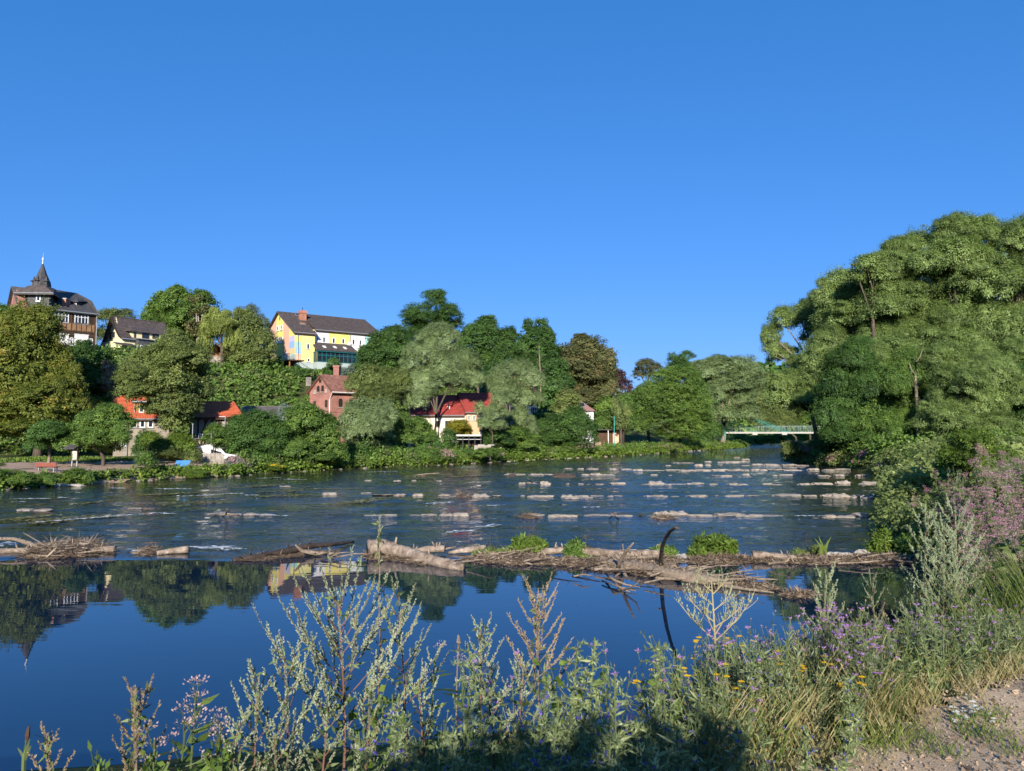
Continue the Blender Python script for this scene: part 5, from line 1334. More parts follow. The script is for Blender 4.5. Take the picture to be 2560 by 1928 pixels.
def crown_arrays(lobes, sp, seed, lscale=1.0, dens=1.0, gap=0.0, ks=None, cap=None):
    rng = np.random.default_rng(seed); s = SP[sp]
    Ps = []; As = []; Ns = []; Ls = []; Ws = []; Ts = []
    centers = []
    fixed = ks is not None
    if ks is None: ks = max(.35, min(1.0, lscale)) ** .5      # nearer crowns: smaller, finer clumps
    for (c, r) in lobes:
        c = np.array(c, float); r = np.array(r, float) if hasattr(r, '__len__') else np.array([r, r, r], float)
        rm = float(np.mean(r)); cr = min(s['cr'] * ks, rm * .45)
        n = max(6, int(s['dens'] * dens * (rm / cr) ** 2 * 1.0))
        d = unit(rng.normal(size=(n, 3))); d[:, 2] = np.where(d[:, 2] < -.55, -d[:, 2], d[:, 2]); 
        ph = rng.uniform(0, 6.28, 3)
        lump = 1 + .13 * np.sin(3.1 * d[:, 0] + ph[0]) + .12 * np.sin(3.7 * d[:, 2] + ph[1]) + .10 * np.sin(4.3 * d[:, 1] + ph[2])
        rad = (1.04 - .5 * rng.random(n) ** 1.3) * lump
        rad *= 1 + .10 * (rng.random(n) < .12) 
        cc = c + d * rad[:, None] * r
        keep = rng.random(n) > gap
        cc = cc[keep]; d = d[keep]; n = len(cc)
        centers.append(cc)
        m = int(s['n'] * min(2.6, (ks / lscale) ** 1.2) if lscale < 1 and not fixed else s['n'])
        size = cr * rng.uniform(.45, 1.35, n)
        tcl = np.clip(rng.normal(.45, .17, n), 0, 1)
        off = rng.normal(size=(n, m, 3)) * .48
        off = off * size[:, None, None] * np.array([1.0, 1.0, 1.15 if sp == 'willow' else .74])
        if sp == 'weeping':
            off = rng.normal(size=(n, m, 3)) * np.array([.16, .16, .0]) * size[:, None, None]
            off[:, :, 2] = -rng.random((n, m)) * 2.3 * size[:, None]
        else:
            off += (d * .25 * size[:, None])[:, None, :]
        pos = cc[:, None, :] + off
        nd = unit(d[:, None, :] * .75 + unit(off) * .55 + np.array([0, 0, .45]) + rng.normal(size=(n, m, 3)) * .38)
        ax = unit(unit(off) * .7 + d[:, None, :] * .5 + rng.normal(size=(n, m, 3)) * .55 + np.array([0, 0, s['droop']]))
        ax = unit(ax - nd * (ax * nd).sum(-1, keepdims=True) * .8)
        ln = s['l'] * lscale * rng.uniform(.6, 1.3, (n, m))
        Ps.append(pos.reshape(-1, 3)); As.append(ax.reshape(-1, 3)); Ns.append(nd.reshape(-1, 3)); Ls.append(ln.ravel()); Ws.append((ln * s['w']).ravel())
        t = np.clip(tcl[:, None] + rng.normal(0, .16, (n, m)), 0, 1); Ts.append(t.ravel())
    Pp, As, Ns, Ls, Ws, Ts = (np.concatenate(q) for q in (Ps, As, Ns, Ls, Ws, Ts))
    if cap is not None and len(Pp) > cap:
        k = rng.permutation(len(Pp))[:cap]; g = (len(Pp) / cap) ** .33; Pp, As, Ns, Ls, Ws, Ts = Pp[k], As[k], Ns[k], Ls[k] * g, Ws[k] * g, Ts[k]
    V, Q = leaf_quads(Pp, As, Ns, Ls, Ws)
    return V, Q, np.repeat(Ts, 4), centers
M['lf_chestnut'] = mat_leaf('chestnut_leaf', C(0.0785,0.119,0.0234), C(0.259,0.299,0.0562), C(0.493,0.334,0.0819))
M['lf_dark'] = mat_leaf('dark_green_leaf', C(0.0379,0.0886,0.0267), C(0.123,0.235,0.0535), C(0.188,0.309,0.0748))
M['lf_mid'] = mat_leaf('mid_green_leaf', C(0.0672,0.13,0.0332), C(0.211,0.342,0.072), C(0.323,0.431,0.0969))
M['lf_olive'] = mat_leaf('olive_leaf', C(0.0931,0.131,0.0454), C(0.279,0.352,0.106), C(0.396,0.427,0.151))
M['lf_brownish'] = mat_leaf('bronzed_leaf', C(0.0778,0.0935,0.0374), C(0.217,0.233,0.0936), C(0.411,0.269,0.129))
M['lf_willow'] = mat_leaf('silver_willow_leaf', C(0.0839,0.127,0.0486), C(0.276,0.379,0.148), C(0.436,0.548,0.295), gloss=.04, trans=.2)
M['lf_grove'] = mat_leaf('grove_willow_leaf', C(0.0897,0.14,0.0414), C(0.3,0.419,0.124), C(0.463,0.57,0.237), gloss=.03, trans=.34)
M['lf_weeping'] = mat_leaf('weeping_willow_leaf', C(0.168,0.213,0.0528), C(0.396,0.475,0.132), C(0.54,0.6,0.198))
M['lf_bright'] = mat_leaf('bright_green_leaf', C(0.0633,0.118,0.0212), C(0.189,0.286,0.0456), C(0.304,0.397,0.076), trans=.35)
M['lf_yellow'] = mat_leaf('yellow_green_leaf', C(0.16,0.17,0.02), C(0.36,0.34,0.04), C(0.48,0.42,0.06), trans=.35)
M['lf_copper'] = mat_leaf('copper_leaf', C(0.0458,0.0255,0.0328), C(0.124,0.0595,0.0702), trans=.2)
M['lf_dry'] = mat_leaf('dry_tan_leaf', C(0.25,0.171,0.0936), C(0.582,0.426,0.257), C(0.728,0.573,0.398), trans=.2)
M['lf_bluish'] = mat_leaf('grey_green_leaf', C(0.0811,0.12,0.0913), C(0.234,0.313,0.243), C(0.361,0.46,0.385), trans=.25)
UL = {}
def unit_lobe(sp, lod, var):
    """one leafy bough of radius 1, shared by many trees; lod 0 small in view .. 2 large in view"""
    kk = (sp, lod, var)
    if kk not in UL:
        s = SP[sp]; cr = (.36, .25, .165)[lod] * (1.7 if sp == 'weeping' else 1); ratio = (.20, .115, .070)[lod] * {'willow': 1.15, 'weeping': 1.7, 'chestnut': 1.15, 'locust': .9}.get(sp, 1.0); m = (24, 38, 44)[lod]
        old = dict(s); s['cr'] = cr; s['n'] = int(m * (1.35 if sp == 'willow' else .8 if sp == 'locust' else 1))
        V, Q, t, _ = crown_arrays([((0, 0, 0), 1.0)], sp, 9000 + var * 17 + lod, ratio / s['l'], 1.0 if sp != 'weeping' else 2.4, ks=1.0)
        s.update(old); UL[kk] = np_mesh('foliage', V, Q, t); UL[kk].materials.append(None)
    return UL[kk]
def tree(label, lobes_px, D, sp, mat, seed, base_px=None, group=None, trunk='bark', tr=.28, depth_j=1.6, gap=0.0, dens=1.0, name='tree', cat='tree', lscale=None, base_z=None, limbs=9, sat=True, dz=1.0):
    """lobes_px: (px, py, r_px[, ry_px[, dD]]) measured on the photograph, turned into metres at depth D"""
    rng = random.Random(seed)
    lobes = []
    for q in lobes_px:
        px, py, rx = q[:3]; ry = q[3] if len(q) > 3 else rx; dD = q[4] if len(q) > 4 else rng.uniform(-depth_j, depth_j)
        c = P(px, py, D + dD); k = (D + dD) / F_PX
        lobes.append((c, (rx * k, rx * k * .92 * dz, ry * k)))
    if base_px is None: base_px = sum(q[0] * q[2] for q in lobes_px) / sum(q[2] for q in lobes_px)
    bx = XofPX(base_px, D, 3); bz = H(bx, D) if base_z is None else base_z
    T = thing(name, label, cat, (bx, D, bz), group)
    if lscale is None: lscale = max(.42, min(1.35, D / 95.0))
    if sp == 'sprig':
        V, Q, t, cen = crown_arrays(lobes, sp, seed, lscale, dens, gap); np_obj('crown', V, Q, M[mat], T, tint=t)
    else:
        ext = []
        for k_, (c, r) in enumerate(lobes):
            rp = lobes_px[k_][2]; ext.append((c, r, rp))
            if rp >= 20 and sat:
                for _ in range(5 if rp < 45 else 9):
                    a = rng.uniform(0, 6.28); zz = rng.uniform(-.45, 1); q_ = math.sqrt(1 - zz * zz); f = rng.uniform(.26, .58); d_ = rng.uniform(.62, .98)
                    ext.append(((c[0] + math.cos(a) * q_ * r[0] * d_, c[1] + math.sin(a) * q_ * r[1] * d_, c[2] + zz * r[2] * d_), (r[0] * f, r[1] * f, r[2] * f * .9), rp * f * 1.15))
        for (c, r, rp) in ext:
            lod = 0 if rp < 21 else (1 if rp < 46 else 2)
            if gap > .3 and lod: lod -= 1
            o = bpy.data.objects.new('foliage', unit_lobe(sp, lod, rng.randrange(3 if lod < 2 else 2))); COL.objects.link(o); o.parent = T; o.material_slots[0].link = 'OBJECT'; o.material_slots[0].material = M[mat]
            g_ = 1.0 - gap * .35
            o.location = (c[0] - T.location.x, c[1] - T.location.y, c[2] - T.location.z); o.scale = (r[0] * g_, r[1] * g_, r[2] * g_)
            o.rotation_euler = (rng.uniform(-.25, .25) if sp != 'weeping' else 0, rng.uniform(-.25, .25) if sp != 'weeping' else 0, rng.uniform(0, 6.28))
    m = MB()
    top = max(c[2] for c, r in lobes); 
    cx = sum(c[0] for c, r in lobes) / len(lobes)
    fork = (bx + (cx - bx) * .35, D, bz + (min(c[2] - r[2] * .3 for c, r in lobes) - bz) * .75 + .3)
    if fork[2] < bz + .6: fork = (fork[0], fork[1], bz + .6)
    m.tube([(bx, D, bz - .4), (bx + rng.uniform(-.1, .1), D, bz + (fork[2] - bz) * .5), fork], [tr * 1.35, tr, tr * .85], 8)
    for (c, r) in sorted(lobes, key=lambda q: -q[1][0])[:limbs]:
        mid = ((fork[0] * .5 + c[0] * .5) + rng.uniform(-.4, .4), (fork[1] + c[1]) / 2, fork[2] * .5 + c[2] * .5 + rng.uniform(-.2, .5))
        m.tube([fork, mid, c], [tr * .62, tr * .42, tr * .18], 6, cap=False)
        for _ in range(3):
            e = tuple(c[i] + r[i] * rng.uniform(-.8, .8) for i in range(3)); m.tube([mid if _ == 0 else c, e], [tr * .22, tr * .06], 4, cap=False)
    m.build('trunk', M[trunk], T, smooth=True)
    return T
# --- far side, from left to right
tree('tall olive chestnut with browning leaves at the left edge', [(78,848,64,82),(40,930,95,90),(112,925,58,70),(75,1010,100,62),(160,1000,45,52),(25,860,60,70),(15,1060,70,45),(100,1065,65,34),(185,950,22,30)], 79, 'chestnut', 'lf_chestnut', 11, base_px=95, tr=.42, dens=1.25)
tree('dark tree behind the chestnut at the left edge', [(-40,830,60),(-60,930,90),(-20,1000,80),(5,800,32)], 94, 'maple', 'lf_mid', 12, tr=.35)
tree('dense dark tree filling the gap below the cream house', [(215,905,38,44),(255,950,46,40),(205,985,50,40),(250,905,30,32),(175,1040,45,30)], 93, 'maple', 'lf_dark', 13)
tree('feathery pale tree between the spire house and the cream house', [(262,795,32,24),(315,790,25,16),(258,845,26,34),(250,895,26,26),(290,790,20,18)], 137, 'locust', 'lf_olive', 14, gap=.25)
tree('rounded dark tree behind the cream house roof', [(405,770,32,36),(445,760,40,34),(425,815,48,40),(500,770,38,36),(380,790,22,22),(470,800,40,40),(455,850,50,30),(510,830,30,30)], 143, 'maple', 'lf_mid', 15, dens=1.1)
def bare_tree(label, px, py_top, py_base, D, seed, spread=26, mat='bark_birch', leaf=None, n=26, r0=.11, name='bare_tree'):
    rng = random.Random(seed); bx = XofPX(px, D, 8); bz = P(px, py_base, D)[2]; zt = P(px, py_top, D)[2]; k = D / F_PX
    T = thing(name, label, 'tree', (bx, D, bz)); m = MB()
    trunks = [(-.12, 1.0), (.1, .93), (.42, .82)] if n > 20 else [(0, 1.0), (.12, .8)]
    tips = []
    for dx, hh in trunks:
        pts = [(bx + dx * k * spread * t * 1.2 + .15 * math.sin(t * 5 + dx), D + dx * t, bz + (zt - bz) * hh * t) for t in np.linspace(0, 1, 6)]
        m.tube(pts, list(np.linspace(r0, .03, 6)), 6)
        for i in range(n // len(trunks)):
            t = rng.uniform(.25, .97); p = Vector(pts[min(4, int(t * 5))]).lerp(Vector(pts[min(5, int(t * 5) + 1)]), t * 5 % 1)
            a = rng.uniform(0, 6.28); L = k * spread * rng.uniform(.5, 1.1) * (1.15 - t * .6); q = p + Vector((math.cos(a) * L, math.sin(a) * L * .7, L * rng.uniform(.5, 1.1)))
            m.tube([tuple(p), tuple(p.lerp(q, .5) + Vector((0, 0, -.05 * L))), tuple(q)], [.035, .022, .01], 4, cap=False); tips.append(q)
            for _ in range(2):
                s = p.lerp(q, rng.uniform(.3, .9)); e = s + Vector((rng.uniform(-.5, .5), rng.uniform(-.4, .4), rng.uniform(.2, .7))) * L * .6; m.tube([tuple(s), tuple(e)], [.014, .006], 3, cap=False); tips.append(e)
    m.build('trunk', M[mat], T)
    if leaf:
        V, Q, t, _ = crown_arrays([(tuple(p), .55) for p in tips], 'bush', seed, .9, .25, cap=9000); np_obj('crown', V, Q, M[leaf], T, tint=t)
    return T
bare_tree('half bare birch with pale stems and thin brown leaves', 487, 738, 880, 139.5, 21, spread=30, leaf='lf_brownish', n=30, r0=.14)
bare_tree('dead leafless sapling leaning on the wooded slope', 268, 925, 992, 92, 22, spread=20, mat='drift', leaf='lf_dry', n=14, r0=.09)
tree('pale yellow-green weeping willow on the hill', [(545,792,34,22),(525,815,26,26),(568,815,26,26),(548,815,34,20),(515,845,18,20),(580,845,18,18),(595,835,14,16)], 128.5, 'weeping', 'lf_weeping', 23, dens=1.5, base_z=14)
tree('olive maple right of the weeping willow', [(605,800,26,26),(625,835,40,36),(655,860,28,34),(600,870,34,34),(640,895,42,26),(590,905,34,22)], 130, 'maple', 'lf_olive', 24)
tree('pale feathery tree left of the pastel house', [(632,785,22,20),(655,815,22,26),(668,845,16,24),(640,810,20,20),(628,772,12,12)], 136, 'locust', 'lf_bluish', 25, gap=.25)
tree('large olive walnut tree in front of the red roofed house', [(432,868,38,34),(374,914,48,42),(450,900,56,48),(336,922,32,28),(400,960,78,52),(480,950,40,42),(340,965,44,36),(435,1010,50,40),(500,985,24,24),(445,1050,36,36),(395,1020,30,24)], 76.5, 'maple', 'lf_olive', 26, base_px=434, tr=.3, dens=1.15, base_z=1.3)
tree('small spreading tree beside the information board', [(275,1045,40,32),(225,1065,42,30),(170,1085,38,26),(300,1090,24,28),(235,1100,36,28),(265,1115,34,24),(160,1115,20,18),(205,1110,20,20),(315,1060,20,14)], 65.8, 'bush', 'lf_mid', 27, base_px=260, tr=.15, lscale=.9, base_z=None)
tree('slim young tree in the shade left of the information board', [(115,1080,36,26),(90,1110,24,20),(135,1105,20,18)], 66, 'bush', 'lf_dark', 28, base_px=124, tr=.13, trunk='bark_pale')
tree('bushy small round tree on the reddish sand', [(362,1148,18,14),(378,1156,12,12),(356,1160,13,9),(368,1138,12,9)], 62.5, 'bush', 'lf_mid', 29, base_px=366, tr=.05, lscale=.7, name='garden_bush', cat='bush')
tree('bright climbing bush along the garden fence', [(440,1110,26,22),(400,1120,24,24),(470,1118,20,20),(380,1105,22,22),(455,1100,22,14)], 76, 'bush', 'lf_bright', 30, tr=.05, name='fence_bush', cat='bush')
tree('dark holly shrub at the corner of the grey house', [(362,1108,22,30),(355,1125,18,20)], 80, 'bush', 'lf_dark', 31, tr=.05, name='dark_shrub', cat='bush')
tree('dry tan undergrowth hedge behind the sandy patch', [(400,1140,26,10),(440,1142,24,10),(480,1142,20,12),(425,1128,20,12)], 72, 'bush', 'lf_olive', 32, tr=.04, name='low_hedge', cat='hedge')
tree('grey-green shrub beside the barn wall', [(535,1080,22,18),(550,1100,26,20),(520,1098,16,12)], 74.5, 'bush', 'lf_mid', 33, tr=.06, name='side_shrub', cat='bush')
tree('very large round dark green bush on the far bank', [(640,1085,60,50),(600,1105,44,42),(680,1105,46,42),(640,1125,70,36),(635,1065,42,30)], 76, 'bush', 'lf_dark', 34, tr=.12, dens=1.2, lscale=1.0, name='round_bush', cat='bush')
tree('small silver-blue spruce between the round bush and the maple', [(712,1050,18,26),(715,1080,22,26),(708,1025,10,14)], 80, 'bush', 'lf_bluish', 35, tr=.08, name='blue_spruce')
tree('full green maple in front of the brick house', [(765,1045,38,32),(800,1070,42,34),(745,1085,34,38),(780,1110,48,34),(820,1100,30,36),(845,1135,22,24),(750,1125,28,24),(790,1140,40,20)], 78, 'maple', 'lf_mid', 36, tr=.2, dens=1.2, lscale=.8)
tree('wild rounded willow bush right of the brick house', [(905,1035,44,34),(930,1065,46,38),(890,1080,34,36),(955,1030,30,30),(915,1105,42,24),(875,1050,24,30)], 90, 'willow', 'lf_willow', 37, trunk='bark_pale', tr=.15, lscale=.75)
tree('light green willow standing over the brick house roof', [(930,950,44,34),(895,960,30,26),(970,965,46,36),(940,985,50,26),(1000,960,30,30)], 100, 'willow', 'lf_olive', 38, trunk='bark_pale', tr=.2)
tree('great silver willow towering over the ivory house', [(1095,860,58,42),(1055,885,50,38),(1145,905,48,36),(1030,910,36,34),(1095,925,66,42),(1165,945,36,32),(1055,955,54,34),(1130,950,50,26),(1035,1000,36,28),(1180,950,26,24),(1060,985,36,20),(1100,830,36,20)], 102.3, 'willow', 'lf_willow', 39, base_px=1088, trunk='bark', tr=.24, limbs=6, depth_j=.5, dz=.5)
tree('second silver willow with several stems at the bank', [(1290,925,46,26),(1250,945,34,26),(1325,950,34,30),(1270,985,52,38),(1320,995,38,36),(1240,1000,30,34),(1300,1045,34,30),(1262,1060,26,24),(1310,1075,36,24),(1225,965,22,22),(1235,1030,28,26),(1215,1055,20,18)], 111, 'willow', 'lf_willow', 40, base_px=1275, trunk='bark_pale', tr=.2, gap=.22, depth_j=.5, dz=.6)
tree('tall airy dark tree rising above the silver willow', [(1090,755,34,26),(1050,785,40,26),(1120,790,38,28),(1075,810,56,30),(1030,820,26,26),(1140,812,22,12),(1095,735,20,12),(1020,845,22,20),(1060,840,40,24)], 150, 'locust', 'lf_dark', 41, dens=1.4, gap=.18)
tree('wide dark tree between the pastel house and the tall airy tree', [(960,865,40,30),(985,840,28,24),(945,900,40,32),(1000,880,38,34),(925,890,26,24),(975,920,44,24)], 132, 'maple', 'lf_dark', 42)
tree('dark pointed tree right of the tall airy tree', [(1190,840,36,26),(1215,815,26,24),(1175,870,38,32),(1225,860,32,36),(1200,905,46,34),(1160,845,20,18)], 148, 'maple', 'lf_dark', 43, dens=1.2)
tree('small rounded dark tree between two taller ones', [(1270,840,22,20),(1262,870,28,26),(1280,900,36,30),(1240,910,30,30)], 148, 'maple', 'lf_dark', 44, dens=1.2)
tree('twin-topped dark tree behind the dead stem', [(1320,815,12,18),(1352,815,18,18),(1335,845,34,26),(1365,850,22,28),(1345,880,44,30),(1310,870,24,24),(1375,895,26,30),(1330,920,46,30)], 148, 'maple', 'lf_dark', 45, dens=1.2)
tree('dark green infill tree under the twin-topped tree', [(1390,950,40,40),(1360,1000,40,40),(1230,950,44,30),(1320,960,40,34)], 135, 'maple', 'lf_dark', 46)
bare_tree('bare dead stem with a forked tip', 1350, 858, 1000, 128, 47, spread=12, mat='drift', n=8, r0=.14, name='dead_tree')
tree('large bronzed tree with a domed crown', [(1465,875,44,30),(1430,900,40,34),(1500,910,36,40),(1465,935,60,44),(1410,950,36,40),(1510,965,34,44),(1460,990,62,40),(1420,1010,36,36),(1505,1020,34,36),(1450,850,20,12),(1525,900,14,20)], 152, 'maple', 'lf_brownish', 48, tr=.4, dens=1.15)
tree('copper beech crown peeping behind the domed tree', [(1545,945,20,18),(1560,965,18,16),(1535,930,12,12)], 175, 'maple', 'lf_copper', 49)
tree('yellow-green tree left of the white cottage', [(1420,1000,26,22),(1405,1025,20,20),(1435,1025,18,18)], 128, 'maple', 'lf_olive', 50)
tree('dense dark shrub mass on the bank below the white cottage', [(1380,1075,40,34),(1430,1065,44,34),(1465,1085,30,28),(1400,1100,60,24),(1350,1095,34,28),(1440,1040,26,20),(1340,1060,26,24)], 119, 'bush', 'lf_dark', 51, tr=.12, lscale=1.1, name='shrub_thicket', cat='bush')
tree('green tree between the cottage and the river bend', [(1520,1030,34,32),(1505,1060,28,28),(1540,1060,30,30),(1560,1035,22,40),(1500,1085,22,16)], 146, 'maple', 'lf_mid', 52)
tree('slim yellowish poplar behind the green pole', [(1543,1025,12,30),(1563,1045,12,28),(1550,1060,16,20)], 138, 'bush', 'lf_olive', 53, lscale=1.2)
tree('broad bright green tree on the far bank', [(1650,985,48,40),(1700,960,52,40),(1615,1015,42,40),(1690,1010,64,36),(1745,1000,34,40),(1650,1045,52,36),(1720,1055,50,34),(1590,1060,32,30),(1670,940,36,22),(1690,1085,50,22),(1760,1060,24,30)], 158, 'locust', 'lf_mid', 54, tr=.4, dens=1.35)
tree('sparse tan-tinted tree top behind the broad green tree', [(1620,915,26,16),(1600,935,20,18),(1640,930,24,20)], 168, 'locust', 'lf_brownish', 55, gap=.2)
tree('airy dark tree top beside the bridge willow', [(1715,890,22,12),(1690,905,22,14),(1705,915,30,20),(1680,890,12,8)], 166, 'locust', 'lf_dark', 56, gap=.1)
tree('tall grey-green willow with twin trunks at the bridge', [(1800,915,46,22),(1850,915,40,26),(1765,935,34,26),(1830,955,60,30),(1885,945,24,26),(1780,985,40,30),(1850,1000,46,30),(1810,1035,44,24),(1870,1035,30,20),(1760,1020,20,20),(1745,915,26,14)], 188, 'willow', 'lf_willow', 57, base_px=1807, trunk='bark_pale', tr=.55, gap=.15)
tree('hanging green tree right of the bridge willow', [(1925,1000,40,40),(1900,1045,34,26),(1960,1035,36,30),(1915,960,26,24),(1940,1060,40,18)], 212, 'willow', 'lf_olive', 58, base_px=1990)
tree('leafy tree behind the bridge deck', [(1990,990,46,40),(2030,960,46,46),(1980,1045,46,28),(2040,1030,50,40),(2085,1000,46,50)], 215, 'locust', 'lf_mid', 59, dens=1.2)
tree('low shaded shrubs under the bridge', [(1860,1100,26,12),(1900,1102,26,12),(1940,1100,26,12),(1980,1100,30,14),(2030,1100,40,14)], 250, 'bush', 'lf_mid', 60, tr=.1, name='bank_shrub', cat='bush', lscale=1.9)
tree('small dark tree beside the left foot of the bridge', [(1785,1080,22,22),(1760,1092,22,18),(1740,1100,20,14)], 186, 'maple', 'lf_dark', 61, lscale=1.6)
# --- shrubs in front of the houses on the far bank
tree('young willow standing in front of the peach house', [(1235,1032,28,26),(1212,1058,20,18),(1252,1000,26,24),(1200,1022,14,18),(1245,1065,24,16)], 101.5, 'willow', 'lf_willow', 194, tr=.08, gap=.3, depth_j=.4)
tree('dark elder shrub under the great silver willow', [(1040,1075,34,26),(1020,1095,30,22),(1065,1095,30,22),(1010,1060,20,20)], 97, 'bush', 'lf_mid', 62, tr=.1, name='elder_shrub', cat='bush')
tree('yellow ornamental shrub in front of the ivory house', [(1148,1065,24,14),(1135,1075,16,12),(1162,1078,16,12)], 102.6, 'bush', 'lf_yellow', 63, tr=.07, name='yellow_shrub', cat='bush', lscale=1.1)
tree('dark clipped shrub left of the pergola', [(1120,1092,18,18),(1135,1098,14,10)], 100, 'bush', 'lf_dark', 64, tr=.07, name='clipped_shrub', cat='bush')
tree('dark laurel thicket between the pergola and the willow stems', [(1235,1085,26,22),(1215,1110,22,14),(1260,1100,24,20),(1230,1065,18,16)], 104, 'bush', 'lf_dark', 65, tr=.1, name='laurel_thicket', cat='bush')
tree('round green shrub at the foot of the second silver willow', [(1295,1090,34,20),(1275,1105,26,16),(1320,1105,28,18)], 109, 'bush', 'lf_mid', 66, tr=.1, name='round_shrub', cat='bush')
tree('small tree in front of the conservatory', [(833,908,14,12),(828,928,18,14),(842,925,14,14)], 133, 'bush', 'lf_dark', 67, tr=.08, name='garden_tree', lscale=1.2)
tree('light shrub right of the conservatory tree', [(868,930,14,10),(880,925,12,12),(858,935,14,8)], 132, 'bush', 'lf_bluish', 68, tr=.05, name='pale_shrub', cat='bush', lscale=1.2)
tree('dark shrub by the downpipe of the pastel house', [(741,925,8,12),(768,930,12,8),(745,938,12,8)], 131, 'bush', 'lf_dark', 69, tr=.05, name='small_dark_shrub', cat='bush', lscale=1.2)
tree('green tree hiding the right end of the pastel house', [(925,890,26,22),(948,868,20,22),(905,922,20,18),(930,915,28,24)], 134, 'maple', 'lf_dark', 70)
# --- right bank grove
GR = 'willows of the right bank grove'
tree('airy leaning willow at the left edge of the right grove', [(1955,800,34,32),(1930,840,26,32),(2010,790,40,32),(1960,885,30,24),(2045,815,40,40),(2070,765,34,24),(2000,915,36,24),(1925,870,20,22),(2010,845,14,10)], 106, 'willow', 'lf_grove', 80, base_px=2080, tr=.3, trunk='bark_pale', gap=.22, lscale=.8, group=GR)
tree('willow with a rounded pale crown second in the right grove', [(2100,710,44,36),(2070,750,34,34),(2140,740,60,46),(2110,800,70,50),(2160,830,60,50),(2080,850,50,44),(2040,890,40,34)], 97, 'willow', 'lf_grove', 81, base_px=2150, tr=.32, trunk='bark', lscale=.66, gap=.08, group=GR)
tree('wispy half bare tree top between two willows of the grove', [(2165,660,36,24),(2145,690,26,22),(2190,690,40,26)], 90, 'willow', 'lf_grove', 82, base_px=2200, tr=.24, gap=.45, lscale=.6, group=GR)
tree('big willow with a high crown third in the right grove', [(2240,635,48,36),(2290,620,56,40),(2215,680,54,44),(2290,700,76,60),(2230,760,70,54),(2320,790,70,60),(2260,850,70,50),(2200,860,50,46)], 92, 'willow', 'lf_grove', 83, base_px=2295, tr=.34, trunk='bark', lscale=.6, group=GR)
tree('tallest willow of the right grove', [(2385,585,50,42),(2440,600,60,50),(2380,660,74,56),(2460,700,76,64),(2400,780,80,64),(2480,830,70,64),(2400,880,70,54),(2340,860,44,44)], 88, 'willow', 'lf_grove', 84, base_px=2420, tr=.38, lscale=.55, group=GR)
tree('willow at the right frame edge of the grove', [(2530,600,50,48),(2590,620,70,60),(2540,700,70,64),(2600,760,80,70),(2550,840,70,70),(2620,880,90,80),(2540,930,60,60)], 86, 'willow', 'lf_grove', 85, base_px=2560, tr=.38, lscale=.52, group=GR)
tree('rounded olive willow low at the left of the right grove', [(2000,960,60,36),(2050,930,50,36),(1960,1000,44,34),(2050,985,56,38),(2012,998,38,20),(2080,960,40,40),(1945,960,28,26)], 99, 'willow', 'lf_grove', 86, base_px=2040, tr=.3, lscale=.85, group=GR)
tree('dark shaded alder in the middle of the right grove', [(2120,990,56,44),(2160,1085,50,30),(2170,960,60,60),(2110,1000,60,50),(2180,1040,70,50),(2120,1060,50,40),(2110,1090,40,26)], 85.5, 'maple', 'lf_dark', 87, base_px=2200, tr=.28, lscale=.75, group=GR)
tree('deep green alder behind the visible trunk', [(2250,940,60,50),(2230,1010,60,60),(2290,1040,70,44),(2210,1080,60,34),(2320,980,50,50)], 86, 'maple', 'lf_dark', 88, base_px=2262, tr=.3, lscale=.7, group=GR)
tree('lit willow shrub at the right end of the grove', [(2400,960,56,44),(2360,1010,46,40),(2440,1010,64,54),(2380,1060,60,40),(2480,940,50,50),(2460,1075,60,34),(2330,1060,36,30)], 76, 'willow', 'lf_grove', 89, base_px=2400, tr=.22, lscale=.5, group=GR)
tree('dark tree closing the right frame edge', [(2540,1010,56,60),(2580,950,60,60),(2560,1080,60,50),(2620,1040,70,70)], 80, 'maple', 'lf_dark', 90, base_px=2570, tr=.28, lscale=.5, group=GR)
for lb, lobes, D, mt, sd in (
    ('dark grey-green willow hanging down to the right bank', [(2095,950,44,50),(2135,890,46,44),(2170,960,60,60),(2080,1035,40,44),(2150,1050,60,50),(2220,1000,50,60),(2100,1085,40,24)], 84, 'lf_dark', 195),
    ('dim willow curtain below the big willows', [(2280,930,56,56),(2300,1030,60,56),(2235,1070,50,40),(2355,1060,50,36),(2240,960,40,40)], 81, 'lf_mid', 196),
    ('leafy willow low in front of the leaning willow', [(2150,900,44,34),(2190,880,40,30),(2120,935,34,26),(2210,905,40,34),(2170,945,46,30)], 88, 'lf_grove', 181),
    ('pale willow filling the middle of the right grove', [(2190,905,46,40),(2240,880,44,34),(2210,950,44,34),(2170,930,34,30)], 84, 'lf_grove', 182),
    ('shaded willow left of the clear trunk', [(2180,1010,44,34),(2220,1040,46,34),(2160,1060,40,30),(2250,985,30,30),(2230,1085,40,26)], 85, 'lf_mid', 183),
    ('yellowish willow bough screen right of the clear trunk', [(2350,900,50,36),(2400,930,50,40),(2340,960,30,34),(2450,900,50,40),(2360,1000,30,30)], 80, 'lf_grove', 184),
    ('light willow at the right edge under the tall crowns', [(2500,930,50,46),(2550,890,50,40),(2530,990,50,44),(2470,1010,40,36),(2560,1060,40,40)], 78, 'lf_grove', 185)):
    tree(lb, lobes, D, 'willow', mt, sd, tr=.1, lscale=.6, group=GR)
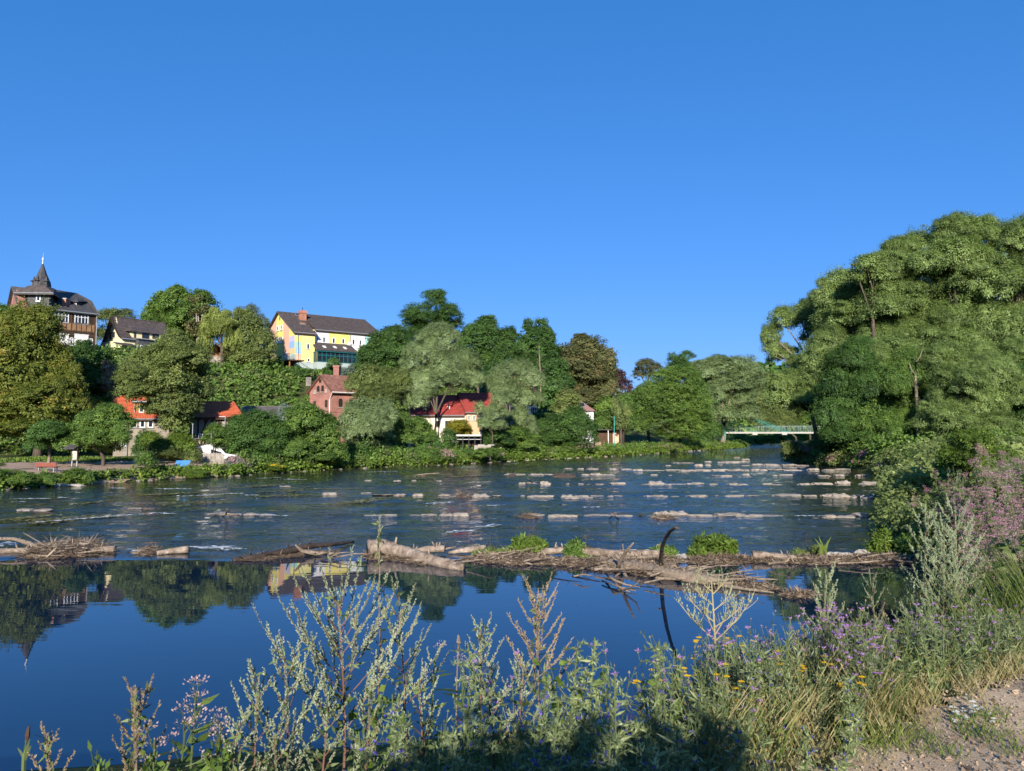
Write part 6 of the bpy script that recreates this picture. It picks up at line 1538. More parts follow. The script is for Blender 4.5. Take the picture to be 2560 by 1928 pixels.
for lb, lobes, D, mt, sd in (
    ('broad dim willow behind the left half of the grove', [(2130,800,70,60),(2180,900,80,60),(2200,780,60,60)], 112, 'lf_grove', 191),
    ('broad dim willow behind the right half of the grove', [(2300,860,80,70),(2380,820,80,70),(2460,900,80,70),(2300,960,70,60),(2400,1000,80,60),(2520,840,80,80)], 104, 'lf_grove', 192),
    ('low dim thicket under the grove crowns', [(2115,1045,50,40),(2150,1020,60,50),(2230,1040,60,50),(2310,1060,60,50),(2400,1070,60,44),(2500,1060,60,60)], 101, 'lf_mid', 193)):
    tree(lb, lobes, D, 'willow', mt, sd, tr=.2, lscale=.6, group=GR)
def grove_trunk(px, py0, py1, D, seed, label):
    b = gpt(px, D); rng = random.Random(seed); zt = P(px, py0, D)[2]; T = thing('grove_trunk', label, 'tree', b)
    m = MB(); pts = [(b[0] + rng.uniform(-.08, .08), D, b[2] - .3 + (zt - b[2] + .3) * t) for t in np.linspace(0, 1, 8)]
    m.tube(pts, list(np.linspace(.24, .13, 8)), 8)
    m.build('trunk', M['bark_pale'], T, smooth=True)
    m = MB()
    for t, s, L in ((.75, -1, 2.5), (.82, 1, 2.2), (.9, -1, 3.0), (1.0, 1, 3.0), (.62, 1, 1.2)):
        i = int(t * 7); p = Vector(pts[i]); L *= .45; q = p + Vector((s * L * .5, -.1, L)); m.tube([tuple(p), tuple(p.lerp(q, .5) + Vector((s * .1, 0, -.1))), tuple(q)], [.09, .06, .03], 5)
    m.build('limb', M['bark_pale'], T, smooth=True)
grove_trunk(2297, 905, 1080, 79, 3, 'tall bare grey trunk standing clear in the dark grove')
def patch(name, label, pts, sp, mat, seed, dens=1.0, lscale=1.0, kind='stuff', cap=60000):
    """pts: (x, y, r[, h]) clumps of ground vegetation"""
    lobes = []
    for p in pts:
        x, y, r = p[:3]; h = p[3] if len(p) > 3 else r
        lobes.append(((x, y, H(x, y) + h * .45), (r, r, h * .75)))
    V, Q, t, _ = crown_arrays(lobes, sp, seed, lscale, dens, cap=cap)
    o = np_obj(name, V, Q, M[mat], None, tint=t); return tag(o, label, kind=kind)
patch('hilltop_shrubs', 'dark shrubs behind the orange hut and the weeping willow', [(XofPX(px, D, 17), D, 2.0, h) for px, D, h in ((470,133,3.5),(500,135,4),(525,134,3.2),(560,137,4),(590,135,4),(620,136,3.5),(655,138,3.5),(450,131,3),(300,131,3),(250,130,3),(275,128,3))], 'bush', 'lf_dark', 190, dens=.6, lscale=1.5, cap=16000)
rg = random.Random(77)
pts = []; pt2 = []
for i in range(150):
    D = rg.uniform(34, 92); px = rg.uniform(2120, 2660); x = XofPX(px, D, 2)
    d_, _ = seg_dist(np.array([x]), np.array([D]), _NB)
    if inside(np.array([x]), np.array([D]), RIVER)[0] or d_[0] < 1.5: continue
    (pts if D > 66 else pt2).append((x, D, rg.uniform(1.0, 1.9), rg.uniform(1.1, 2.2) if D > 66 else rg.uniform(.7, 1.5)))
patch('undergrowth', 'dark undergrowth at the foot of the right grove', pts, 'bush', 'lf_mid', 91, dens=.55, lscale=.9, cap=20000)
patch('bank_scrub', 'sunlit yellow-green scrub between the right bank and the grove', pt2, 'bush', 'lf_olive', 188, dens=.6, lscale=.7, cap=26000)
pts = []; rg = random.Random(5); hx = np.arange(-135, 22, 1.75)
for x0 in hx:
    for y0 in np.arange(68, 160, 1.75):
        x = x0 + rg.uniform(-.8, .8); y = y0 + rg.uniform(-.8, .8); px = 1280 + F_PX * x / y
        if px < -80: continue
        dh, sh = seg_dist(np.array([x]), np.array([y]), FOOT)
        if sh[0] <= 0 or dh[0] > 27: continue
        if x > -22 and rg.random() < .6: continue
        if y > 112 and (505 < px < 600 or 700 < px < 900): pts.append((x, y, .7, .35)); continue
        pts.append((x, y, rg.uniform(.9, 1.6), rg.uniform(.6, 1.6)))
HS = pts
patch('hillside_undergrowth', 'green ivy, brambles and shrubs covering the slope', pts, 'bush', 'lf_mid', 92, dens=.32, lscale=1.2, cap=66000)
pts = []; rg = random.Random(9)
for i in range(90):
    y = rg.uniform(600, 760); x = rg.uniform(60, 420); pts.append((x, y, rg.uniform(9, 15), rg.uniform(8, 13)))
patch('hillside_scrub', 'olive and yellowish scrub scattered over the slope', [(x + .6, y - .5, r * .8, h) for (x, y, r, h) in HS if rg.random() < .16], 'bush', 'lf_olive', 189, dens=.5, lscale=1.2, cap=16000)
patch('distant_woodland', 'dark wooded ridge far beyond the bridge', pts, 'maple', 'lf_dark', 93, dens=.06, lscale=7.0, cap=16000)
pts = []
for i in range(60):
    y = rg.uniform(235, 420); x = y * rg.uniform(.30, .75); 
    if inside(np.array([x]), np.array([y]), RIVER)[0]: continue
    pts.append((x, y, rg.uniform(4, 7), rg.uniform(6, 12)))
patch('riverside_woodland', 'mixed trees on the banks beyond the footbridge', pts, 'maple', 'lf_mid', 94, dens=.16, lscale=2.6, cap=30000)
pts = []
for i in range(120):
    y = rg.uniform(150, 230); x = XofPX(rg.uniform(-60, 1650), y, 10); dh, sh = seg_dist(np.array([x]), np.array([y]), FOOT)
    if sh[0] <= 0 or dh[0] < 12: continue
    if -62 < x < -22 and y < 178: continue
    pts.append((x, y, rg.uniform(3, 4.5), rg.uniform(2.0, 4.2)))
patch('hilltop_woodland', 'low dark trees on the hilltop behind the houses', pts, 'maple', 'lf_dark', 95, dens=.2, lscale=2.1, cap=20000)
# --- strip of herbs and bushes along the far waterline
def along_bank(poly, y0, y1, step, off0, off1, rnd):
    out = []
    for i in range(len(poly) - 1):
        a, b = Vector(poly[i]), Vector(poly[i + 1]); L = (b - a).length; n = (b - a).normalized(); nn = Vector((-n.y, n.x))
        k = int(L / step) + 1
        for j in range(k):
            p = a.lerp(b, (j + rnd.random()) / k)
            if y0 <= p.y <= y1: q = p + nn * rnd.uniform(off0, off1); out.append((q.x, q.y))
    return out
rg = random.Random(31)
FB = [(x, y) for x, y in BANK_FAR]
def not_beach(x, y): return not (y < 79 and 1280 + F_PX * x / y < 578)
st = along_bank(FB, 46, 215, .42, .15, 1.2, rg)
patch('bank_grass', 'bright green herbs along the foot of the far bank', [(x, y, rg.uniform(.35, .7), rg.uniform(.3, .65)) for x, y in st], 'bush', 'lf_bright', 96, dens=.32, lscale=.62, cap=50000)
st = [p for p in along_bank(FB, 62, 215, .5, 1.2, 5.5, rg) if not_beach(*p)]
patch('bank_herbs', 'tall green and grey-green herbs on top of the far bank', [(x, y, rg.uniform(.5, 1.0), rg.uniform(.6, 1.25)) for x, y in st], 'bush', 'lf_mid', 97, dens=.36, lscale=.72, cap=48000)
st = [p for p in along_bank(FB, 62, 215, 1.3, .6, 4.5, rg) if not_beach(*p)]
patch('bank_weeds', 'pale yellowish and grey weeds on the far bank', [(x, y, rg.uniform(.4, .8), rg.uniform(.5, 1.1)) for x, y in st], 'bush', 'lf_olive', 98, dens=.4, lscale=.65, cap=30000)
st = [p for p in along_bank(FB, 66, 110, .8, 2.5, 9, rg) if not_beach(*p)]
patch('garden_growth', 'dense garden shrubs between the bank and the houses', [(x, y, rg.uniform(.7, 1.3), rg.uniform(.8, 1.9)) for x, y in st], 'bush', 'lf_dark', 99, dens=.45, lscale=1.1, cap=26000)
def turf(name, label, area, n, seed, h=.18, mat='lf_bright', avoid=None, w=.05):
    rng = np.random.default_rng(seed)
    x = rng.uniform(area[0], area[1], n); y = rng.uniform(area[2], area[3], n)
    k = ~inside(x, y, RIVER)
    if avoid is not None: k &= ~inside(x, y, np.array(avoid, float))
    x = x[k]; y = y[k]; z = height(x, y); n = len(x)
    ax = unit(np.stack([rng.normal(0, .35, n), rng.normal(0, .35, n), np.ones(n)], 1)); nn = unit(rng.normal(size=(n, 3)) * np.array([1, 1, .1]))
    ln = h * rng.uniform(.5, 1.4, n); V, Q = leaf_quads(np.stack([x, y, z], 1), ax, nn, ln, np.full(n, w))
    o = np_obj(name, V, Q, M[mat], None, tint=np.repeat(rng.random(n), 4)); return tag(o, label, kind='stuff')
turf('meadow_grass', 'short turf around the benches on the far bank', (-50, -20, 48, 78), 16000, 3, h=.22, w=.12, avoid=BEACH)
def flower_mound(label, lobes_px, D, mat, flower, seed, nfl=160, name='flowering_bush', group=None, fs=.14, lscale=.8):
    T = tree(label, lobes_px, D, 'bush', mat, seed, tr=.05, name=name, cat='bush', lscale=lscale, group=group, limbs=3)
    rng = np.random.default_rng(seed + 500); Ps = []
    for q in lobes_px:
        k = D / F_PX; c = np.array(P(q[0], q[1], D)); r = q[2] * k; ry = (q[3] if len(q) > 3 else q[2]) * k
        n = int(nfl * q[2] / sum(w[2] for w in lobes_px)) + 2
        d = unit(rng.normal(size=(n, 3))); d[:, 2] = np.abs(d[:, 2]) * .9 + .15; d[:, 1] = -np.abs(d[:, 1])
        Ps.append(c + unit(d) * np.array([r, r, ry]) * 1.08)
    Pp = np.concatenate(Ps); m = 5; n = len(Pp)
    Pp = np.repeat(Pp, m, 0) + rng.normal(size=(n * m, 3)) * fs * .6
    nn = unit(rng.normal(size=(n * m, 3)) + np.array([0, -1.2, .8])); ax = unit(np.cross(nn, rng.normal(size=(n * m, 3))))
    ln = fs * rng.uniform(.5, 1.1, n * m); V, Q = leaf_quads(Pp, ax, nn, ln, ln * .8)
    np_obj('flowers', V, Q, M[flower], T, tint=np.repeat(rng.random(n * m), 4))
    return T
M['fl_pink'] = mat_leaf('pink_petal', C(.52,.20,.32), C(.74,.36,.50), C(.82,.55,.62), trans=.3)
M['fl_dusky'] = mat_leaf('dusky_pink_petal', C(.34,.19,.20), C(.52,.31,.32), C(.64,.46,.45), trans=.3)
M['fl_yellow'] = mat_leaf('yellow_petal', C(.70,.44,.01), C(.86,.60,.02), trans=.25)
M['fl_purple'] = mat_leaf('purple_petal', C(.34,.19,.42), C(.50,.31,.56), C(.62,.45,.66), trans=.3)
M['fl_blue'] = mat_leaf('blue_petal', C(.07,.05,.34), C(.14,.11,.52), trans=.3)
M['fl_white'] = mat_leaf('white_petal', C(.62,.62,.56), C(.80,.80,.76), trans=.25)
FG = 'pink flowering mounds on the far bank'
flower_mound('widest pink-topped mound on the far bank under the silver willow', [(1040,1143,28,16),(1075,1138,30,18),(1110,1143,28,17),(1010,1148,22,12)], 92, 'lf_mid', 'fl_dusky', 120, nfl=260, group=FG)
flower_mound('pink-topped mound below the second silver willow', [(1200,1142,26,12),(1235,1140,24,12)], 101, 'lf_mid', 'fl_dusky', 121, nfl=120, group=FG)
flower_mound('low pink-topped strip below the dark thicket', [(1340,1135,22,10),(1380,1130,24,10),(1420,1125,24,12),(1460,1120,22,14)], 118, 'lf_mid', 'fl_dusky', 122, nfl=220, group=FG, lscale=1.0)
flower_mound('small pink-topped bush near the bright green tree', [(1655,1120,16,8),(1690,1118,16,8)], 150, 'lf_olive', 'fl_dusky', 123, nfl=60, group=FG, lscale=1.2)
flower_mound('bushy herb with brown-purple seed heads at the sand edge', [(588,1160,22,16),(605,1165,20,14),(575,1175,16,9)], 70.5, 'lf_bluish', 'fl_dusky', 124, nfl=90)
flower_mound('patch of yellow flowers on the far bank', [(665,1173,18,7),(690,1172,16,8)], 73.5, 'lf_bright', 'fl_yellow', 125, nfl=200, name='yellow_flower_patch')
flower_mound('loose yellow flowers right of the yellow patch', [(770,1163,14,7),(825,1160,14,7),(800,1163,14,7)], 80, 'lf_bright', 'fl_yellow', 126, nfl=60, name='yellow_flower_patch')
def clump_things(items, D, sp, mat, seed0, group=None):
    for i, (label, lob) in enumerate(items):
        tree(label, lob, D[i], sp, mat[i], seed0 + i, tr=.03, name='bank_bush', cat='bush', lscale=.62, limbs=3, group=group)
clump_things([
    ('reedy bush at the left end of the far waterline', [(25,1195,34,18),(60,1200,24,16),(-10,1195,30,20)]),
    ('low round bush left of the sandstone block', [(112,1195,20,13),(125,1202,16,9)]),
    ('tall grassy bush right of the sandstone block', [(185,1190,26,16),(210,1195,20,13),(170,1198,18,12)]),
    ('small blue-grey bush on the sandy shore', [(285,1195,20,11),(270,1200,14,8)]),
    ('low green bush below the blue bench', [(490,1185,26,9),(460,1188,18,7)]),
    ('leafy bush where the sand ends', [(560,1185,18,12),(545,1188,14,9)]),
], [53.5, 55, 56.5, 59, 65, 68], 'bush', ['lf_mid','lf_mid','lf_mid','lf_bluish','lf_bright','lf_mid'], 140)
# ------------------------------------------------------------------ stones and logs of the rock ramp
def stone_mesh(name, seed, kind, mat):
    """unit stone (about 1 x 1 x 1) with chipped, uneven faces; kind 0 boulder, 1 slab, 2 log-shaped"""
    rng = random.Random(seed); nu, nv = 16, 9; V = []; F = []
    for j in range(nv + 1):
        v = j / nv * math.pi
        for i in range(nu):
            u = i / nu * 2 * math.pi
            ex = (.85, .62, .34)[kind] 
            cu, su = math.cos(u), math.sin(u); cv, sv = math.cos(v), math.sin(v)
            if kind == 2:
                x = -cv; rr = sv ** .28
                y = rr * math.copysign(abs(cu) ** .9, cu); z = rr * math.copysign(abs(su) ** .9, su)
            else:
                x = math.copysign(abs(sv) ** ex, 1) * math.copysign(abs(cu) ** ex, cu); y = math.copysign(abs(sv) ** ex, 1) * math.copysign(abs(su) ** ex, su); z = math.copysign(abs(cv) ** (ex + .1), cv)
            p = Vector((x, y, z)) * .5
            d = .24 * mnoise.noise(p * 2.6 + Vector((seed * 7.1, 0, 0))) + .13 * mnoise.noise(p * 6 + Vector((0, seed * 3.3, 0))) + .03 * mnoise.noise(p * 15 + Vector((0, 0, seed)))
            p *= 1 + d * (2.2 if kind < 2 else 1.6)
            V.append(tuple(p))
    for j in range(nv):
        for i in range(nu):
            k = (i + 1) % nu; F.append((j*nu+i, j*nu+k, (j+1)*nu+k, (j+1)*nu+i))
    me = bpy.data.meshes.new(name); me.from_pydata(V, [], F); me.update(); me.materials.append(mat)
    me.polygons.foreach_set('use_smooth', [rng.random() < .15 for _ in me.polygons]); return me
STONES = {k: [stone_mesh('weir_stone', s * 5 + k, k, M['stone']) for s in range(1, 5)] for k in (0, 1, 2)}
ORD = ['first','second','third','fourth','fifth','sixth','seventh','eighth','ninth','tenth','eleventh','twelfth','thirteenth','fourteenth','fifteenth','sixteenth','seventeenth','eighteenth','nineteenth','twentieth']
ORD += ['twenty-' + o for o in ORD[:9]] + ['thirtieth'] + ['thirty-' + o for o in ORD[:9]] + ['fortieth'] + ['forty-' + o for o in ORD[:9]] + ['fiftieth'] + ['fifty-' + o for o in ORD[:9]]
def put_stone(px0, px1, py, hpx, label, seed, group, kind=None, mat=None, rot=None, dD=0.0):
    """px0..px1 across, py waterline, hpx visible height, all as seen in the photograph"""
    rng = random.Random(seed); g0 = G((px0 + px1) / 2, py); Y = g0[1] + dD; k = Y / F_PX
    w = (px1 - px0) * k; h0 = hpx * k
    if kind is None: kind = 2 if (w > h0 * 5 and seed % 3 == 0) else (1 if w > h0 * 2.5 else 0)
    dep = min(max(.35, w * .5), .75) if kind != 2 else min(.6, max(.3, h0 * 1.5))
    hgt = max(.035, h0 * .8 - dep * 4.0 / Y * .75)
    me = STONES[kind][seed % 4]
    if mat is not None:
        me = me.copy(); me.materials.clear(); me.materials.append(mat)
    o = bpy.data.objects.new('weir_stone', me); COL.objects.link(o)
    full = hgt * 2.2
    o.location = (g0[0], Y + dep * .4 + rng.uniform(-.06, .06), hgt - full * .5)
    o.scale = (w * 1.06, dep, full)
    o.rotation_euler = (rng.uniform(-.08, .08), rng.uniform(-.03, .03), rng.uniform(-.1, .1) if rot is None else rot)
    return tag(o, label, 'stone', group)
ROWS = [
 ('second', 1290, [(40,122,1276,6),(318,352,1273,4),(514,600,1287,5),(608,678,1288,6),(905,990,1291,6),(1018,1056,1291,4),(1056,1090,1290,6),(1098,1172,1290,11),(1312,1360,1290,9),(1374,1440,1292,12),(1458,1482,1291,6),(1474,1530,1291,9),(1532,1582,1290,8),(1640,1722,1289,14),(1720,1780,1290,9),(1780,1845,1291,6),(1800,1866,1289,11),(1860,1908,1291,10),(1905,1962,1291,6),(2060,2136,1296,10),(2133,2240,1290,17)]),
 ('third', 1242, [(805,842,1236,10),(902,928,1234,4),(935,985,1238,3),(988,1014,1239,7),(1032,1058,1240,8),(1097,1126,1240,6),(1124,1142,1242,3),(1180,1222,1241,9),(1232,1252,1239,4),(1302,1312,1241,4),(1321,1381,1243,9),(1402,1472,1243,8),(1410,1480,1247,7),(1474,1516,1243,5),(1520,1534,1243,8),(1532,1556,1240,5),(1618,1666,1242,7),(1678,1698,1242,3),(1722,1768,1241,7),(1788,1796,1240,3),(1815,1858,1240,6),(1870,1900,1241,3),(1945,2008,1240,7),(2008,2044,1241,5),(2056,2088,1243,10),(2084,2165,1244,13),(2164,2234,1246,16)]),
 ('fourth', 1212, [(700,724,1217,4),(1296,1316,1210,7),(1314,1346,1210,3),(1351,1374,1211,12),(1416,1424,1211,4),(1445,1460,1211,4),(1488,1510,1211,3),(1526,1564,1211,6),(1606,1622,1212,4),(1621,1664,1213,14),(1662,1680,1212,5),(1674,1714,1212,5),(1718,1758,1211,7),(1774,1794,1212,4),(1822,1846,1211,4),(1846,1870,1211,4),(1908,1930,1212,4),(1930,1956,1212,4),(2000,2026,1211,6),(2034,2084,1211,6),(2094,2124,1212,11),(2156,2214,1211,8),(2214,2262,1212,6)]),
 ('fifth', 1189, [(911,928,1203,4),(985,1001,1203,5),(1028,1040,1203,4),(1090,1104,1204,3),(1262,1290,1187,4),(1290,1312,1187,4),(1324,1362,1187,6),(1362,1382,1187,4),(1452,1474,1189,6),(1478,1504,1190,7),(1505,1538,1190,5),(1628,1644,1189,3),(1672,1680,1189,3),(1780,1800,1189,3),(1803,1830,1190,6),(1857,1874,1189,5),(1930,1944,1190,4),(1950,1980,1190,5),(2045,2078,1190,5),(2088,2112,1190,6),(2142,2176,1189,7),(2190,2218,1188,4)]),
 ('sixth', 1175, [(1413,1432,1172,2),(1445,1460,1173,4),(1466,1496,1173,5),(1525,1540,1174,5),(1555,1578,1174,5),(1582,1608,1176,6),(1606,1662,1176,4),(1666,1700,1176,4),(1700,1742,1177,6),(1738,1778,1176,7),(1780,1820,1177,7),(1820,1858,1177,6),(1862,1874,1176,4),(1878,1900,1176,6),(1898,1920,1176,5),(1922,1962,1176,5),(1964,2004,1176,5),(2022,2048,1175,6),(2058,2090,1175,5),(2090,2124,1175,5)]),
 ('seventh', 1164, [(1664,1678,1165,3),(1738,1758,1166,9),(1762,1778,1165,5),(1795,1806,1164,2),(1855,1876,1164,3),(1882,1908,1164,5),(1906,1950,1164,5),(1958,1990,1164,5),(1990,2022,1163,3)]),
 ('eighth', 1157, [(1682,1700,1158,2),(1700,1738,1158,3),(1764,1778,1157,4),(1794,1812,1157,4),(1812,1850,1157,5),(1846,1864,1157,4),(1855,1875,1150,4),(1835,1850,1144,2)]),
]
seed = 0
for rn, _, items in ROWS:
    ex_ = []; rs = random.Random(len(rn) * 7 + len(items))
    for (a, b, y, h) in items:
        n_ = max(1, int((b - a) / 34)) if b - a > 46 and h < 15 else 1; c_ = a
        for q in range(n_):
            w_ = (b - a) / n_ * rs.uniform(.8, 1.12); ex_.append((c_, min(b, c_ + w_) if q < n_ - 1 else b, y + rs.choice((-1, 0, 0, 1)), max(2, h * rs.uniform(.65, 1.0)))); c_ = min(c_ + w_ * rs.uniform(.96, 1.06), b - 8)
    items = sorted(ex_)
    for i, (a, b, y, h) in enumerate(items):
        seed += 1; w = b - a
        look = ('long low pale' if w > 55 else 'short flat pale' if h < 5 else 'rounded pinkish' if w < 2.4 * h else 'broad pale pinkish')
        put_stone(a, b, y, h, '%s stone, %s from the left in the %s row of stones' % (look, ORD[i], rn), seed, 'stones of the %s row across the river' % rn)
rg = random.Random(8); n = 0
for (x, y) in along_bank(FB, 47, 175, 2.3, -.35, .1, rg):
    me = STONES[rg.choice((0, 1))][rg.randrange(4)]
    o = bpy.data.objects.new('shore_stone', me); COL.objects.link(o); s = rg.uniform(.12, .42)
    o.location = (x, y, .02); o.scale = (s * 1.8, s, s * .6); o.rotation_euler = (0, 0, rg.uniform(0, 3))
    tag(o, 'small pale stone at the waterline of the far bank', 'stone', 'pale stones along the far waterline'); n += 1
put_stone(145, 165, 1199, 13, 'orange-brown sandstone block between two bushes on the far shore', 501, None, kind=0, mat=M['sandblock'] if 'sandblock' in M else None, dD=1.0) if False else None
M['sandblock'] = mat_plain('orange_sandstone', C(.52,.33,.20), C(.38,.22,.13), rough=.95, scale=3, bump=.8, bscale=10)
o = put_stone(144, 164, 1205, 16, 'orange-brown sandstone block between two bushes on the far shore', 501, None, kind=0, mat=M['sandblock'], dD=1.2); o.name = 'sandstone_block'; o.location.z += .3
for i, (a, b, y, h, l) in enumerate([(118,205,1216,8,'widest pale gravel slab at the far left waterline'),(150,178,1212,8,'whitish rock on the pale gravel slab at the far left waterline'),(195,222,1208,4,'thin pale slab right of the gravel slab'),(262,275,1206,4,'single pale rock below the blue-grey bush'),(438,460,1195,4,'pale flat rock near the green bush under the blue bench')]):
    put_stone(a, b, y, h, l, 520 + i, 'pale rocks at the far left waterline', kind=1, mat=M['stone_grey'])
# ------------------------------------------------------------------ first row: driftwood, boulders and flood debris
def log(name, label, pts, rad, mat='log', n=10, seed=1, knots=5, cat='log', group=None, rough=.18):
    """pts in metres; an uneven trunk with a few stubs"""
    rad = [r * .84 for r in rad]; rng = random.Random(seed); P_ = [Vector(p) for p in pts]
    R = []; T_ = []
    seg = 6
    pp = []
    for i in range(len(P_) - 1):
        for j in range(seg): pp.append((P_[i].lerp(P_[i+1], j / seg), rad[i] + (rad[i+1] - rad[i]) * j / seg))
    pp.append((P_[-1], rad[-1]))
    m = MB(); k0 = 0; rings = []
    for i, (p, r) in enumerate(pp):
        d = (pp[min(i+1, len(pp)-1)][0] - pp[max(i-1, 0)][0]).normalized(); a = d.cross(Vector((0,0,1))).normalized(); b = d.cross(a)
        for j in range(n):
            t = 2 * math.pi * j / n
            q = 1 + rough * 1.8 * mnoise.noise(Vector((p.x * 1.1 + math.cos(t) * .8, p.y * 1.1, math.sin(t) * .8 + seed))) + rough * mnoise.noise(Vector((p.x * 5, t * 2.2, seed * 2.0)))
            m.v.append(tuple(p + (a * math.cos(t) + b * math.sin(t)) * r * q))
    L = len(pp)
    for i in range(L - 1):
        for j in range(n):
            j2 = (j + 1) % n; m.f.append((i*n+j, i*n+j2, (i+1)*n+j2, (i+1)*n+j))
    m.f.append(tuple(reversed(range(n)))); m.f.append(tuple((L-1)*n + j for j in range(n)))
    for _ in range(knots):
        i = rng.randrange(2, L - 2); p, r = pp[i]; t = rng.uniform(.2, 2.9); d = Vector((rng.uniform(-.5, .5), -math.cos(t), math.sin(t))).normalized()
        m.tube([tuple(p + d * r * .6), tuple(p + d * (r + rng.uniform(.08, .25)))], [r * .3, r * .14], 5)
    o = m.build(name, M[mat], None, smooth=False); o.data.polygons.foreach_set('use_smooth', [True] * (len(o.data.polygons)))
    return tag(o, label, cat, group)
def gl(px, py, z): return G(px, py, z)
def line(pxs, zs): return [gl(px, py, z) for (px, py), z in zip(pxs, zs)]
LG = 'logs of the driftwood row'
log('driftwood_branch', 'long bent pale branch rising from the debris at the left edge', line([(-15,1347),(35,1348),(75,1360),(110,1376),(140,1386)], [.35,.38,.28,.12,.02]), [.07,.085,.09,.08,.05], 'drift', seed=2, knots=3)
log('driftwood_branch', 'thin straight stick leaning over the left debris heap', line([(58,1332),(132,1374)], [.45,.12]), [.02,.035], 'drift', seed=3, knots=0)
log('driftwood_branch', 'thin twig sticking up from the left debris heap', line([(225,1366),(246,1331)], [.15,.6]), [.022,.01], 'drift', seed=4, knots=0)
log('log', 'low pale log half sunk under the left debris heap', line([(-10,1380),(60,1378),(120,1385)], [.05,.08,.03]), [.12,.13,.10], 'log', seed=5)
log('log', 'dark broken log end at the right of the left debris heap', line([(215,1378),(250,1374),(286,1374)], [.10,.12,.13]), [.09,.12,.14], 'log', seed=6, knots=1)
log('log', 'short pale cut log with a round end left of the dark log', line([(392,1383),(430,1377),(472,1373)], [.06,.10,.14]), [.09,.12,.145], 'log', seed=7, knots=0)
log('fallen_trunk', 'long dark wet trunk arching over the calm pool edge', line([(582,1402),(640,1394),(700,1382),(770,1366),(825,1362),(885,1354)], [.02,.05,.12,.22,.17,.08]), [.10,.13,.14,.12,.10,.04], 'log_dark', seed=8, knots=7)
log('driftwood_branch', 'short forked grey branch lying on the dark trunk', line([(738,1362),(755,1378),(790,1384),(850,1383)], [.42,.20,.10,.06]), [.03,.07,.09,.04], 'drift', seed=9, knots=3)
log('log', 'thick pinkish log slanting from the weir into the pool', line([(922,1368),(960,1366),(1000,1376),(1050,1392),(1100,1406),(1158,1418)], [.32,.31,.24,.16,.11,.09]), [.30,.29,.22,.19,.19,.16], 'log', n=14, seed=10, knots=6, rough=.34)
log('log', 'split pale log behind the thick slanting log', line([(1018,1381),(1070,1374),(1112,1372)], [.08,.16,.20]), [.09,.14,.15], 'log', seed=11)
log('driftwood_branch', 'short reddish splinter between the split log and the pale slab', line([(1108,1374),(1125,1370),(1140,1366)], [.15,.20,.24]), [.05,.035,.01], 'drift', seed=12, knots=1)
log('log', 'pale tapering log slab left of the boulder', line([(1122,1382),(1170,1375),(1215,1372)], [.05,.14,.18]), [.05,.13,.15], 'log', seed=13, knots=0)
log('log', 'long straight log between the two green bushes', line([(1352,1378),(1420,1376),(1500,1382)], [.18,.18,.18]), [.13,.15,.15], 'log', seed=14)
log('log', 'long log running to the tall dead branch', line([(1490,1381),(1560,1388),(1650,1386)], [.18,.17,.19]), [.15,.17,.17], 'log', seed=15)
log('log', 'log resting below the white crested boulder', line([(1560,1400),(1600,1396),(1655,1392)], [.12,.14,.14]), [.10,.12,.10], 'drift', seed=16)
log('log', 'pale slab log right of the lit green bush', line([(1882,1388),(1930,1390),(1990,1396)], [.17,.14,.10]), [.16,.14,.10], 'log', seed=17, knots=1, rough=.2)
log('log', 'low plank-like log beside the iris', line([(1955,1400),(2010,1398),(2065,1397)], [.05,.08,.08]), [.09,.09,.05], 'drift', seed=18, knots=1)
log('driftwood_branch', 'thin pale pole at the right end of the brown debris mat', line([(2150,1394),(2190,1388),(2240,1382)], [.10,.16,.22]), [.04,.05,.035], 'drift', seed=19, knots=1)
log('driftwood_branch', 'small stick lying right of the pale pole', line([(2235,1400),(2315,1410)], [.10,.08]), [.03,.03], 'drift', seed=20, knots=1)
log('fallen_trunk', 'long weathered trunk lying out into the pool, front of the debris', line([(1500,1405),(1590,1418),(1680,1436),(1760,1450),(1830,1458)], [.10,.13,.13,.11,.08]), [.12,.17,.19,.15,.08], 'drift', seed=21, knots=8, n=12, rough=.2)
log('fallen_trunk', 'split bark trunk beside the long weathered trunk', line([(1560,1418),(1640,1436),(1740,1456)], [.03,.05,.04]), [.08,.11,.06], 'drift', seed=22, knots=5, rough=.25)
log('driftwood_branch', 'pale pointed branch ending in the pool', line([(1790,1452),(1870,1447),(1945,1449)], [.10,.12,.09]), [.07,.055,.015], 'drift', seed=23, knots=2)
log('driftwood_branch', 'dark low branch drifting beside the pale pointed branch', line([(1800,1462),(1870,1474),(1935,1482)], [.05,.04,.03]), [.06,.05,.02], 'drift', seed=24, knots=3)
log('driftwood_branch', 'small peeling branch standing on the debris tip', line([(1838,1460),(1842,1445),(1852,1432)], [.05,.22,.40]), [.045,.035,.02], 'drift', seed=25, knots=2)
Y0 = G(1655, 1422)[1]
def at3(px, py, Y): return P(px, py, Y)
tip = at3(1688, 1319, Y0 - 3.2)
T = thing('dead_branch', 'tall dark dead branch standing up out of the debris', 'branch', G(1655, 1422))
m = MB(); m.tube([at3(1656, 1428, Y0), at3(1652, 1400, Y0 - .4), at3(1655, 1370, Y0 - 1.1), at3(1664, 1345, Y0 - 2.0), at3(1676, 1327, Y0 - 2.7), tip, at3(1697, 1322, Y0 - 3.4)], [.08,.062,.054,.048,.044,.04,.025], 8); m.build('stem', M['bark'], T, smooth=True)
m = MB(); m.tube([at3(1658, 1365, Y0 - 1.2), at3(1644, 1362, Y0 - 1.25), at3(1640, 1368, Y0 - 1.3)], [.025,.018,.008], 5); m.build('twig', M['drift'], T)
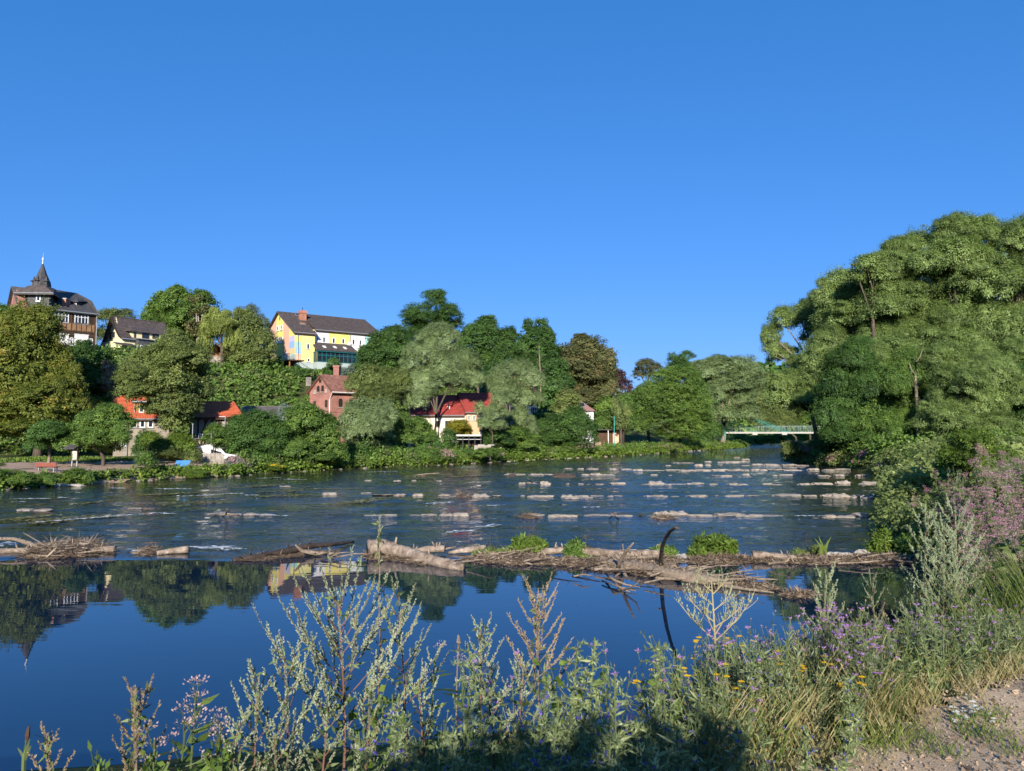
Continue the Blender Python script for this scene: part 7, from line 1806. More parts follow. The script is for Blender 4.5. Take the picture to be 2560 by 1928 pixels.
def limbs(name, label, base, segs, mat='drift'):
    T = thing(name, label, 'branch', base)
    for i, (pts, r) in enumerate(segs):
        m = MB(); m.tube(pts, r, 6); m.build('limb', M[mat], T, smooth=True)
    return T
Yb = G(1545, 1430)[1]
limbs('root_branch', 'forked grey branch standing left of the tall dead branch', G(1545, 1430), [
    ([at3(1540,1432,Yb), at3(1552,1400,Yb-.3), at3(1566,1378,Yb-.7), at3(1584,1357,Yb-1.2)], [.07,.055,.045,.02]),
    ([at3(1549,1398,Yb-.3), at3(1538,1385,Yb-.2)], [.05,.04]),
    ([at3(1552,1405,Yb), at3(1558,1430,Yb-.3), at3(1572,1450,Yb-.8), at3(1590,1460,Yb-1.2)], [.07,.055,.04,.02]),
    ([at3(1556,1428,Yb-.3), at3(1540,1440,Yb-.6), at3(1530,1455,Yb-1)], [.04,.03,.018])], 'drift')
limbs('driftwood_tangle', 'tangle of thin twigs hanging into the calm pool', G(1540, 1455, .05), [
    ([G(1515,1435,.12), G(1535,1450,.18), G(1565,1462,.06), G(1600,1468,.02)], [.03,.035,.025,.012]),
    ([G(1530,1448,.14), G(1550,1470,.05), G(1575,1480,.02)], [.03,.025,.012]),
    ([G(1540,1462,.06), G(1520,1440,.16)], [.02,.012]),
    ([G(1560,1475,.05), G(1590,1462,.22), G(1600,1450,.40)], [.025,.02,.01]),
    ([G(1505,1452,.06), G(1545,1466,.08), G(1590,1478,.04)], [.02,.022,.01])], 'drift')
limbs('bent_branch', 'pale bent branch in front of the second row of stones', G(1532, 1296, .1), [([G(1523,1298,.02), G(1528,1292,.2), G(1532,1288,.35)], [.02,.03,.02]), ([G(1528,1286,.42), G(1538,1290,.3), G(1546,1300,.02)], [.025,.035,.03])], 'log')
limbs('snag', 'small dark forked snag sticking out of the water', G(1320, 1206, .0), [([G(1303,1208,.0), G(1330,1207,.25), G(1344,1207,.2)], [.05,.05,.02]), ([G(1330,1207,.25), G(1319,1195,.9)], [.04,.02])], 'drift')
limbs('snag', 'twiggy snag on the left log of the second row', G(570, 1288, .0), [([G(545,1289,.05), G(565,1285,.2), G(600,1288,.1)], [.05,.06,.03]), ([G(565,1286,.2), G(568,1272,.75)], [.04,.02]), ([G(604,1288,.1), G(612,1279,.5)], [.02,.01]), ([G(590,1288,.1), G(620,1290,.05)], [.03,.015])], 'drift')
limbs('snag', 'thin pale snag among the far left ripples', G(1065, 1187, .0), [([G(1030,1190,.0), G(1065,1185,.15), G(1098,1183,.3)], [.06,.06,.03])], 'drift')
def brd(px, py, hpx, label):
    b = G(px, py); k = b[1] / F_PX; T = thing('duck', label, 'duck', b); h = hpx * k
    V, F = [], []
    me = STONES[0][1].copy(); me.materials.clear(); me.materials.append(M['log_dark'])
    o = bpy.data.objects.new('body', me); COL.objects.link(o); o.parent = T; o.location = (0, 0, h * .32); o.scale = (h * 1.3, h * .6, h * .6)
    m = MB(); m.tube([(b[0] + h * .4, b[1], h * .45), (b[0] + h * .5, b[1], h * .8), (b[0] + h * .55, b[1], h * .95)], [h * .12, h * .11, h * .15], 8); m.build('neck', M['log_dark'], T, smooth=True)
    m = MB(); m.tube([(b[0] + h * .6, b[1], h * .93), (b[0] + h * .85, b[1], h * .88)], [h * .07, h * .03], 6); m.build('bill', M['drift'], T)
brd(1601, 1291, 9, 'small dark duck swimming in the gap of the second row')
for i, (a, b, y, h, l) in enumerate([(1240,1292,1390,24,'chunky pinkish boulder left of the first green bush'),(1380,1452,1404,12,'flat pale slab stone below the long straight log'),(1560,1648,1388,20,'large white crested boulder behind the log'),(1690,1722,1396,14,'grey wedge boulder right of the tall dead branch'),
        (1724,1742,1392,16,'small upright stone at the left of the lit green bush'),(1830,1872,1394,10,'low rounded stone right of the lit green bush'),(2074,2146,1392,16,'broad rounded grey boulder right of the iris'),(2142,2178,1384,14,'small dark grey boulder beside the nettles'),(2176,2200,1378,12,'stone behind the nettles'),(1905,1918,1386,8,'tiny stone at the head of the pale slab log')]):
    put_stone(a, b, y, h, l, 560 + i, 'boulders among the driftwood row', kind=0 if h > 12 else 1, mat=M['stone_grey'] if i in (2, 3, 6, 7, 8) else None)
o = put_stone(2420, 2490, 1525, 55, 'white boulder half hidden in the meadow grass at the right', 580, None, kind=0, mat=M['stone_grey'])
o.name = 'meadow_boulder'; _g = G(2455, 1520, 2.2); o.location = (_g[0], _g[1], H(_g[0], _g[1]) + .1); o.scale = (.5, .45, .55)
def debris_mat(name, label, outline, n, seed, lmin=.05, lmax=.28, h=.10, mat='debris', twig=.25, wide=.10):
    """flood litter: thousands of chips, straws and twigs heaped inside an outline (pixel outline on the water plane)"""
    rng = np.random.default_rng(seed)
    poly = np.array([G(px, py)[:2] for px, py in outline]); x0, y0 = poly.min(0); x1, y1 = poly.max(0)
    x = rng.uniform(x0, x1, n * 3); y = rng.uniform(y0, y1, n * 3); k = inside(x, y, poly); x = x[k][:n]; y = y[k][:n]; n = len(x)
    d, _ = seg_dist(x, y, poly, True); top = h * sstep(0, .5, d)
    z = .01 + rng.random(n) ** .6 * top + .02 * np.sin(x * 3) ** 2
    ax = unit(np.stack([rng.normal(0, 1, n), rng.normal(0, .8, n), rng.normal(0, .22, n)], 1)); nn = unit(rng.normal(size=(n, 3)) * .5 + np.array([0, 0, 1.0]))
    ln = rng.uniform(lmin, lmax, n); wd = np.where(rng.random(n) < twig, .018, ln * wide + .012)
    V, Q = leaf_quads(np.stack([x, y, z], 1), ax, nn, ln, wd)
    o = np_obj(name, V, Q, M[mat], None, tint=np.repeat(rng.random(n), 4)); tag(o, label, kind='stuff')
    st = .16; xs = np.arange(x0, x1 + st, st); ys = np.arange(y0, y1 + st, st); X, Y = np.meshgrid(xs, ys); ins = inside(X, Y, poly); dd, _ = seg_dist(X.ravel(), Y.ravel(), poly, True); Z = np.where(ins.ravel(), h * .55 * sstep(0, .45, dd) + .012, -.05).reshape(X.shape)
    nx, ny = len(xs), len(ys); idx = np.arange(nx * ny).reshape(ny, nx); kk = ins[:-1,:-1] | ins[:-1,1:] | ins[1:,1:] | ins[1:,:-1]
    Q2 = np.stack([idx[:-1,:-1][kk], idx[:-1,1:][kk], idx[1:,1:][kk], idx[1:,:-1][kk]], 1)
    o2 = np_obj('silt_bed', np.stack([X.ravel(), Y.ravel(), Z.ravel()], 1), Q2, M['silt'], None, smooth=True); tag(o2, 'brown silt and rotting litter ' + label.split(' ', 1)[1][:40], kind='stuff'); return o
M['silt'] = mat_plain('brown_flood_silt', C(.17,.115,.075), C(.085,.058,.038), rough=.98, scale=6, bump=1.0, bscale=30)
debris_mat('flood_debris', 'dry straw and twigs heaped over the left logs', [(50,1394),(60,1380),(120,1372),(200,1362),(250,1368),(282,1376),(285,1384),(200,1392),(110,1400)], 5200, 1, lmin=.1, lmax=.5, h=.30, twig=.8)
debris_mat('flood_debris', 'small tuft of dry twigs left of the short cut log', [(335,1386),(350,1378),(375,1370),(398,1376),(400,1384),(370,1390)], 900, 2, lmin=.08, lmax=.35, h=.25, twig=.8)
debris_mat('flood_debris', 'brown leaf litter caught left of the first green bush', [(1165,1396),(1200,1388),(1300,1386),(1360,1388),(1380,1398),(1370,1412),(1300,1414),(1220,1410),(1175,1404)], 5200, 3, h=.14)
debris_mat('flood_debris', 'pinkish brown litter between the second bush and the long trunk', [(1370,1412),(1385,1400),(1460,1402),(1560,1398),(1700,1396),(1720,1404),(1660,1416),(1740,1436),(1820,1452),(1800,1462),(1700,1450),(1600,1440),(1520,1428),(1440,1420)], 13000, 4, h=.16, twig=.45)
debris_mat('flood_debris', 'litter under the lit green bush', [(1715,1402),(1735,1390),(1850,1392),(1890,1396),(1880,1408),(1800,1412),(1740,1412)], 3800, 5, h=.12)
debris_mat('flood_debris', 'russet leaf litter mat stretching to the right bank', [(1870,1408),(1880,1394),(1960,1394),(2060,1394),(2180,1392),(2320,1398),(2345,1412),(2200,1412),(2120,1410),(2060,1414),(1990,1410)], 9000, 6, h=.12)
debris_mat('flood_debris', 'loose litter at the tip of the drifting branches', [(1790,1462),(1820,1450),(1880,1458),(1935,1466),(1950,1478),(1900,1476),(1840,1470)], 2600, 7, h=.09, twig=.7)
debris_mat('flood_debris', 'small raft of bark and rubbish floating in the pool', [(1955,1486),(1975,1478),(2040,1480),(2045,1490),(2000,1498),(1965,1494)], 1200, 8, h=.06, twig=.5)
debris_mat('flood_debris', 'grey litter along the thick slanting log', [(905,1388),(930,1376),(1000,1388),(1080,1408),(1060,1414),(980,1402),(920,1400)], 2600, 9, h=.10, twig=.6)
debris_mat('flood_debris', 'straw caught on the dark arching trunk', [(590,1404),(620,1392),(700,1384),(840,1378),(850,1386),(740,1392),(640,1404)], 1600, 10, h=.08, twig=.8)
for i, (a, b, y0, y1, n, l) in enumerate([(1138,1178,1222,1244,900,'dry twiggy tuft on the third row of stones'),(1295,1350,1283,1296,700,'dry twig heap on a stone of the second row'),(1630,1690,1285,1297,700,'straw heap at the left of the long stone string'),(1380,1440,1178,1192,700,'grey twig heap among the fifth row'),(1268,1290,1182,1190,200,'little twig tuft at the fifth row')]):
    debris_mat('twig_heap', l, [(a, y1), (a + (b-a)*.2, y0 + 4), ((a+b)/2, y1 - 5), (b, y1 - 3), (b, y1), ((a+b)/2, y1 + 2)], n // 2, 20 + i, lmin=.12, lmax=.6, h=.22, twig=.95)
BG = 'green bushes growing on the driftwood row'
def weir_bush(label, lob, D, mat, seed, **kw):
    return tree(label, lob, D, 'bush', mat, seed, tr=.02, name='weir_bush', cat='bush', lscale=kw.pop('ls', .42), base_z=.1, limbs=3, depth_j=.25, group=BG, **kw)
Dw = G(1300, 1388)[1]
SP['sprig'] = dict(l=.30, w=.30, cr=.26, n=19, dens=10, droop=.35)
def sprig(label, lob, D, mat, seed, ls=.55):
    return tree(label, lob, D, 'sprig', mat, seed, tr=.012, name='weir_bush', cat='bush', lscale=ls, base_z=.1, limbs=4, depth_j=.2, group=BG)
sprig('bright green leafy bush beside the chunky boulder', [(1310,1362,18,15),(1335,1366,18,13),(1298,1372,14,9),(1350,1368,12,9)], Dw, 'lf_bright', 150)
sprig('slender green bush in the middle of the driftwood row', [(1437,1370,14,12),(1450,1385,20,12),(1480,1398,20,11),(1500,1403,14,7),(1430,1380,12,8)], Dw - .4, 'lf_mid', 151)
sprig('small low bush right at the tall dead branch', [(1655,1380,14,8),(1672,1384,16,8)], Dw - .2, 'lf_mid', 152)
sprig('big lit yellow-green bush on the driftwood row', [(1765,1368,24,18),(1795,1365,20,16),(1745,1385,18,14),(1780,1390,30,14),(1815,1388,16,10),(1825,1372,10,12)], Dw - .3, 'lf_bright', 153, ls=.62)
sprig('nettle clump in front of the dark water at the right', [(2205,1352,16,20),(2190,1372,16,12),(2222,1370,12,12)], Dw + .1, 'lf_bright', 154, ls=.45)
sprig('dense bright nettles joining the right bank', [(2270,1362,26,18),(2300,1350,20,20),(2260,1380,22,10),(2315,1375,22,18)], Dw - .4, 'lf_mid', 155, ls=.45)
sprig('low creeping greens on the chunky boulder', [(1225,1384,22,7),(1200,1388,16,5),(1260,1385,18,9)], Dw - .1, 'lf_olive', 156, ls=.35)
sprig('low grassy tuft behind the iris', [(2010,1387,22,5),(2040,1380,8,8)], Dw + .3, 'lf_olive', 157, ls=.35)
M['iris'] = mat_leaf('iris_blade', C(.16,.22,.05), C(.26,.34,.08), C(.34,.40,.12), trans=.3)
T = thing('iris_plant', 'clump of long upright iris blades on the debris mat', 'plant', G(2060, 1392, .1))
rg = random.Random(2)
for i, (dx, dy) in enumerate([(-24,-46),(-14,-52),(-6,-38),(2,-30),(10,-40),(18,-50),(-18,-30),(6,-22)]):
    b = Vector(G(2060 + i - 3, 1391, .1)); t = Vector(P(2060 + dx, 1391 + dy, b.y - .1)); mid = b.lerp(t, .5) + Vector((-(t.x - b.x) * .18, 0, .05)); w = .035
    m = MB(); pts = [b, mid, t]; 
    for s in (0, 1):
        p, q = pts[s], pts[s+1]; w0, w1 = (w, w * .9) if s == 0 else (w * .9, .003)
        m.slab([tuple(p + Vector((-w0, 0, 0))), tuple(p + Vector((w0, 0, 0))), tuple(q + Vector((w1, 0, 0))), tuple(q + Vector((-w1, 0, 0)))], (0, .006, 0))
    m.build('leaf', M['iris'] if 'iris' in M else M['print_green'], T)
def streaks(name, label, lines, n_per_m, mat, seed, wpx=3.0, leaf=(.05, .16), z=.05, ww=.5):
    rng = np.random.default_rng(seed); Ps = []; Ls = []
    for (x0, y0, x1, y1, w) in lines:
        a = np.array(G(x0, y0)); b = np.array(G(x1, y1)); L = np.linalg.norm(b - a); n = int(L * n_per_m * max(.3, w)); t = rng.random(n)
        p = a + (b - a) * t[:, None]; prof = np.sin(np.pi * np.clip(t, .02, .98)) ** .6; p[:, 1] += rng.normal(0, 1, n) * w * .36 * prof; p[:, 0] += rng.normal(0, .15, n)
        p[:, 1] += .25 * w * np.sin(t * 9 + x0); p[:, 2] = z; Ps.append(p)
    p = np.concatenate(Ps); n = len(p); ax = unit(np.stack([rng.normal(1, .3, n), rng.normal(0, .35, n), rng.normal(0, .04, n)], 1)); nn = unit(rng.normal(0, .10, (n, 3)) + np.array([0, 0, 1.0])); ln = rng.uniform(leaf[0], leaf[1], n)
    V, Q = leaf_quads(p, ax, nn, ln, ln * ww); o = np_obj(name, V, Q, M[mat], None, tint=np.repeat(rng.random(n), 4)); return tag(o, label, kind='stuff')
M['weed'] = mat_leaf('floating_water_weed', C(.09,.09,.03), C(.26,.25,.11), C(.50,.48,.34), trans=.1)
M['foam'] = mat_leaf('white_water', C(.45,.50,.55), C(.80,.83,.86), trans=.1, gloss=.1)
WEED = [(190,1262,280,1252,1.0),(60,1302,320,1290,1.2),(80,1308,200,1300,.9),(0,1302,125,1290,1.2),(260,1245,300,1243,.5),(340,1240,530,1231,.9),(575,1222,690,1214,.8),(620,1216,700,1212,.6),(430,1268,470,1265,.5),(735,1225,940,1222,.7),(640,1243,780,1238,.8),(640,1232,760,1228,.6),(840,1258,960,1250,.9),(800,1262,930,1256,.8),(900,1250,960,1246,.5),(1040,1190,1120,1186,.8),(1100,1194,1230,1190,.6),(340,1262,560,1256,1.0),(130,1248,170,1246,.5),(1000,1200,1080,1197,.5),(960,1195,1060,1192,.5),(60,1310,170,1304,.8),(1440,1172,1500,1170,.5),(700,1222,780,1218,.6),(380,1252,440,1249,.6)]
streaks('water_weed', 'pale streaks of flowering water weed trailing in the current', WEED, 110, 'weed', 3, leaf=(.08, .32), ww=.35)
FOAM = [(80,1310,290,1293,.35),(250,1296,360,1288,.3),(35,1250,120,1249,.35),(35,1258,50,1256,.3),(140,1246,158,1247,.25),(440,1244,540,1239,.35),(385,1224,470,1225,.45),(275,1222,305,1224,.3),(600,1240,640,1241,.3),(560,1236,600,1237,.3),(480,1372,600,1376,.5),(0,1362,45,1366,.4),(320,1378,350,1384,.25),(700,1200,760,1201,.3),(915,1182,990,1180,.35),(1150,1170,1190,1169,.25),(1195,1322,1240,1316,.35),(1110,1335,1172,1330,.35),(1200,1268,1250,1266,.25),(1460,1272,1490,1270,.2),(1060,1262,1130,1258,.2),(1260,1162,1290,1160,.2),(1510,1170,1550,1170,.15),(640,1198,700,1196,.2),(2180,1312,2230,1311,.12),(1990,1293,2060,1294,.15),(380,1285,430,1288,.3),(600,1290,720,1293,.25)]
streaks('white_water', 'flecks of white water breaking over the rock rows', FOAM, 120, 'foam', 4, leaf=(.08, .30), z=.075, ww=.35)
rng = np.random.default_rng(44); n = 420; x = rng.uniform(-13, 11, n); y = 22.4 - np.abs(rng.normal(0, 1, n)) ** 1.5 * 1.6; x += .6 * np.sin(y * 3)
k = inside(x, y, RIVER); x = x[k]; y = y[k]; n = len(x)
V, Q = leaf_quads(np.stack([x, y, np.full(n, .012)], 1), unit(np.stack([rng.normal(size=n), rng.normal(size=n), np.zeros(n)], 1)), unit(rng.normal(0, .06, (n, 3)) + np.array([0, 0, 1.0])), rng.uniform(.015, .06, n), rng.uniform(.01, .04, n))
tag(np_obj('floating_leaves', V, Q, M['debris'], None, tint=np.repeat(rng.random(n), 4)), 'fallen leaves and crumbs drifting on the calm pool', kind='stuff')
WH_ = {(1380, 1830): 'around the tall dead branch', (1020, 1380): 'between the slanting log and the second bush', (60, 280): 'in the left debris heap', (600, 860): 'along the dark arching trunk', (1880, 2320): 'in the russet litter mat', (1560, 1820): 'on the long weathered trunk'}; r_ = random.Random(4)
for (x0, x1, py, c) in ((1380, 1830, 1432, 16), (1020, 1380, 1398, 12), (60, 280, 1380, 8), (600, 860, 1386, 6), (1880, 2320, 1400, 8), (1560, 1820, 1450, 10)):
    for i in range(c):
        px = r_.uniform(x0, x1); b = Vector(G(px, py + r_.uniform(-10, 10), .1)); a = r_.uniform(-.5, .5); L = r_.uniform(.5, 1.6); d = Vector((math.cos(a), math.sin(a), r_.uniform(-.03, .22)))
        pts = [tuple(b), tuple(b + d * L * .5 + Vector((0, r_.uniform(-.08, .08), r_.uniform(-.03, .06)))), tuple(b + d * L)]; m = MB(); m.tube(pts, [r_.uniform(.015, .045), .02, .006], 5)
        for _ in range(2): q = b + d * L * r_.uniform(.3, .9); m.tube([tuple(q), tuple(q + Vector((r_.uniform(-.2, .2), r_.uniform(-.15, .15), r_.uniform(0, .22))))], [.01, .003], 4)
        tag(m.build('driftwood_stick', M[r_.choice(('drift', 'drift', 'log', 'log_dark'))], None), '%s stick, %s of those lodged %s' % ('long' if L > 1.1 else 'short', ORD[i], WH_[(x0, x1)]), 'stick', 'loose sticks in the driftwood row')
# ------------------------------------------------------------------ near bank plants
class Herb:
    """stems as thin three-sided tubes, leaves, buds and flowers as arrays; merges into one plant or one mass"""
    def __init__(s): s.sv = []; s.sq = []; s.L = []; s.B = []; s.Fl = []; s.ns = 0
    def stem(s, pts, r0, r1, n=4):
        n = min(n, 3) if r0 < .0035 else n
        pts = np.array(pts, float); k = len(pts); rr = np.linspace(r0, r1, k)
        d = unit(np.gradient(pts, axis=0)); a = unit(np.cross(d, np.array([.13, .97, .2]))); b = np.cross(d, a)
        ring = []
        for j in range(n):
            t = 2 * math.pi * j / n; ring.append(pts + (a * math.cos(t) + b * math.sin(t)) * rr[:, None])
        V = np.stack(ring, 1).reshape(-1, 3); base = s.ns
        i = np.arange(k - 1)[:, None] * n; j = np.arange(n)[None]; j2 = (j + 1) % n
        Q = np.stack([(i + j).ravel(), (i + j2).ravel(), (i + n + j2).ravel(), (i + n + j).ravel()], 1) + base
        s.sv.append(V); s.sq.append(Q); s.ns += len(V)
    def leaf(s, p, ax, nn, l, w, t=.5): s.L.append((p, ax, nn, l, w, t))
    def bud(s, p, ax, l, w, t=.5): s.B.append((p, ax, l, w, t))
    def petal(s, p, ax, nn, l, w, t=.5): s.Fl.append((p, ax, nn, l, w, t))
    def arr_leaf(s, items):
        if not items: return None
        P_ = np.array([i[0] for i in items]); A = unit(np.array([i[1] for i in items])); N = unit(np.array([i[2] for i in items])); l = np.array([i[3] for i in items]); w = np.array([i[4] for i in items]); t = np.array([i[5] for i in items])
        V, Q = leaf_quads(P_, A, N, l, w); return V, Q, np.repeat(t, 4)
    def arr_bud(s):
        """buds: little spindles of four faces"""
        if not s.B: return None
        P_ = np.array([i[0] for i in s.B]); A = unit(np.array([i[1] for i in s.B])); l = np.array([i[2] for i in s.B]); w = np.array([i[3] for i in s.B]); t = np.array([i[4] for i in s.B])
        n1 = unit(np.cross(A, np.array([.3, .8, .5]))); n2 = unit(np.cross(A, n1))
        V1, Q1 = leaf_quads(P_, A, n1, l, w); V2, Q2 = leaf_quads(P_, A, n2, l, w)
        return np.concatenate([V1, V2]), np.concatenate([Q1, Q2 + len(V1)]), np.concatenate([np.repeat(t, 4)] * 2)
    def parts(s):
        out = {}
        if s.sv: V = np.concatenate(s.sv); out['stem'] = (V, np.concatenate(s.sq), np.full(len(V), .5))
        a = s.arr_leaf(s.L); b = s.arr_bud(); f = s.arr_leaf(s.Fl)
        if a is not None: out['foliage'] = a
        if b is not None: out['buds'] = b
        if f is not None: out['flowers'] = f
        return out
def curve(p, d, L, n, up, rng, wob=.05):
    """grow a stem from p along d, bending towards up"""
    pts = [np.array(p, float)]; d = np.array(d, float) / np.linalg.norm(d)
    for i in range(n):
        d = d + np.array([0, 0, up / n]) + np.array([rng.gauss(0, wob), rng.gauss(0, wob), rng.gauss(0, wob * .5)]); d /= np.linalg.norm(d)
        pts.append(pts[-1] + d * L / n)
    return pts
def interp(pts, t):
    k = len(pts) - 1; i = min(int(t * k), k - 1); f = t * k - i; p = pts[i] + (pts[i+1] - pts[i]) * f; d = pts[i+1] - pts[i]; return p, d / (np.linalg.norm(d) + 1e-9)
def rnd3(rng): return np.array([rng.gauss(0, 1), rng.gauss(0, 1), rng.gauss(0, 1)])
def mugwort(h, spread, seed, nb=26, bl=.016, bare=.25, stemr=.007):
    """silvery spires: each side branch carries strings of tiny drooping buds"""
    rng = random.Random(seed); H_ = Herb(); main = curve((0, 0, 0), (rng.gauss(0, .05), rng.gauss(0, .04), 1), h, 9, .1, rng, .025); H_.stem(main, stemr, stemr * .3, 5)
    def string(pts, t0, dens):
        L = sum(np.linalg.norm(pts[i+1] - pts[i]) for i in range(len(pts) - 1)); n = int(L * dens)
        for i in range(n):
            t = t0 + (1 - t0) * (i + rng.random()) / n; p, d = interp(pts, t); o = rnd3(rng); o -= d * (o @ d); o /= np.linalg.norm(o) + 1e-9
            s = (1.15 - .55 * t)
            H_.bud(p, d * .8 + o * .55, bl * s * rng.uniform(.7, 1.3), bl * .52 * s, min(1, max(0, rng.gauss(.6, .2))))
    string(main, .62, 190)
    for i in range(nb):
        t = bare + (1 - bare) * (i / nb) ** .9; p, d = interp(main, min(t, .98)); a = i * 2.4 + rng.uniform(-.4, .4); out = np.array([math.cos(a), math.sin(a) * .75, .55 + .5 * t])
        L = spread * (1.05 - .72 * t) * rng.uniform(.75, 1.15); br = curve(p, out, L, 7, .75, rng, .05); H_.stem(br, stemr * .4, stemr * .15, 3); string(br, .25, 150)
        for k in range(int(L / .065)):
            tt = .18 + .75 * rng.random(); q, dd = interp(br, tt); o = rnd3(rng); sub = curve(q, dd * .7 + o * .35 + np.array([0, 0, .35]), L * .26 * (1.15 - tt) * rng.uniform(.6, 1.3), 4, .5, rng, .06); H_.stem(sub, stemr * .2, stemr * .1, 3); string(sub, .05, 170)
        for k in range(3):
            q, dd = interp(br, .1 + .3 * rng.random()); o = rnd3(rng); H_.leaf(q, dd * .4 + o * .6 + np.array([0, 0, -.2]), rnd3(rng) + np.array([0, -.5, 1]), rng.uniform(.03, .06), .012, rng.random())
    for k in range(int(26 * h)):
        q, dd = interp(main, rng.uniform(.03, .6)); o = rnd3(rng); o[2] = abs(o[2]) * .3; H_.leaf(q, o, rnd3(rng) + np.array([0, -.5, 1]), rng.uniform(.04, .09), .022, rng.random())
    return H_
def bugloss(h, seed, arms=24):
    """viper's bugloss: stiff hairy spike with short outcurving arms and small blue flowers"""
    rng = random.Random(seed); H_ = Herb(); main = curve((0, 0, 0), (rng.gauss(0, .08), rng.gauss(0, .06), 1), h, 8, .1, rng, .03); H_.stem(main, .007, .003, 5)
    for i in range(arms):
        t = .25 + .73 * i / arms; p, d = interp(main, t); a = i * 2.4 + rng.uniform(-.3, .3); L = min(h, .9) * .2 * (1.15 - t * .72) * rng.uniform(.8, 1.2)
        arm = curve(p, np.array([math.cos(a), math.sin(a), .75]), L, 6, -.9, rng, .04); H_.stem(arm, .003, .0016, 3)
        n = int(L / .0065)
        for k in range(n):
            q, dd = interp(arm, (k + .5) / n); 
            for _ in range(2):
                o = rnd3(rng) * np.array([.7, .7, 1.0]) + np.array([0, 0, .5]); H_.leaf(q, o, dd + rnd3(rng) * .4, rng.uniform(.014, .030), .0065, rng.random())
            if rng.random() < .07:
                for _ in range(4): o = rnd3(rng) + np.array([0, -.3, .8]); H_.petal(q, o, rnd3(rng), .014, .009, rng.random())
        lf = rng.uniform(.04, .09) * (1.1 - t * .6); H_.leaf(p, np.array([math.cos(a), math.sin(a), .5]), np.array([0, 0, 1]) + rnd3(rng) * .2, lf, .011, rng.random())
    for k in range(int(40 * h)):
        q, dd = interp(main, rng.uniform(.02, .95)); o = rnd3(rng); o[2] = abs(o[2]) * .5; H_.leaf(q, o, rnd3(rng) + np.array([0, 0, 1]), rng.uniform(.04, .085), .011, rng.random())
    return H_
def knapweed(h, seed, heads=12, fl=True, leafy=1.0, curl=.2, pet=.016):
    """thin wiry branching herb with thistle-like heads"""
    rng = random.Random(seed); H_ = Herb()
    for s_ in range(3):
        main = curve((rng.gauss(0, .03), rng.gauss(0, .03), 0), (rng.gauss(0, .22), rng.gauss(0, .2), 1), h * rng.uniform(.75, 1.05), 7, curl, rng, .05); H_.stem(main, .004, .0018, 3)
        for i in range(max(2, heads // 3)):
            p, d = interp(main, rng.uniform(.35, .95)); br = curve(p, d * .6 + rnd3(rng) * .4 + np.array([0, 0, .4]), h * rng.uniform(.12, .32), 4, .6, rng, .05); H_.stem(br, .0022, .0012, 3); e = br[-1]
            H_.bud(e - np.array([0, 0, .006]), np.array([0, 0, 1.0]), .016, .011, .4)
            if fl and rng.random() < .8:
                for k in range(9):
                    a = k * .7 + rng.random(); H_.petal(e + np.array([0, 0, .006]), np.array([math.cos(a), math.sin(a), rng.uniform(.1, .9)]), np.array([0, 0, 1.0]) + rnd3(rng) * .4, pet * rng.uniform(.7, 1.2), pet * .32, rng.random())
            for k in range(3):
                q, dd = interp(br, rng.random() * .8); H_.leaf(q, dd * .6 + rnd3(rng) * .5, rnd3(rng) + np.array([0, 0, .8]), rng.uniform(.02, .05), .006, rng.random())
        for k in range(int(34 * h * leafy)):
            q, dd = interp(main, rng.uniform(.02, .9)); H_.leaf(q, dd * .5 + rnd3(rng) * .7, rnd3(rng) + np.array([0, 0, .8]), rng.uniform(.03, .075), rng.uniform(.006, .014), rng.random())
    return H_
def daisy(h, seed, heads=6):
    rng = random.Random(seed); H_ = Herb()
    for s_ in range(2):
        main = curve((rng.gauss(0, .03), rng.gauss(0, .03), 0), (rng.gauss(0, .18), rng.gauss(0, .15), 1), h * rng.uniform(.8, 1.05), 6, .2, rng, .04); H_.stem(main, .004, .002, 3)
        for i in range(heads // 2):
            p, d = interp(main, rng.uniform(.6, 1.0)); br = curve(p, d + rnd3(rng) * .35, h * rng.uniform(.06, .2), 3, .5, rng, .04); H_.stem(br, .002, .0014, 3); e = br[-1]
            for k in range(9):
                a = k * .7; H_.petal(e, np.array([math.cos(a), math.sin(a), .25]), np.array([-.15 * math.cos(a), -.35 - .15 * math.sin(a), 1.0]), .019, .009, rng.random())
            for k in range(5):
                a = k * 1.26; H_.petal(e + np.array([0, 0, .003]), np.array([math.cos(a), math.sin(a), .7]), np.array([0, -.2, 1.0]), .009, .007, .1)
        for k in range(int(40 * h)):
            q, dd = interp(main, rng.uniform(.02, .95)); H_.leaf(q, dd * .4 + rnd3(rng) * .7, rnd3(rng) + np.array([0, 0, .8]), rng.uniform(.03, .07), rng.uniform(.008, .016), rng.random())
    return H_
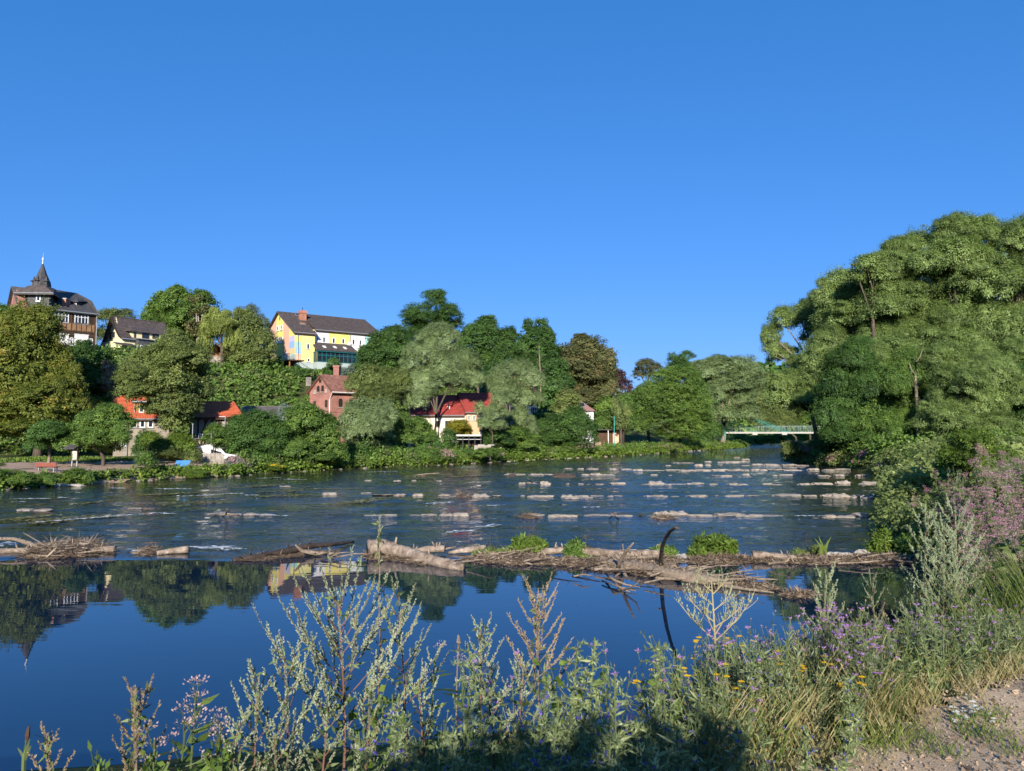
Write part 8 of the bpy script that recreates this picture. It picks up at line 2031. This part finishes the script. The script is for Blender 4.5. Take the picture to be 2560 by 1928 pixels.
def umbel(h, seed, heads=7, leafw=.030, hr=.035):
    """hemp agrimony: leafy stem with flat fluffy heads"""
    rng = random.Random(seed); H_ = Herb(); main = curve((0, 0, 0), (rng.gauss(0, .08), rng.gauss(0, .06), 1), h, 7, .1, rng, .03); H_.stem(main, .006, .003, 4)
    for i in range(heads):
        p, d = interp(main, rng.uniform(.72, .99)); br = curve(p, d + rnd3(rng) * .5, h * rng.uniform(.07, .2), 4, .8, rng, .04); H_.stem(br, .0028, .0018, 3); e = br[-1]
        for k in range(24):
            o = rnd3(rng); o[2] = abs(o[2]) * .55; o /= np.linalg.norm(o); q = e + o * hr * rng.uniform(.5, 1.05); H_.petal(q, o + np.array([0, 0, .4]), rnd3(rng), .011 * hr / .035, .006 * hr / .035, rng.random())
            if k % 9 == 0: H_.stem([e - np.array([0, 0, .01]), q], .0008, .0006, 3)
    for k in range(int(34 * h)):
        t = rng.uniform(.05, .92); q, dd = interp(main, t); a = rng.uniform(0, 6.28); H_.leaf(q, np.array([math.cos(a), math.sin(a), .25]), np.array([0, 0, 1.0]) + rnd3(rng) * .3, rng.uniform(.06, .12), leafw * rng.uniform(.7, 1.2), rng.random())
    return H_
def grassclump(h, seed, n=60, w=.006, heads=.3):
    rng = random.Random(seed); H_ = Herb()
    for i in range(n):
        a = rng.uniform(0, 6.28); L = h * rng.uniform(.45, 1.05); pts = curve((rng.gauss(0, .04), rng.gauss(0, .04), 0), (math.cos(a) * .3, math.sin(a) * .3, 1), L, 4, -.55, rng, .05)
        for j in range(4):
            d = pts[j+1] - pts[j]; H_.leaf(pts[j] - d * .05, d, np.array([math.cos(a + 1.5), math.sin(a + 1.5), .2]), float(np.linalg.norm(d)) * 1.25, w * (1.15 - j * .2), rng.random())
        if rng.random() < heads:
            for k in range(7): H_.bud(pts[-1] - (pts[-1] - pts[-2]) * rng.random() * .9, np.array([0, 0, 1.0]) + rnd3(rng) * .3, .014, .004, .8)
    return H_
def broadleaf(h, seed, n=26, lw=.05, ll=.07):
    rng = random.Random(seed); H_ = Herb()
    for s_ in range(4):
        main = curve((rng.gauss(0, .03), rng.gauss(0, .03), 0), (rng.gauss(0, .25), rng.gauss(0, .2), 1), h * rng.uniform(.8, 1.05), 6, .1, rng, .06); H_.stem(main, .004, .002, 3)
        for k in range(n): q, dd = interp(main, rng.uniform(.1, 1.0)); H_.leaf(q, rnd3(rng) + np.array([0, 0, .3]), rnd3(rng) * .6 + np.array([0, -.4, 1]), ll * rng.uniform(.6, 1.2), lw * rng.uniform(.6, 1.2), rng.random())
    return H_
M['st_green'] = mat_plain('green_stem', C(.12,.16,.06), C(.08,.11,.04), rough=.8)
M['st_red'] = mat_plain('reddish_stem', C(.20,.11,.08), C(.13,.07,.05), rough=.8)
M['st_tan'] = mat_plain('straw_stem', C(.42,.36,.20), C(.30,.25,.13), rough=.8)
M['st_grey'] = mat_plain('grey_brown_stem', C(.24,.19,.16), C(.16,.12,.10), rough=.8)
M['bud_silver'] = mat_leaf('silvery_mugwort_bud', C(.17,.23,.13), C(.36,.43,.27), C(.48,.54,.38), trans=.15, nscale=1.5)
M['bud_tan'] = mat_leaf('tan_seed_head', C(.20,.15,.08), C(.42,.33,.19), trans=.15, nscale=1.5)
M['hairy'] = mat_leaf('hairy_bugloss_leaf', C(.10,.14,.06), C(.27,.33,.15), C(.42,.45,.24), trans=.2, nscale=1.5)
M['meadow'] = mat_leaf('meadow_leaf', C(.06,.09,.03), C(.19,.25,.08), C(.34,.36,.16), trans=.3, nscale=1.2)
M['meadow_grey'] = mat_leaf('grey_meadow_leaf', C(.10,.13,.07), C(.27,.32,.17), C(.42,.44,.28), trans=.25, nscale=1.2)
M['grass_dry'] = mat_leaf('dry_grass', C(.16,.14,.05), C(.38,.34,.15), C(.52,.47,.26), trans=.3, nscale=1.2)
M['grass_green'] = mat_leaf('fresh_grass', C(.06,.10,.02), C(.19,.26,.06), C(.30,.34,.10), trans=.35, nscale=1.2)
MATSETS = {
 'mugwort': dict(stem='st_red', foliage='meadow', buds='bud_silver'),
 'mugwort_tan': dict(stem='st_grey', foliage='meadow', buds='bud_tan'),
 'bugloss': dict(stem='st_green', foliage='hairy', flowers='fl_blue'),
 'knapweed': dict(stem='st_green', foliage='meadow_grey', buds='bud_tan', flowers='fl_purple'),
 'daisy': dict(stem='st_green', foliage='meadow', flowers='fl_yellow'),
 'umbel': dict(stem='st_green', foliage='grass_green', flowers='fl_agri'),
 'umbel_pink': dict(stem='st_green', foliage='grass_green', flowers='fl_pink'),
 'grass': dict(stem='st_tan', foliage='grass_dry', buds='bud_tan'),
 'grass_green': dict(stem='st_tan', foliage='grass_green', buds='bud_tan'),
 'broad': dict(stem='st_green', foliage='lf_bright'),
 'lettuce': dict(stem='st_tan', foliage='meadow_grey', buds='bud_silver', flowers='fl_yellow'),
 'white': dict(stem='st_green', foliage='grass_green', flowers='fl_white'),
}
M['fl_agri'] = mat_leaf('hemp_agrimony_floret', C(.44,.29,.25), C(.66,.48,.43), C(.76,.64,.56), trans=.3)
def place_herb(H_, mats, name, label, cat, base, rz=0.0, sc=1.0, group=None):
    T = thing(name, label, cat, base, group); c, s = math.cos(rz), math.sin(rz)
    R = np.array([[c, -s, 0], [s, c, 0], [0, 0, 1.0]]); b = np.array(base)
    for k, (V, Q, t) in H_.parts().items():
        W = (V @ R.T) * sc + b; o = np_obj({'stem': 'stem', 'foliage': 'foliage', 'buds': 'seed_heads', 'flowers': 'flowers'}[k], W, Q, M[MATSETS[mats].get(k, 'st_green')], T, tint=t)
        if k in ('buds', 'flowers'): o['kind'] = 'stuff'
    T.rotation_euler = (0, 0, 0); return T
def copy_tree(o, loc, rz, sc, label, group=None):
    r = o.copy(); COL.objects.link(r); r.location = loc; r.rotation_euler = (0, 0, rz); r.scale = (sc, sc, sc); r['label'] = label
    if group: r['group'] = group
    for ch in list(o.children):
        c = ch.copy(); COL.objects.link(c); c.parent = r
    return r
def near(px, Y):
    x = XofPX(px, Y, 3.0); return (x, Y, H(x, Y) - .02)
def height_for(px, py, Y, base):
    """how tall a plant standing at depth Y must be for its top to reach image row py"""
    return P(px, py, Y)[2] - base[2]
def plant(kind, mats, name, label, cat, px, py_top, Y, seed, group=None, rz=0.0, **kw):
    b = near(px, Y); h = max(.15, height_for(px, py_top, Y, b))
    return place_herb(kind(h, seed=seed, **kw), mats, name, label, cat, b, rz, group=group)
# --- tall mugwort in the middle and its neighbours
MG = 'silvery mugwort plants on the near bank'
plant(mugwort, 'mugwort', 'mugwort', 'tallest silvery mugwort with spreading branches over the calm pool', 'plant', 862, 1500, 3.5, 201, MG, spread=.80, nb=26, bare=.16, stemr=.0085)
plant(mugwort, 'mugwort', 'mugwort', 'mugwort with a tight sheaf of upright tips beside the tallest one', 'plant', 1020, 1470, 3.75, 202, MG, spread=.45, nb=16, bare=.35)
plant(mugwort, 'mugwort', 'mugwort', 'slim mugwort spire in front of the thick slanting log', 'plant', 940, 1292, 4.0, 203, MG, spread=.10, nb=5, bare=.8)
plant(mugwort, 'mugwort', 'mugwort', 'mugwort leaning left at the lower left of the tallest one', 'plant', 725, 1640, 3.1, 204, MG, spread=.45, nb=18, bare=.2, rz=2.0)
plant(mugwort, 'mugwort', 'mugwort', 'mugwort with a narrow pale spire right of the tallest one', 'plant', 1212, 1575, 3.8, 205, MG, spread=.34, nb=18, bare=.3)
plant(mugwort, 'mugwort_tan', 'mugwort', 'pyramid shaped mugwort standing alone before the open water', 'plant', 1345, 1488, 4.2, 206, MG, spread=.46, nb=26, bare=.25)
plant(mugwort, 'mugwort', 'mugwort', 'broad mugwort at the edge of the pool under the floating branches', 'plant', 2055, 1435, 7.2, 207, MG, spread=.62, nb=32, bare=.15, bl=.022, stemr=.008)
plant(mugwort, 'mugwort', 'mugwort', 'pair-topped mugwort right of the broad one at the pool edge', 'plant', 2185, 1440, 7.6, 208, MG, spread=.45, nb=20, bare=.3)
plant(mugwort, 'mugwort', 'mugwort', 'dark-based mugwort spire in front of the pink flowers', 'plant', 2292, 1272, 8.8, 209, MG, spread=.7, nb=34, bare=.12, stemr=.009, bl=.026)
plant(mugwort, 'mugwort', 'mugwort', 'wide silvery mugwort bush right of the dark-based spire', 'plant', 2400, 1290, 8.4, 210, MG, spread=.85, nb=42, bare=.1, stemr=.009, bl=.026)
plant(mugwort, 'mugwort', 'mugwort', 'grey mugwort bush below the pink flowers', 'plant', 2350, 1330, 8.0, 211, MG, spread=.8, nb=38, bare=.1, bl=.026)
plant(mugwort, 'mugwort', 'mugwort', 'small mugwort at the lower left beside the pale pink heads', 'plant', 655, 1700, 2.9, 212, MG, spread=.36, nb=16, bare=.2)
plant(mugwort, 'mugwort_tan', 'mugwort', 'tan seeded mugwort spray at the bottom left', 'plant', 330, 1730, 2.9, 213, MG, spread=.30, nb=14, bare=.3)
plant(mugwort, 'mugwort_tan', 'mugwort', 'short seeded spray near the left bottom corner', 'plant', 135, 1830, 2.9, 214, MG, spread=.2, nb=10, bare=.3)
plant(mugwort, 'mugwort', 'mugwort', 'little mugwort tip at the bottom left of the middle', 'plant', 560, 1800, 2.9, 215, MG, spread=.25, nb=12, bare=.2)
HG = 'hemp agrimony at the lower left'
for i, (px, py, Y, n, l) in enumerate([(480,1722,3.0,8,'hemp agrimony with the highest pale pink heads at the lower left'),(440,1790,2.9,6,'hemp agrimony with broad heads under the highest one'),(530,1830,2.9,4,'hemp agrimony with two small heads right of the others'),(600,1830,3.0,3,'hemp agrimony at the right of the lower left group'),(385,1860,2.8,3,'lowest hemp agrimony near the bottom edge')]):
    plant(umbel, 'umbel', 'hemp_agrimony', l, 'plant', px, py, Y, 230 + i, HG, heads=n)
for i, (px, py, Y, l) in enumerate([(1160,1675,3.3,'hemp agrimony with one pink head left of the dark spikes'),(1185,1690,3.4,'hemp agrimony with a browner head beside its twin'),(1080,1650,3.6,'hemp agrimony hidden among the tall mugwort branches')]):
    plant(umbel, 'umbel', 'hemp_agrimony', l, 'plant', px, py, Y, 240 + i, 'hemp agrimony in the middle', heads=3, hr=.022)
for i, (px, Y) in enumerate([(420,2.8),(470,2.75),(360,2.8),(520,2.9),(300,2.75),(250,2.7)]):
    plant(broadleaf, 'broad', 'leafy_herb', 'bright leafy herb at the bottom left, ' + ORD[i] + ' of the clump', 'plant', px, 1850 + (i % 3) * 18, Y, 250 + i, 'leafy herbs at the bottom left', ll=.045, lw=.022)
for i, (px, py, Y, l) in enumerate([(1480,1625,3.6,'light green round-leaved herb in front of the water'),(1450,1650,3.7,'round-leaved herb left of the light green one'),(1560,1690,3.4,'round-leaved herb right of the light green one'),(930,1700,3.4,'leafy herb at the foot of the tallest mugwort')]):
    plant(broadleaf, 'broad', 'leafy_herb', l, 'plant', px, py, Y, 260 + i, 'round-leaved herbs in the middle', ll=.05, lw=.042, n=16)
for i, (px, py, Y) in enumerate([(920,1720,3.2),(1060,1700,3.4),(1290,1660,3.8),(800,1740,3.0),(1240,1720,3.3),(700,1830,2.9)]):
    plant(mugwort, 'mugwort', 'mugwort', 'smaller mugwort shoot, %s from the left between the large plants' % ORD[sorted([920,1060,1290,800,1240,700]).index(px)], 'plant', px, py, Y, 275 + i, MG, spread=.3, nb=12, bare=.25)
b = near(1140, 3.5); T = thing('dry_stem', 'thin dry upright stem with a tuft on top', 'plant', b); m = MB(); m.tube([b, P(1142, 1700, 3.5), P(1146, 1610, 3.5)], [.005, .004, .003], 5); m.build('stem', M['st_grey'], T); m = MB(); m.tube([P(1145, 1625, 3.5), P(1147, 1605, 3.5), P(1146, 1588, 3.5)], [.006, .012, .004], 6); m.build('seed_head', M['drift'], T)
b = near(70, 3.0); T = thing('cattail', 'single cattail with a brown tip at the left bottom edge', 'plant', b); m = MB(); m.tube([b, P(60, 1890, 3.0), P(66, 1850, 3.0)], [.009, .008, .005], 5); m.build('stem', M['st_green'], T)
m = MB(); m.tube([P(67, 1852, 3.0), P(69, 1838, 3.0), P(72, 1816, 3.0)], [.005, .009, .004], 6); m.build('head', M['brown_wood'], T)
for dx, dy in ((-18, -20), (16, -26), (12, -44)):
    m = MB(); m.tube([P(62, 1900, 3.0), P(62 + dx * .6, 1890 + dy * .5, 3.0), P(62 + dx, 1890 + dy, 3.0)], [.006, .005, .001], 4); m.build('leaf', M['st_green'], T)
plant(mugwort, 'mugwort_tan', 'dock', 'reddish dock stem with small seed whorls at the lower left', 'plant', 362, 1715, 2.85, 271, spread=.05, nb=14, bare=.35, rz=.5)
def lettuce(h, seed):
    rng = random.Random(seed); H_ = Herb(); main = curve((0, 0, 0), (.0, 0, 1), h, 8, .1, rng, .01); H_.stem(main, .011, .003, 6)
    for i, (t, sx, L) in enumerate([(.56, 1, .52), (.57, -1, .50), (.66, 1, .34), (.70, -1, .34), (.78, 1, .24), (.82, -1, .24), (.9, 1, .14), (.92, -1, .14), (.62, -.4, .3), (.6, .5, .36)]):
        p, d = interp(main, t); br = curve(p, np.array([sx * .9, rng.uniform(-.4, .4), .62]), L * h * .75, 6, .35, rng, .03); H_.stem(br, .0055 * (1.2 - t * .6), .002, 4)
        for k in range(int(26 * L + 7)):
            tt = rng.uniform(.3, 1.0); q, dd = interp(br, tt); sub = curve(q, dd * .5 + rnd3(rng) * .45 + np.array([0, 0, .5]), rng.uniform(.04, .12), 3, .5, rng, .05); H_.stem(sub, .0014, .0009, 3)
            for _ in range(4): s = sub[rng.randrange(1, 4)]; H_.bud(s, np.array([0, 0, 1.0]) + rnd3(rng) * .3, .017, .006, rng.uniform(.5, 1))
            if rng.random() < .03:
                for a in range(7): H_.petal(sub[-1], np.array([math.cos(a * .9), math.sin(a * .9), .4]), np.array([0, -.2, 1.0]), .010, .005, .5)
    for k in range(9): q, dd = interp(main, rng.uniform(.08, .5)); H_.leaf(q, rnd3(rng) * np.array([1, .6, .2]), rnd3(rng) + np.array([0, 0, 1]), .15, .035, rng.random())
    return H_
b = near(1790, 4.6); place_herb(lettuce(height_for(1772, 1452, 4.6, b), 5), 'lettuce', 'prickly_lettuce', 'tall straw-coloured prickly lettuce with a branching airy top', 'plant', b)
VG = "viper's bugloss spikes in the foreground"
VB = [(1225,1600,2.9,'darkest bugloss spike standing highest left of the middle'),(1015,1740,2.7,'low dark bugloss spike near the bottom left of the middle'),(1140,1730,2.7,'dark bugloss spike with blue dots below the dry stem'),(1290,1690,2.75,'bugloss spike with curled arms in the middle'),(1400,1612,3.2,'sunlit green bugloss spike before the open water'),(1468,1600,3.0,'tall sunlit bugloss spike beside the round-leaved herb'),
      (1550,1690,2.7,'dark bugloss spike right of the middle'),(1640,1590,3.1,'bugloss spike with purple tips in front of the dead branch reflection'),(1350,1780,2.5,'short bugloss spike at the bottom middle'),(1500,1800,2.5,'broad bugloss spike at the bottom'),(1180,1840,2.4,'lowest bugloss spike at the bottom'),(1600,1850,2.5,'short bugloss spike at the bottom right of the middle'),
      (1735,1700,3.3,'slender pale bugloss spike beside the lettuce stem'),(1965,1610,3.8,'tawny bugloss spike among the yellow flowers'),(1860,1650,3.7,'green bugloss spike left of the tawny one'),(2120,1690,3.7,'bluish bugloss spike behind the pathside tufts'),(2090,1770,3.3,'bugloss spike close to the path'),(1880,1800,3.0,'short tan bugloss spike'),(930,1830,2.6,'small bugloss spike under the tallest mugwort'),(2010,1820,3.1,'bugloss spike with many blue flowers near the bottom'),
      (1080,1790,2.55,'bugloss spike between two dark ones at the bottom'),(1700,1800,2.7,'bugloss spike below the lettuce'),(1440,1720,2.8,'dense bugloss spike under the sunlit pair')]
proto = []
for i, (px, py, Y, l) in enumerate(VB):
    plant(bugloss, 'bugloss', 'bugloss_spike', l, 'plant', px, py, Y, 300 + i, VG, arms=26)
# --- yellow daisies and knapweed as countable plants in the middle right
DG = 'yellow daisy plants'
for i, (px, py, Y) in enumerate([(1680,1640,4.0),(1740,1625,4.3),(1800,1620,4.4),(1880,1618,4.6),(1950,1640,4.2),(2040,1620,4.6),(2070,1650,4.2),(2130,1690,3.9),(1760,1690,3.7),(1850,1700,3.8),(2020,1600,5.0),(1600,1690,3.6),(2240,1590,5.6),(2520,1585,6.0),(1905,1640,4.1)]):
    plant(daisy, 'daisy', 'yellow_daisy', 'yellow daisy plant, %s from the left among the bright flowers' % ORD[sorted([1680,1740,1800,1880,1950,2040,2070,2130,1760,1850,2020,1600,2240,2520,1905]).index(px)], 'plant', px, py, Y, 340 + i, DG, heads=6)
def herd(name, label, variants, mats, spots, seed, smin=.8, smax=1.15):
    """spots: (x, y, scale) -> merged arrays per material"""
    rng = random.Random(seed); acc = {}
    vp = [v.parts() for v in variants]
    for (x, y, s) in spots:
        p = rng.choice(vp); a = rng.uniform(0, 6.28); c, sn = math.cos(a), math.sin(a); R = np.array([[c, -sn, 0], [sn, c, 0], [0, 0, 1.0]]); z = H(x, y) - .02; sc = s * rng.uniform(smin, smax)
        tilt = np.array([rng.gauss(0, .06), rng.gauss(0, .06)])
        for k, (V, Q, t) in p.items():
            W = (V @ R.T) * sc; W[:, :2] += W[:, 2:3] * tilt; W += np.array([x, y, z]); acc.setdefault(k, []).append((W, Q, t))
    for k, L in acc.items():
        off = 0; Qs = []
        for W, Q, t in L: Qs.append(Q + off); off += len(W)
        nm = name + {'stem': '_stems', 'foliage': '_leaves', 'buds': '_seed_heads', 'flowers': '_flowers'}[k]
        o = np_obj(nm, np.concatenate([q[0] for q in L]), np.concatenate(Qs), M[MATSETS[mats].get(k, 'st_green')], None, tint=np.concatenate([q[2] for q in L]))
        tag(o, label + {'stem': ', the stems', 'foliage': ', the leaves', 'buds': ', the seed heads', 'flowers': ', the blossoms'}[k], kind='stuff')
rg = random.Random(55)
def meadow_spots(n, ymin, ymax, pxmin, pxmax, s0=1.0, cond=None):
    out = []
    pp = np.array(PATH_POLY, float)
    while len(out) < n:
        y = ymin + (ymax - ymin) * rg.random() ** 1.2; px = rg.uniform(pxmin(y) if callable(pxmin) else pxmin, pxmax); x = XofPX(px, y, 2.4)
        z = H(x, y)
        if z < .15: n -= .2; continue
        if inside(np.array([x]), np.array([y]), pp)[0]: n -= .05; continue
        if cond and not cond(x, y, z): n -= .05; continue
        out.append((x, y, s0))
    return out
lim = lambda y: 1230 if y < 3.6 else (1600 + (y - 3.6) * 150)
KW = [knapweed(.62, 400 + i, heads=12, fl=(i % 3 != 2), pet=.026) for i in range(5)]
herd('meadow_knapweed', 'mass of wiry knapweed on the near bank', KW, 'knapweed', meadow_spots(140, 3.4, 7.5, lim, 2600), 1, .6, 1.0)
GRC = [grassclump(.5, 420 + i, n=34, w=.007) for i in range(4)]
herd('meadow_grass_dry', 'dry pale grass of the near bank', GRC, 'grass', meadow_spots(110, 3.0, 9.0, lim, 2620), 2, .6, 1.1)
GRG = [grassclump(.38, 430 + i, n=34, w=.009, heads=.1) for i in range(4)]
herd('bank_grass_green', 'green grass of the near bank', GRG, 'grass_green', meadow_spots(90, 2.5, 9.0, lambda y: 900 if y < 3.4 else lim(y), 2620), 3, .6, 1.1)
LBG = [knapweed(.5, 440 + i, heads=4, fl=False, leafy=2.2) for i in range(4)]
herd('meadow_herbs', 'grey-green leafy herbs of the near bank', LBG, 'bugloss', meadow_spots(230, 2.5, 7.5, lambda y: 880 if y < 3.5 else lim(y), 2600), 4, .6, 1.1)
herd('under_bugloss', 'low bugloss and weeds in front', [bugloss(.5, 450 + i, arms=14) for i in range(3)], 'bugloss', meadow_spots(46, 2.3, 3.3, 900, 2050), 5, .6, 1.0)
WH = [daisy(.10, 460 + i, heads=6) for i in range(2)]
herd('white_daisies', 'tiny white flowers by the path', WH, 'white', [(G(px, py, 2.4)[0], G(px, py, 2.4)[1], 1.0) for px, py in [(2395,1795),(2440,1790),(2425,1812),(2450,1808),(2385,1812),(2410,1778),(2460,1815),(2436,1822)]], 6)
herd('path_weeds', 'low green tufts growing on the path', [grassclump(.13, 470 + i, n=26, w=.008, heads=0) for i in range(3)], 'grass_green', [(G(px, py, 2.4)[0], G(px, py, 2.4)[1], 1.0) for px, py in [(2310,1870),(2330,1880),(2280,1860),(2250,1850),(2240,1870),(2220,1890),(2420,1840),(2450,1850),(2480,1848),(2430,1860),(2350,1900),(2370,1912),(2480,1810),(2530,1905),(2200,1870),(2180,1860),(2160,1880),(2300,1845),(2210,1845),(2260,1888),(2550,1890),(2190,1905)] for _ in range(2)], 7, .7, 1.3)
herd('path_edge_grass', 'ragged dry grass along the edge of the path', [grassclump(.22, 475 + i, n=30, w=.005, heads=.2) for i in range(3)], 'grass', [(p[0] + rg.gauss(0, .12), p[1] + rg.gauss(0, .12), 1.0) for p in [tuple(np.array(PATH_POLY[i]) + (np.array(PATH_POLY[i+1]) - np.array(PATH_POLY[i])) * rg.random()) for i in range(8) for _ in range(11)] if 2.3 < p[1] < 6.5], 9, .5, 1.2)
# --- taller growth on the right bank: agrimony, balsam, grasses
def right_spots(n, ymin, ymax, pxa, pxb, s=1.0, seed=1):
    r = random.Random(seed); out = []
    for i in range(n * 4):
        if len(out) >= n: break
        y = r.uniform(ymin, ymax); px = r.uniform(pxa(y) if callable(pxa) else pxa, pxb(y) if callable(pxb) else pxb); x = XofPX(px, y, 2.2)
        d, sd = seg_dist(np.array([x]), np.array([y]), _NB)
        if H(x, y) < .25: continue
        out.append((x, y, s * r.uniform(.85, 1.1)))
    return out
bank_px = lambda y: 2180 if y < 14 else 2235
AG = [umbel(1.2, 480 + i, heads=16, hr=.042, leafw=.04) for i in range(4)]
def thicken(h_list): return h_list
herd('agrimony', 'tall pale pink agrimony on the right bank', AG, 'umbel', right_spots(70, 9.5, 17, lambda y: 2390, 2600, 1.0, 2), 8)
AP = [umbel(1.15, 490 + i, heads=13, hr=.034, leafw=.03) for i in range(4)]
herd('pink_balsam', 'vivid pink flowering stand on the right bank', AP, 'umbel_pink', right_spots(110, 12.5, 21, lambda y: 2235, lambda y: 2600, 1.5, 3), 9)
AP2 = [umbel(1.2, 495 + i, heads=14, hr=.05, leafw=.05) for i in range(3)]
herd('far_pink_stand', 'dusky pink flowering stand further up the right bank', AP2, 'umbel_pink', right_spots(48, 21, 46, lambda y: 2130, lambda y: 2480, 1.05, 4), 10)
herd('tall_grass', 'tall yellow-green grass at the right frame edge', [grassclump(1.15, 500 + i, n=70, w=.012, heads=.5) for i in range(3)], 'grass_green', right_spots(38, 7.5, 11.5, lambda y: 2400, 2640, 1.0, 5), 11)
herd('bank_tall_herbs', 'tall leafy herbs between the flowers on the right bank', [broadleaf(.9, 510 + i, n=80, lw=.02, ll=.06) for i in range(3)], 'knapweed', right_spots(90, 10, 30, lambda y: 2230 if y < 24 else 2150, 2620, 1.0, 6), 12)
st = []
r_ = random.Random(21)
for p in along_bank(BANK_NEAR, 9.5, 110, .55, -3.4, -.1, r_): st.append((p[0], p[1], r_.uniform(.35, .7), r_.uniform(.4, .9)))
patch('right_bank_greens', 'dense green herbs along the right waterline', st, 'bush', 'lf_olive', 130, dens=.55, lscale=.4, cap=46000)
flower_mound('dusky pink bush overhanging the river bend', [(1985,1128,26,22),(2015,1135,30,20),(1970,1120,14,14),(2050,1130,26,18)], 96, 'lf_olive', 'fl_dusky', 131, nfl=500, fs=.16)
tree('shaded green bush behind the dusky pink bush', [(2060,1125,30,26),(2095,1130,26,22)], 90, 'bush', 'lf_dark', 132, tr=.06, name='bank_bush', cat='bush')
flower_mound('pale pink topped bush right of the bend', [(2110,1145,24,20),(2085,1152,18,14),(2130,1150,20,16)], 87, 'lf_olive', 'fl_dusky', 133, nfl=160, fs=.14)
flower_mound('pink flecked bank bush where the stone rows meet the right shore', [(2165,1146,24,20),(2190,1155,22,14),(2145,1158,16,10)], 79, 'lf_mid', 'fl_pink', 136, nfl=150, fs=.12)
flower_mound('leafy bank bush with pink tips next to the dark glossy bush', [(2230,1150,26,22),(2255,1165,24,18),(2210,1168,16,12)], 66, 'lf_olive', 'fl_pink', 137, nfl=170, fs=.11)
flower_mound('pink flecked bush further down the right shore', [(2285,1160,28,24),(2310,1175,26,20)], 56, 'lf_mid', 'fl_pink', 138, nfl=170, fs=.10)
tree('tall light green sapling shrub above the pink flowers', [(2400,1130,40,36),(2440,1110,36,34),(2470,1150,36,34),(2380,1160,36,26),(2430,1165,40,28),(2510,1150,30,26)], 30, 'bush', 'lf_yellowish', 134, tr=.05, name='light_shrub', cat='bush', lscale=.42) if 'lf_yellowish' in M else tree('tall light green sapling shrub above the pink flowers', [(2400,1130,40,36),(2440,1110,36,34),(2470,1150,36,34),(2380,1160,36,26),(2430,1165,40,28),(2510,1150,30,26)], 30, 'bush', 'lf_bright', 134, tr=.05, name='light_shrub', cat='bush', lscale=.42)
tree('dark glossy bush hanging over the water beside the big slab', [(2270,1240,26,22),(2260,1260,22,18),(2290,1265,26,22),(2250,1235,12,12)], 36, 'bush', 'lf_mid', 135, tr=.04, name='bank_bush', cat='bush', lscale=.45)
tree('leafy bush hiding the foot of the grey garden wall', [(1200,1136,22,12),(1228,1134,22,12),(1175,1138,16,10)], 97.5, 'bush', 'lf_mid', 139, tr=.03, name='bank_bush', cat='bush')
rng = np.random.default_rng(12); n = 9000; pp = np.array(PATH_POLY, float)
x = rng.uniform(1.0, 4.6, n * 2); y = rng.uniform(2.2, 5.6, n * 2); k = inside(x, y, pp); x = x[k][:n]; y = y[k][:n]; z = height(x, y) + .042; n = len(x)
nn = unit(rng.normal(size=(n, 3)) * .5 + np.array([0, 0, 1.0])); ax = unit(rng.normal(size=(n, 3)) * np.array([1, 1, .3])); s = rng.uniform(.006, .018, n) * (1 + 1.3 * (rng.random(n) < .08))
V1, Q1 = leaf_quads(np.stack([x, y, z], 1), ax, nn, s, s * .8); V2, Q2 = leaf_quads(np.stack([x, y, z], 1), ax, unit(np.cross(nn, ax)), s, s * .8)
o = np_obj('gravel', np.concatenate([V1, V2]), np.concatenate([Q1, Q2 + len(V1)]), M['pebble'], None, tint=np.concatenate([np.repeat(rng.random(n), 4)] * 2)); tag(o, 'small pebbles strewn over the sandy path', kind='stuff')
lobes = [((-.75, -2.6, 3.3), (.5, .5, .8)), ((.45, -2.7, 3.4), (.5, .5, .85)), ((-.2, -2.6, 4.1), (.6, .45, .6)), ((.25, -2.65, 4.5), (.28, .3, .4)), ((-.5, -2.65, 4.4), (.25, .3, .4))]  # invented bush out of view, shaped to throw shade on the bottom-centre plants
T = thing('added_shade_bush', 'added bush, unseen behind the viewpoint, put there to shade the foreground plants', 'bush', (0, -2.6, H(0, -2.6)))
V, Q, t, _ = crown_arrays(lobes, 'bush', 700, .5, 1.0, cap=4200); np_obj('crown', V, Q, M['lf_mid'], T, tint=t)
m = MB(); m.tube([(0, -2.6, 2.2), (.1, -2.6, 3.0), (-.1, -2.6, 4.4)], [.06, .05, .02], 6); m.build('trunk', M['bark'], T)
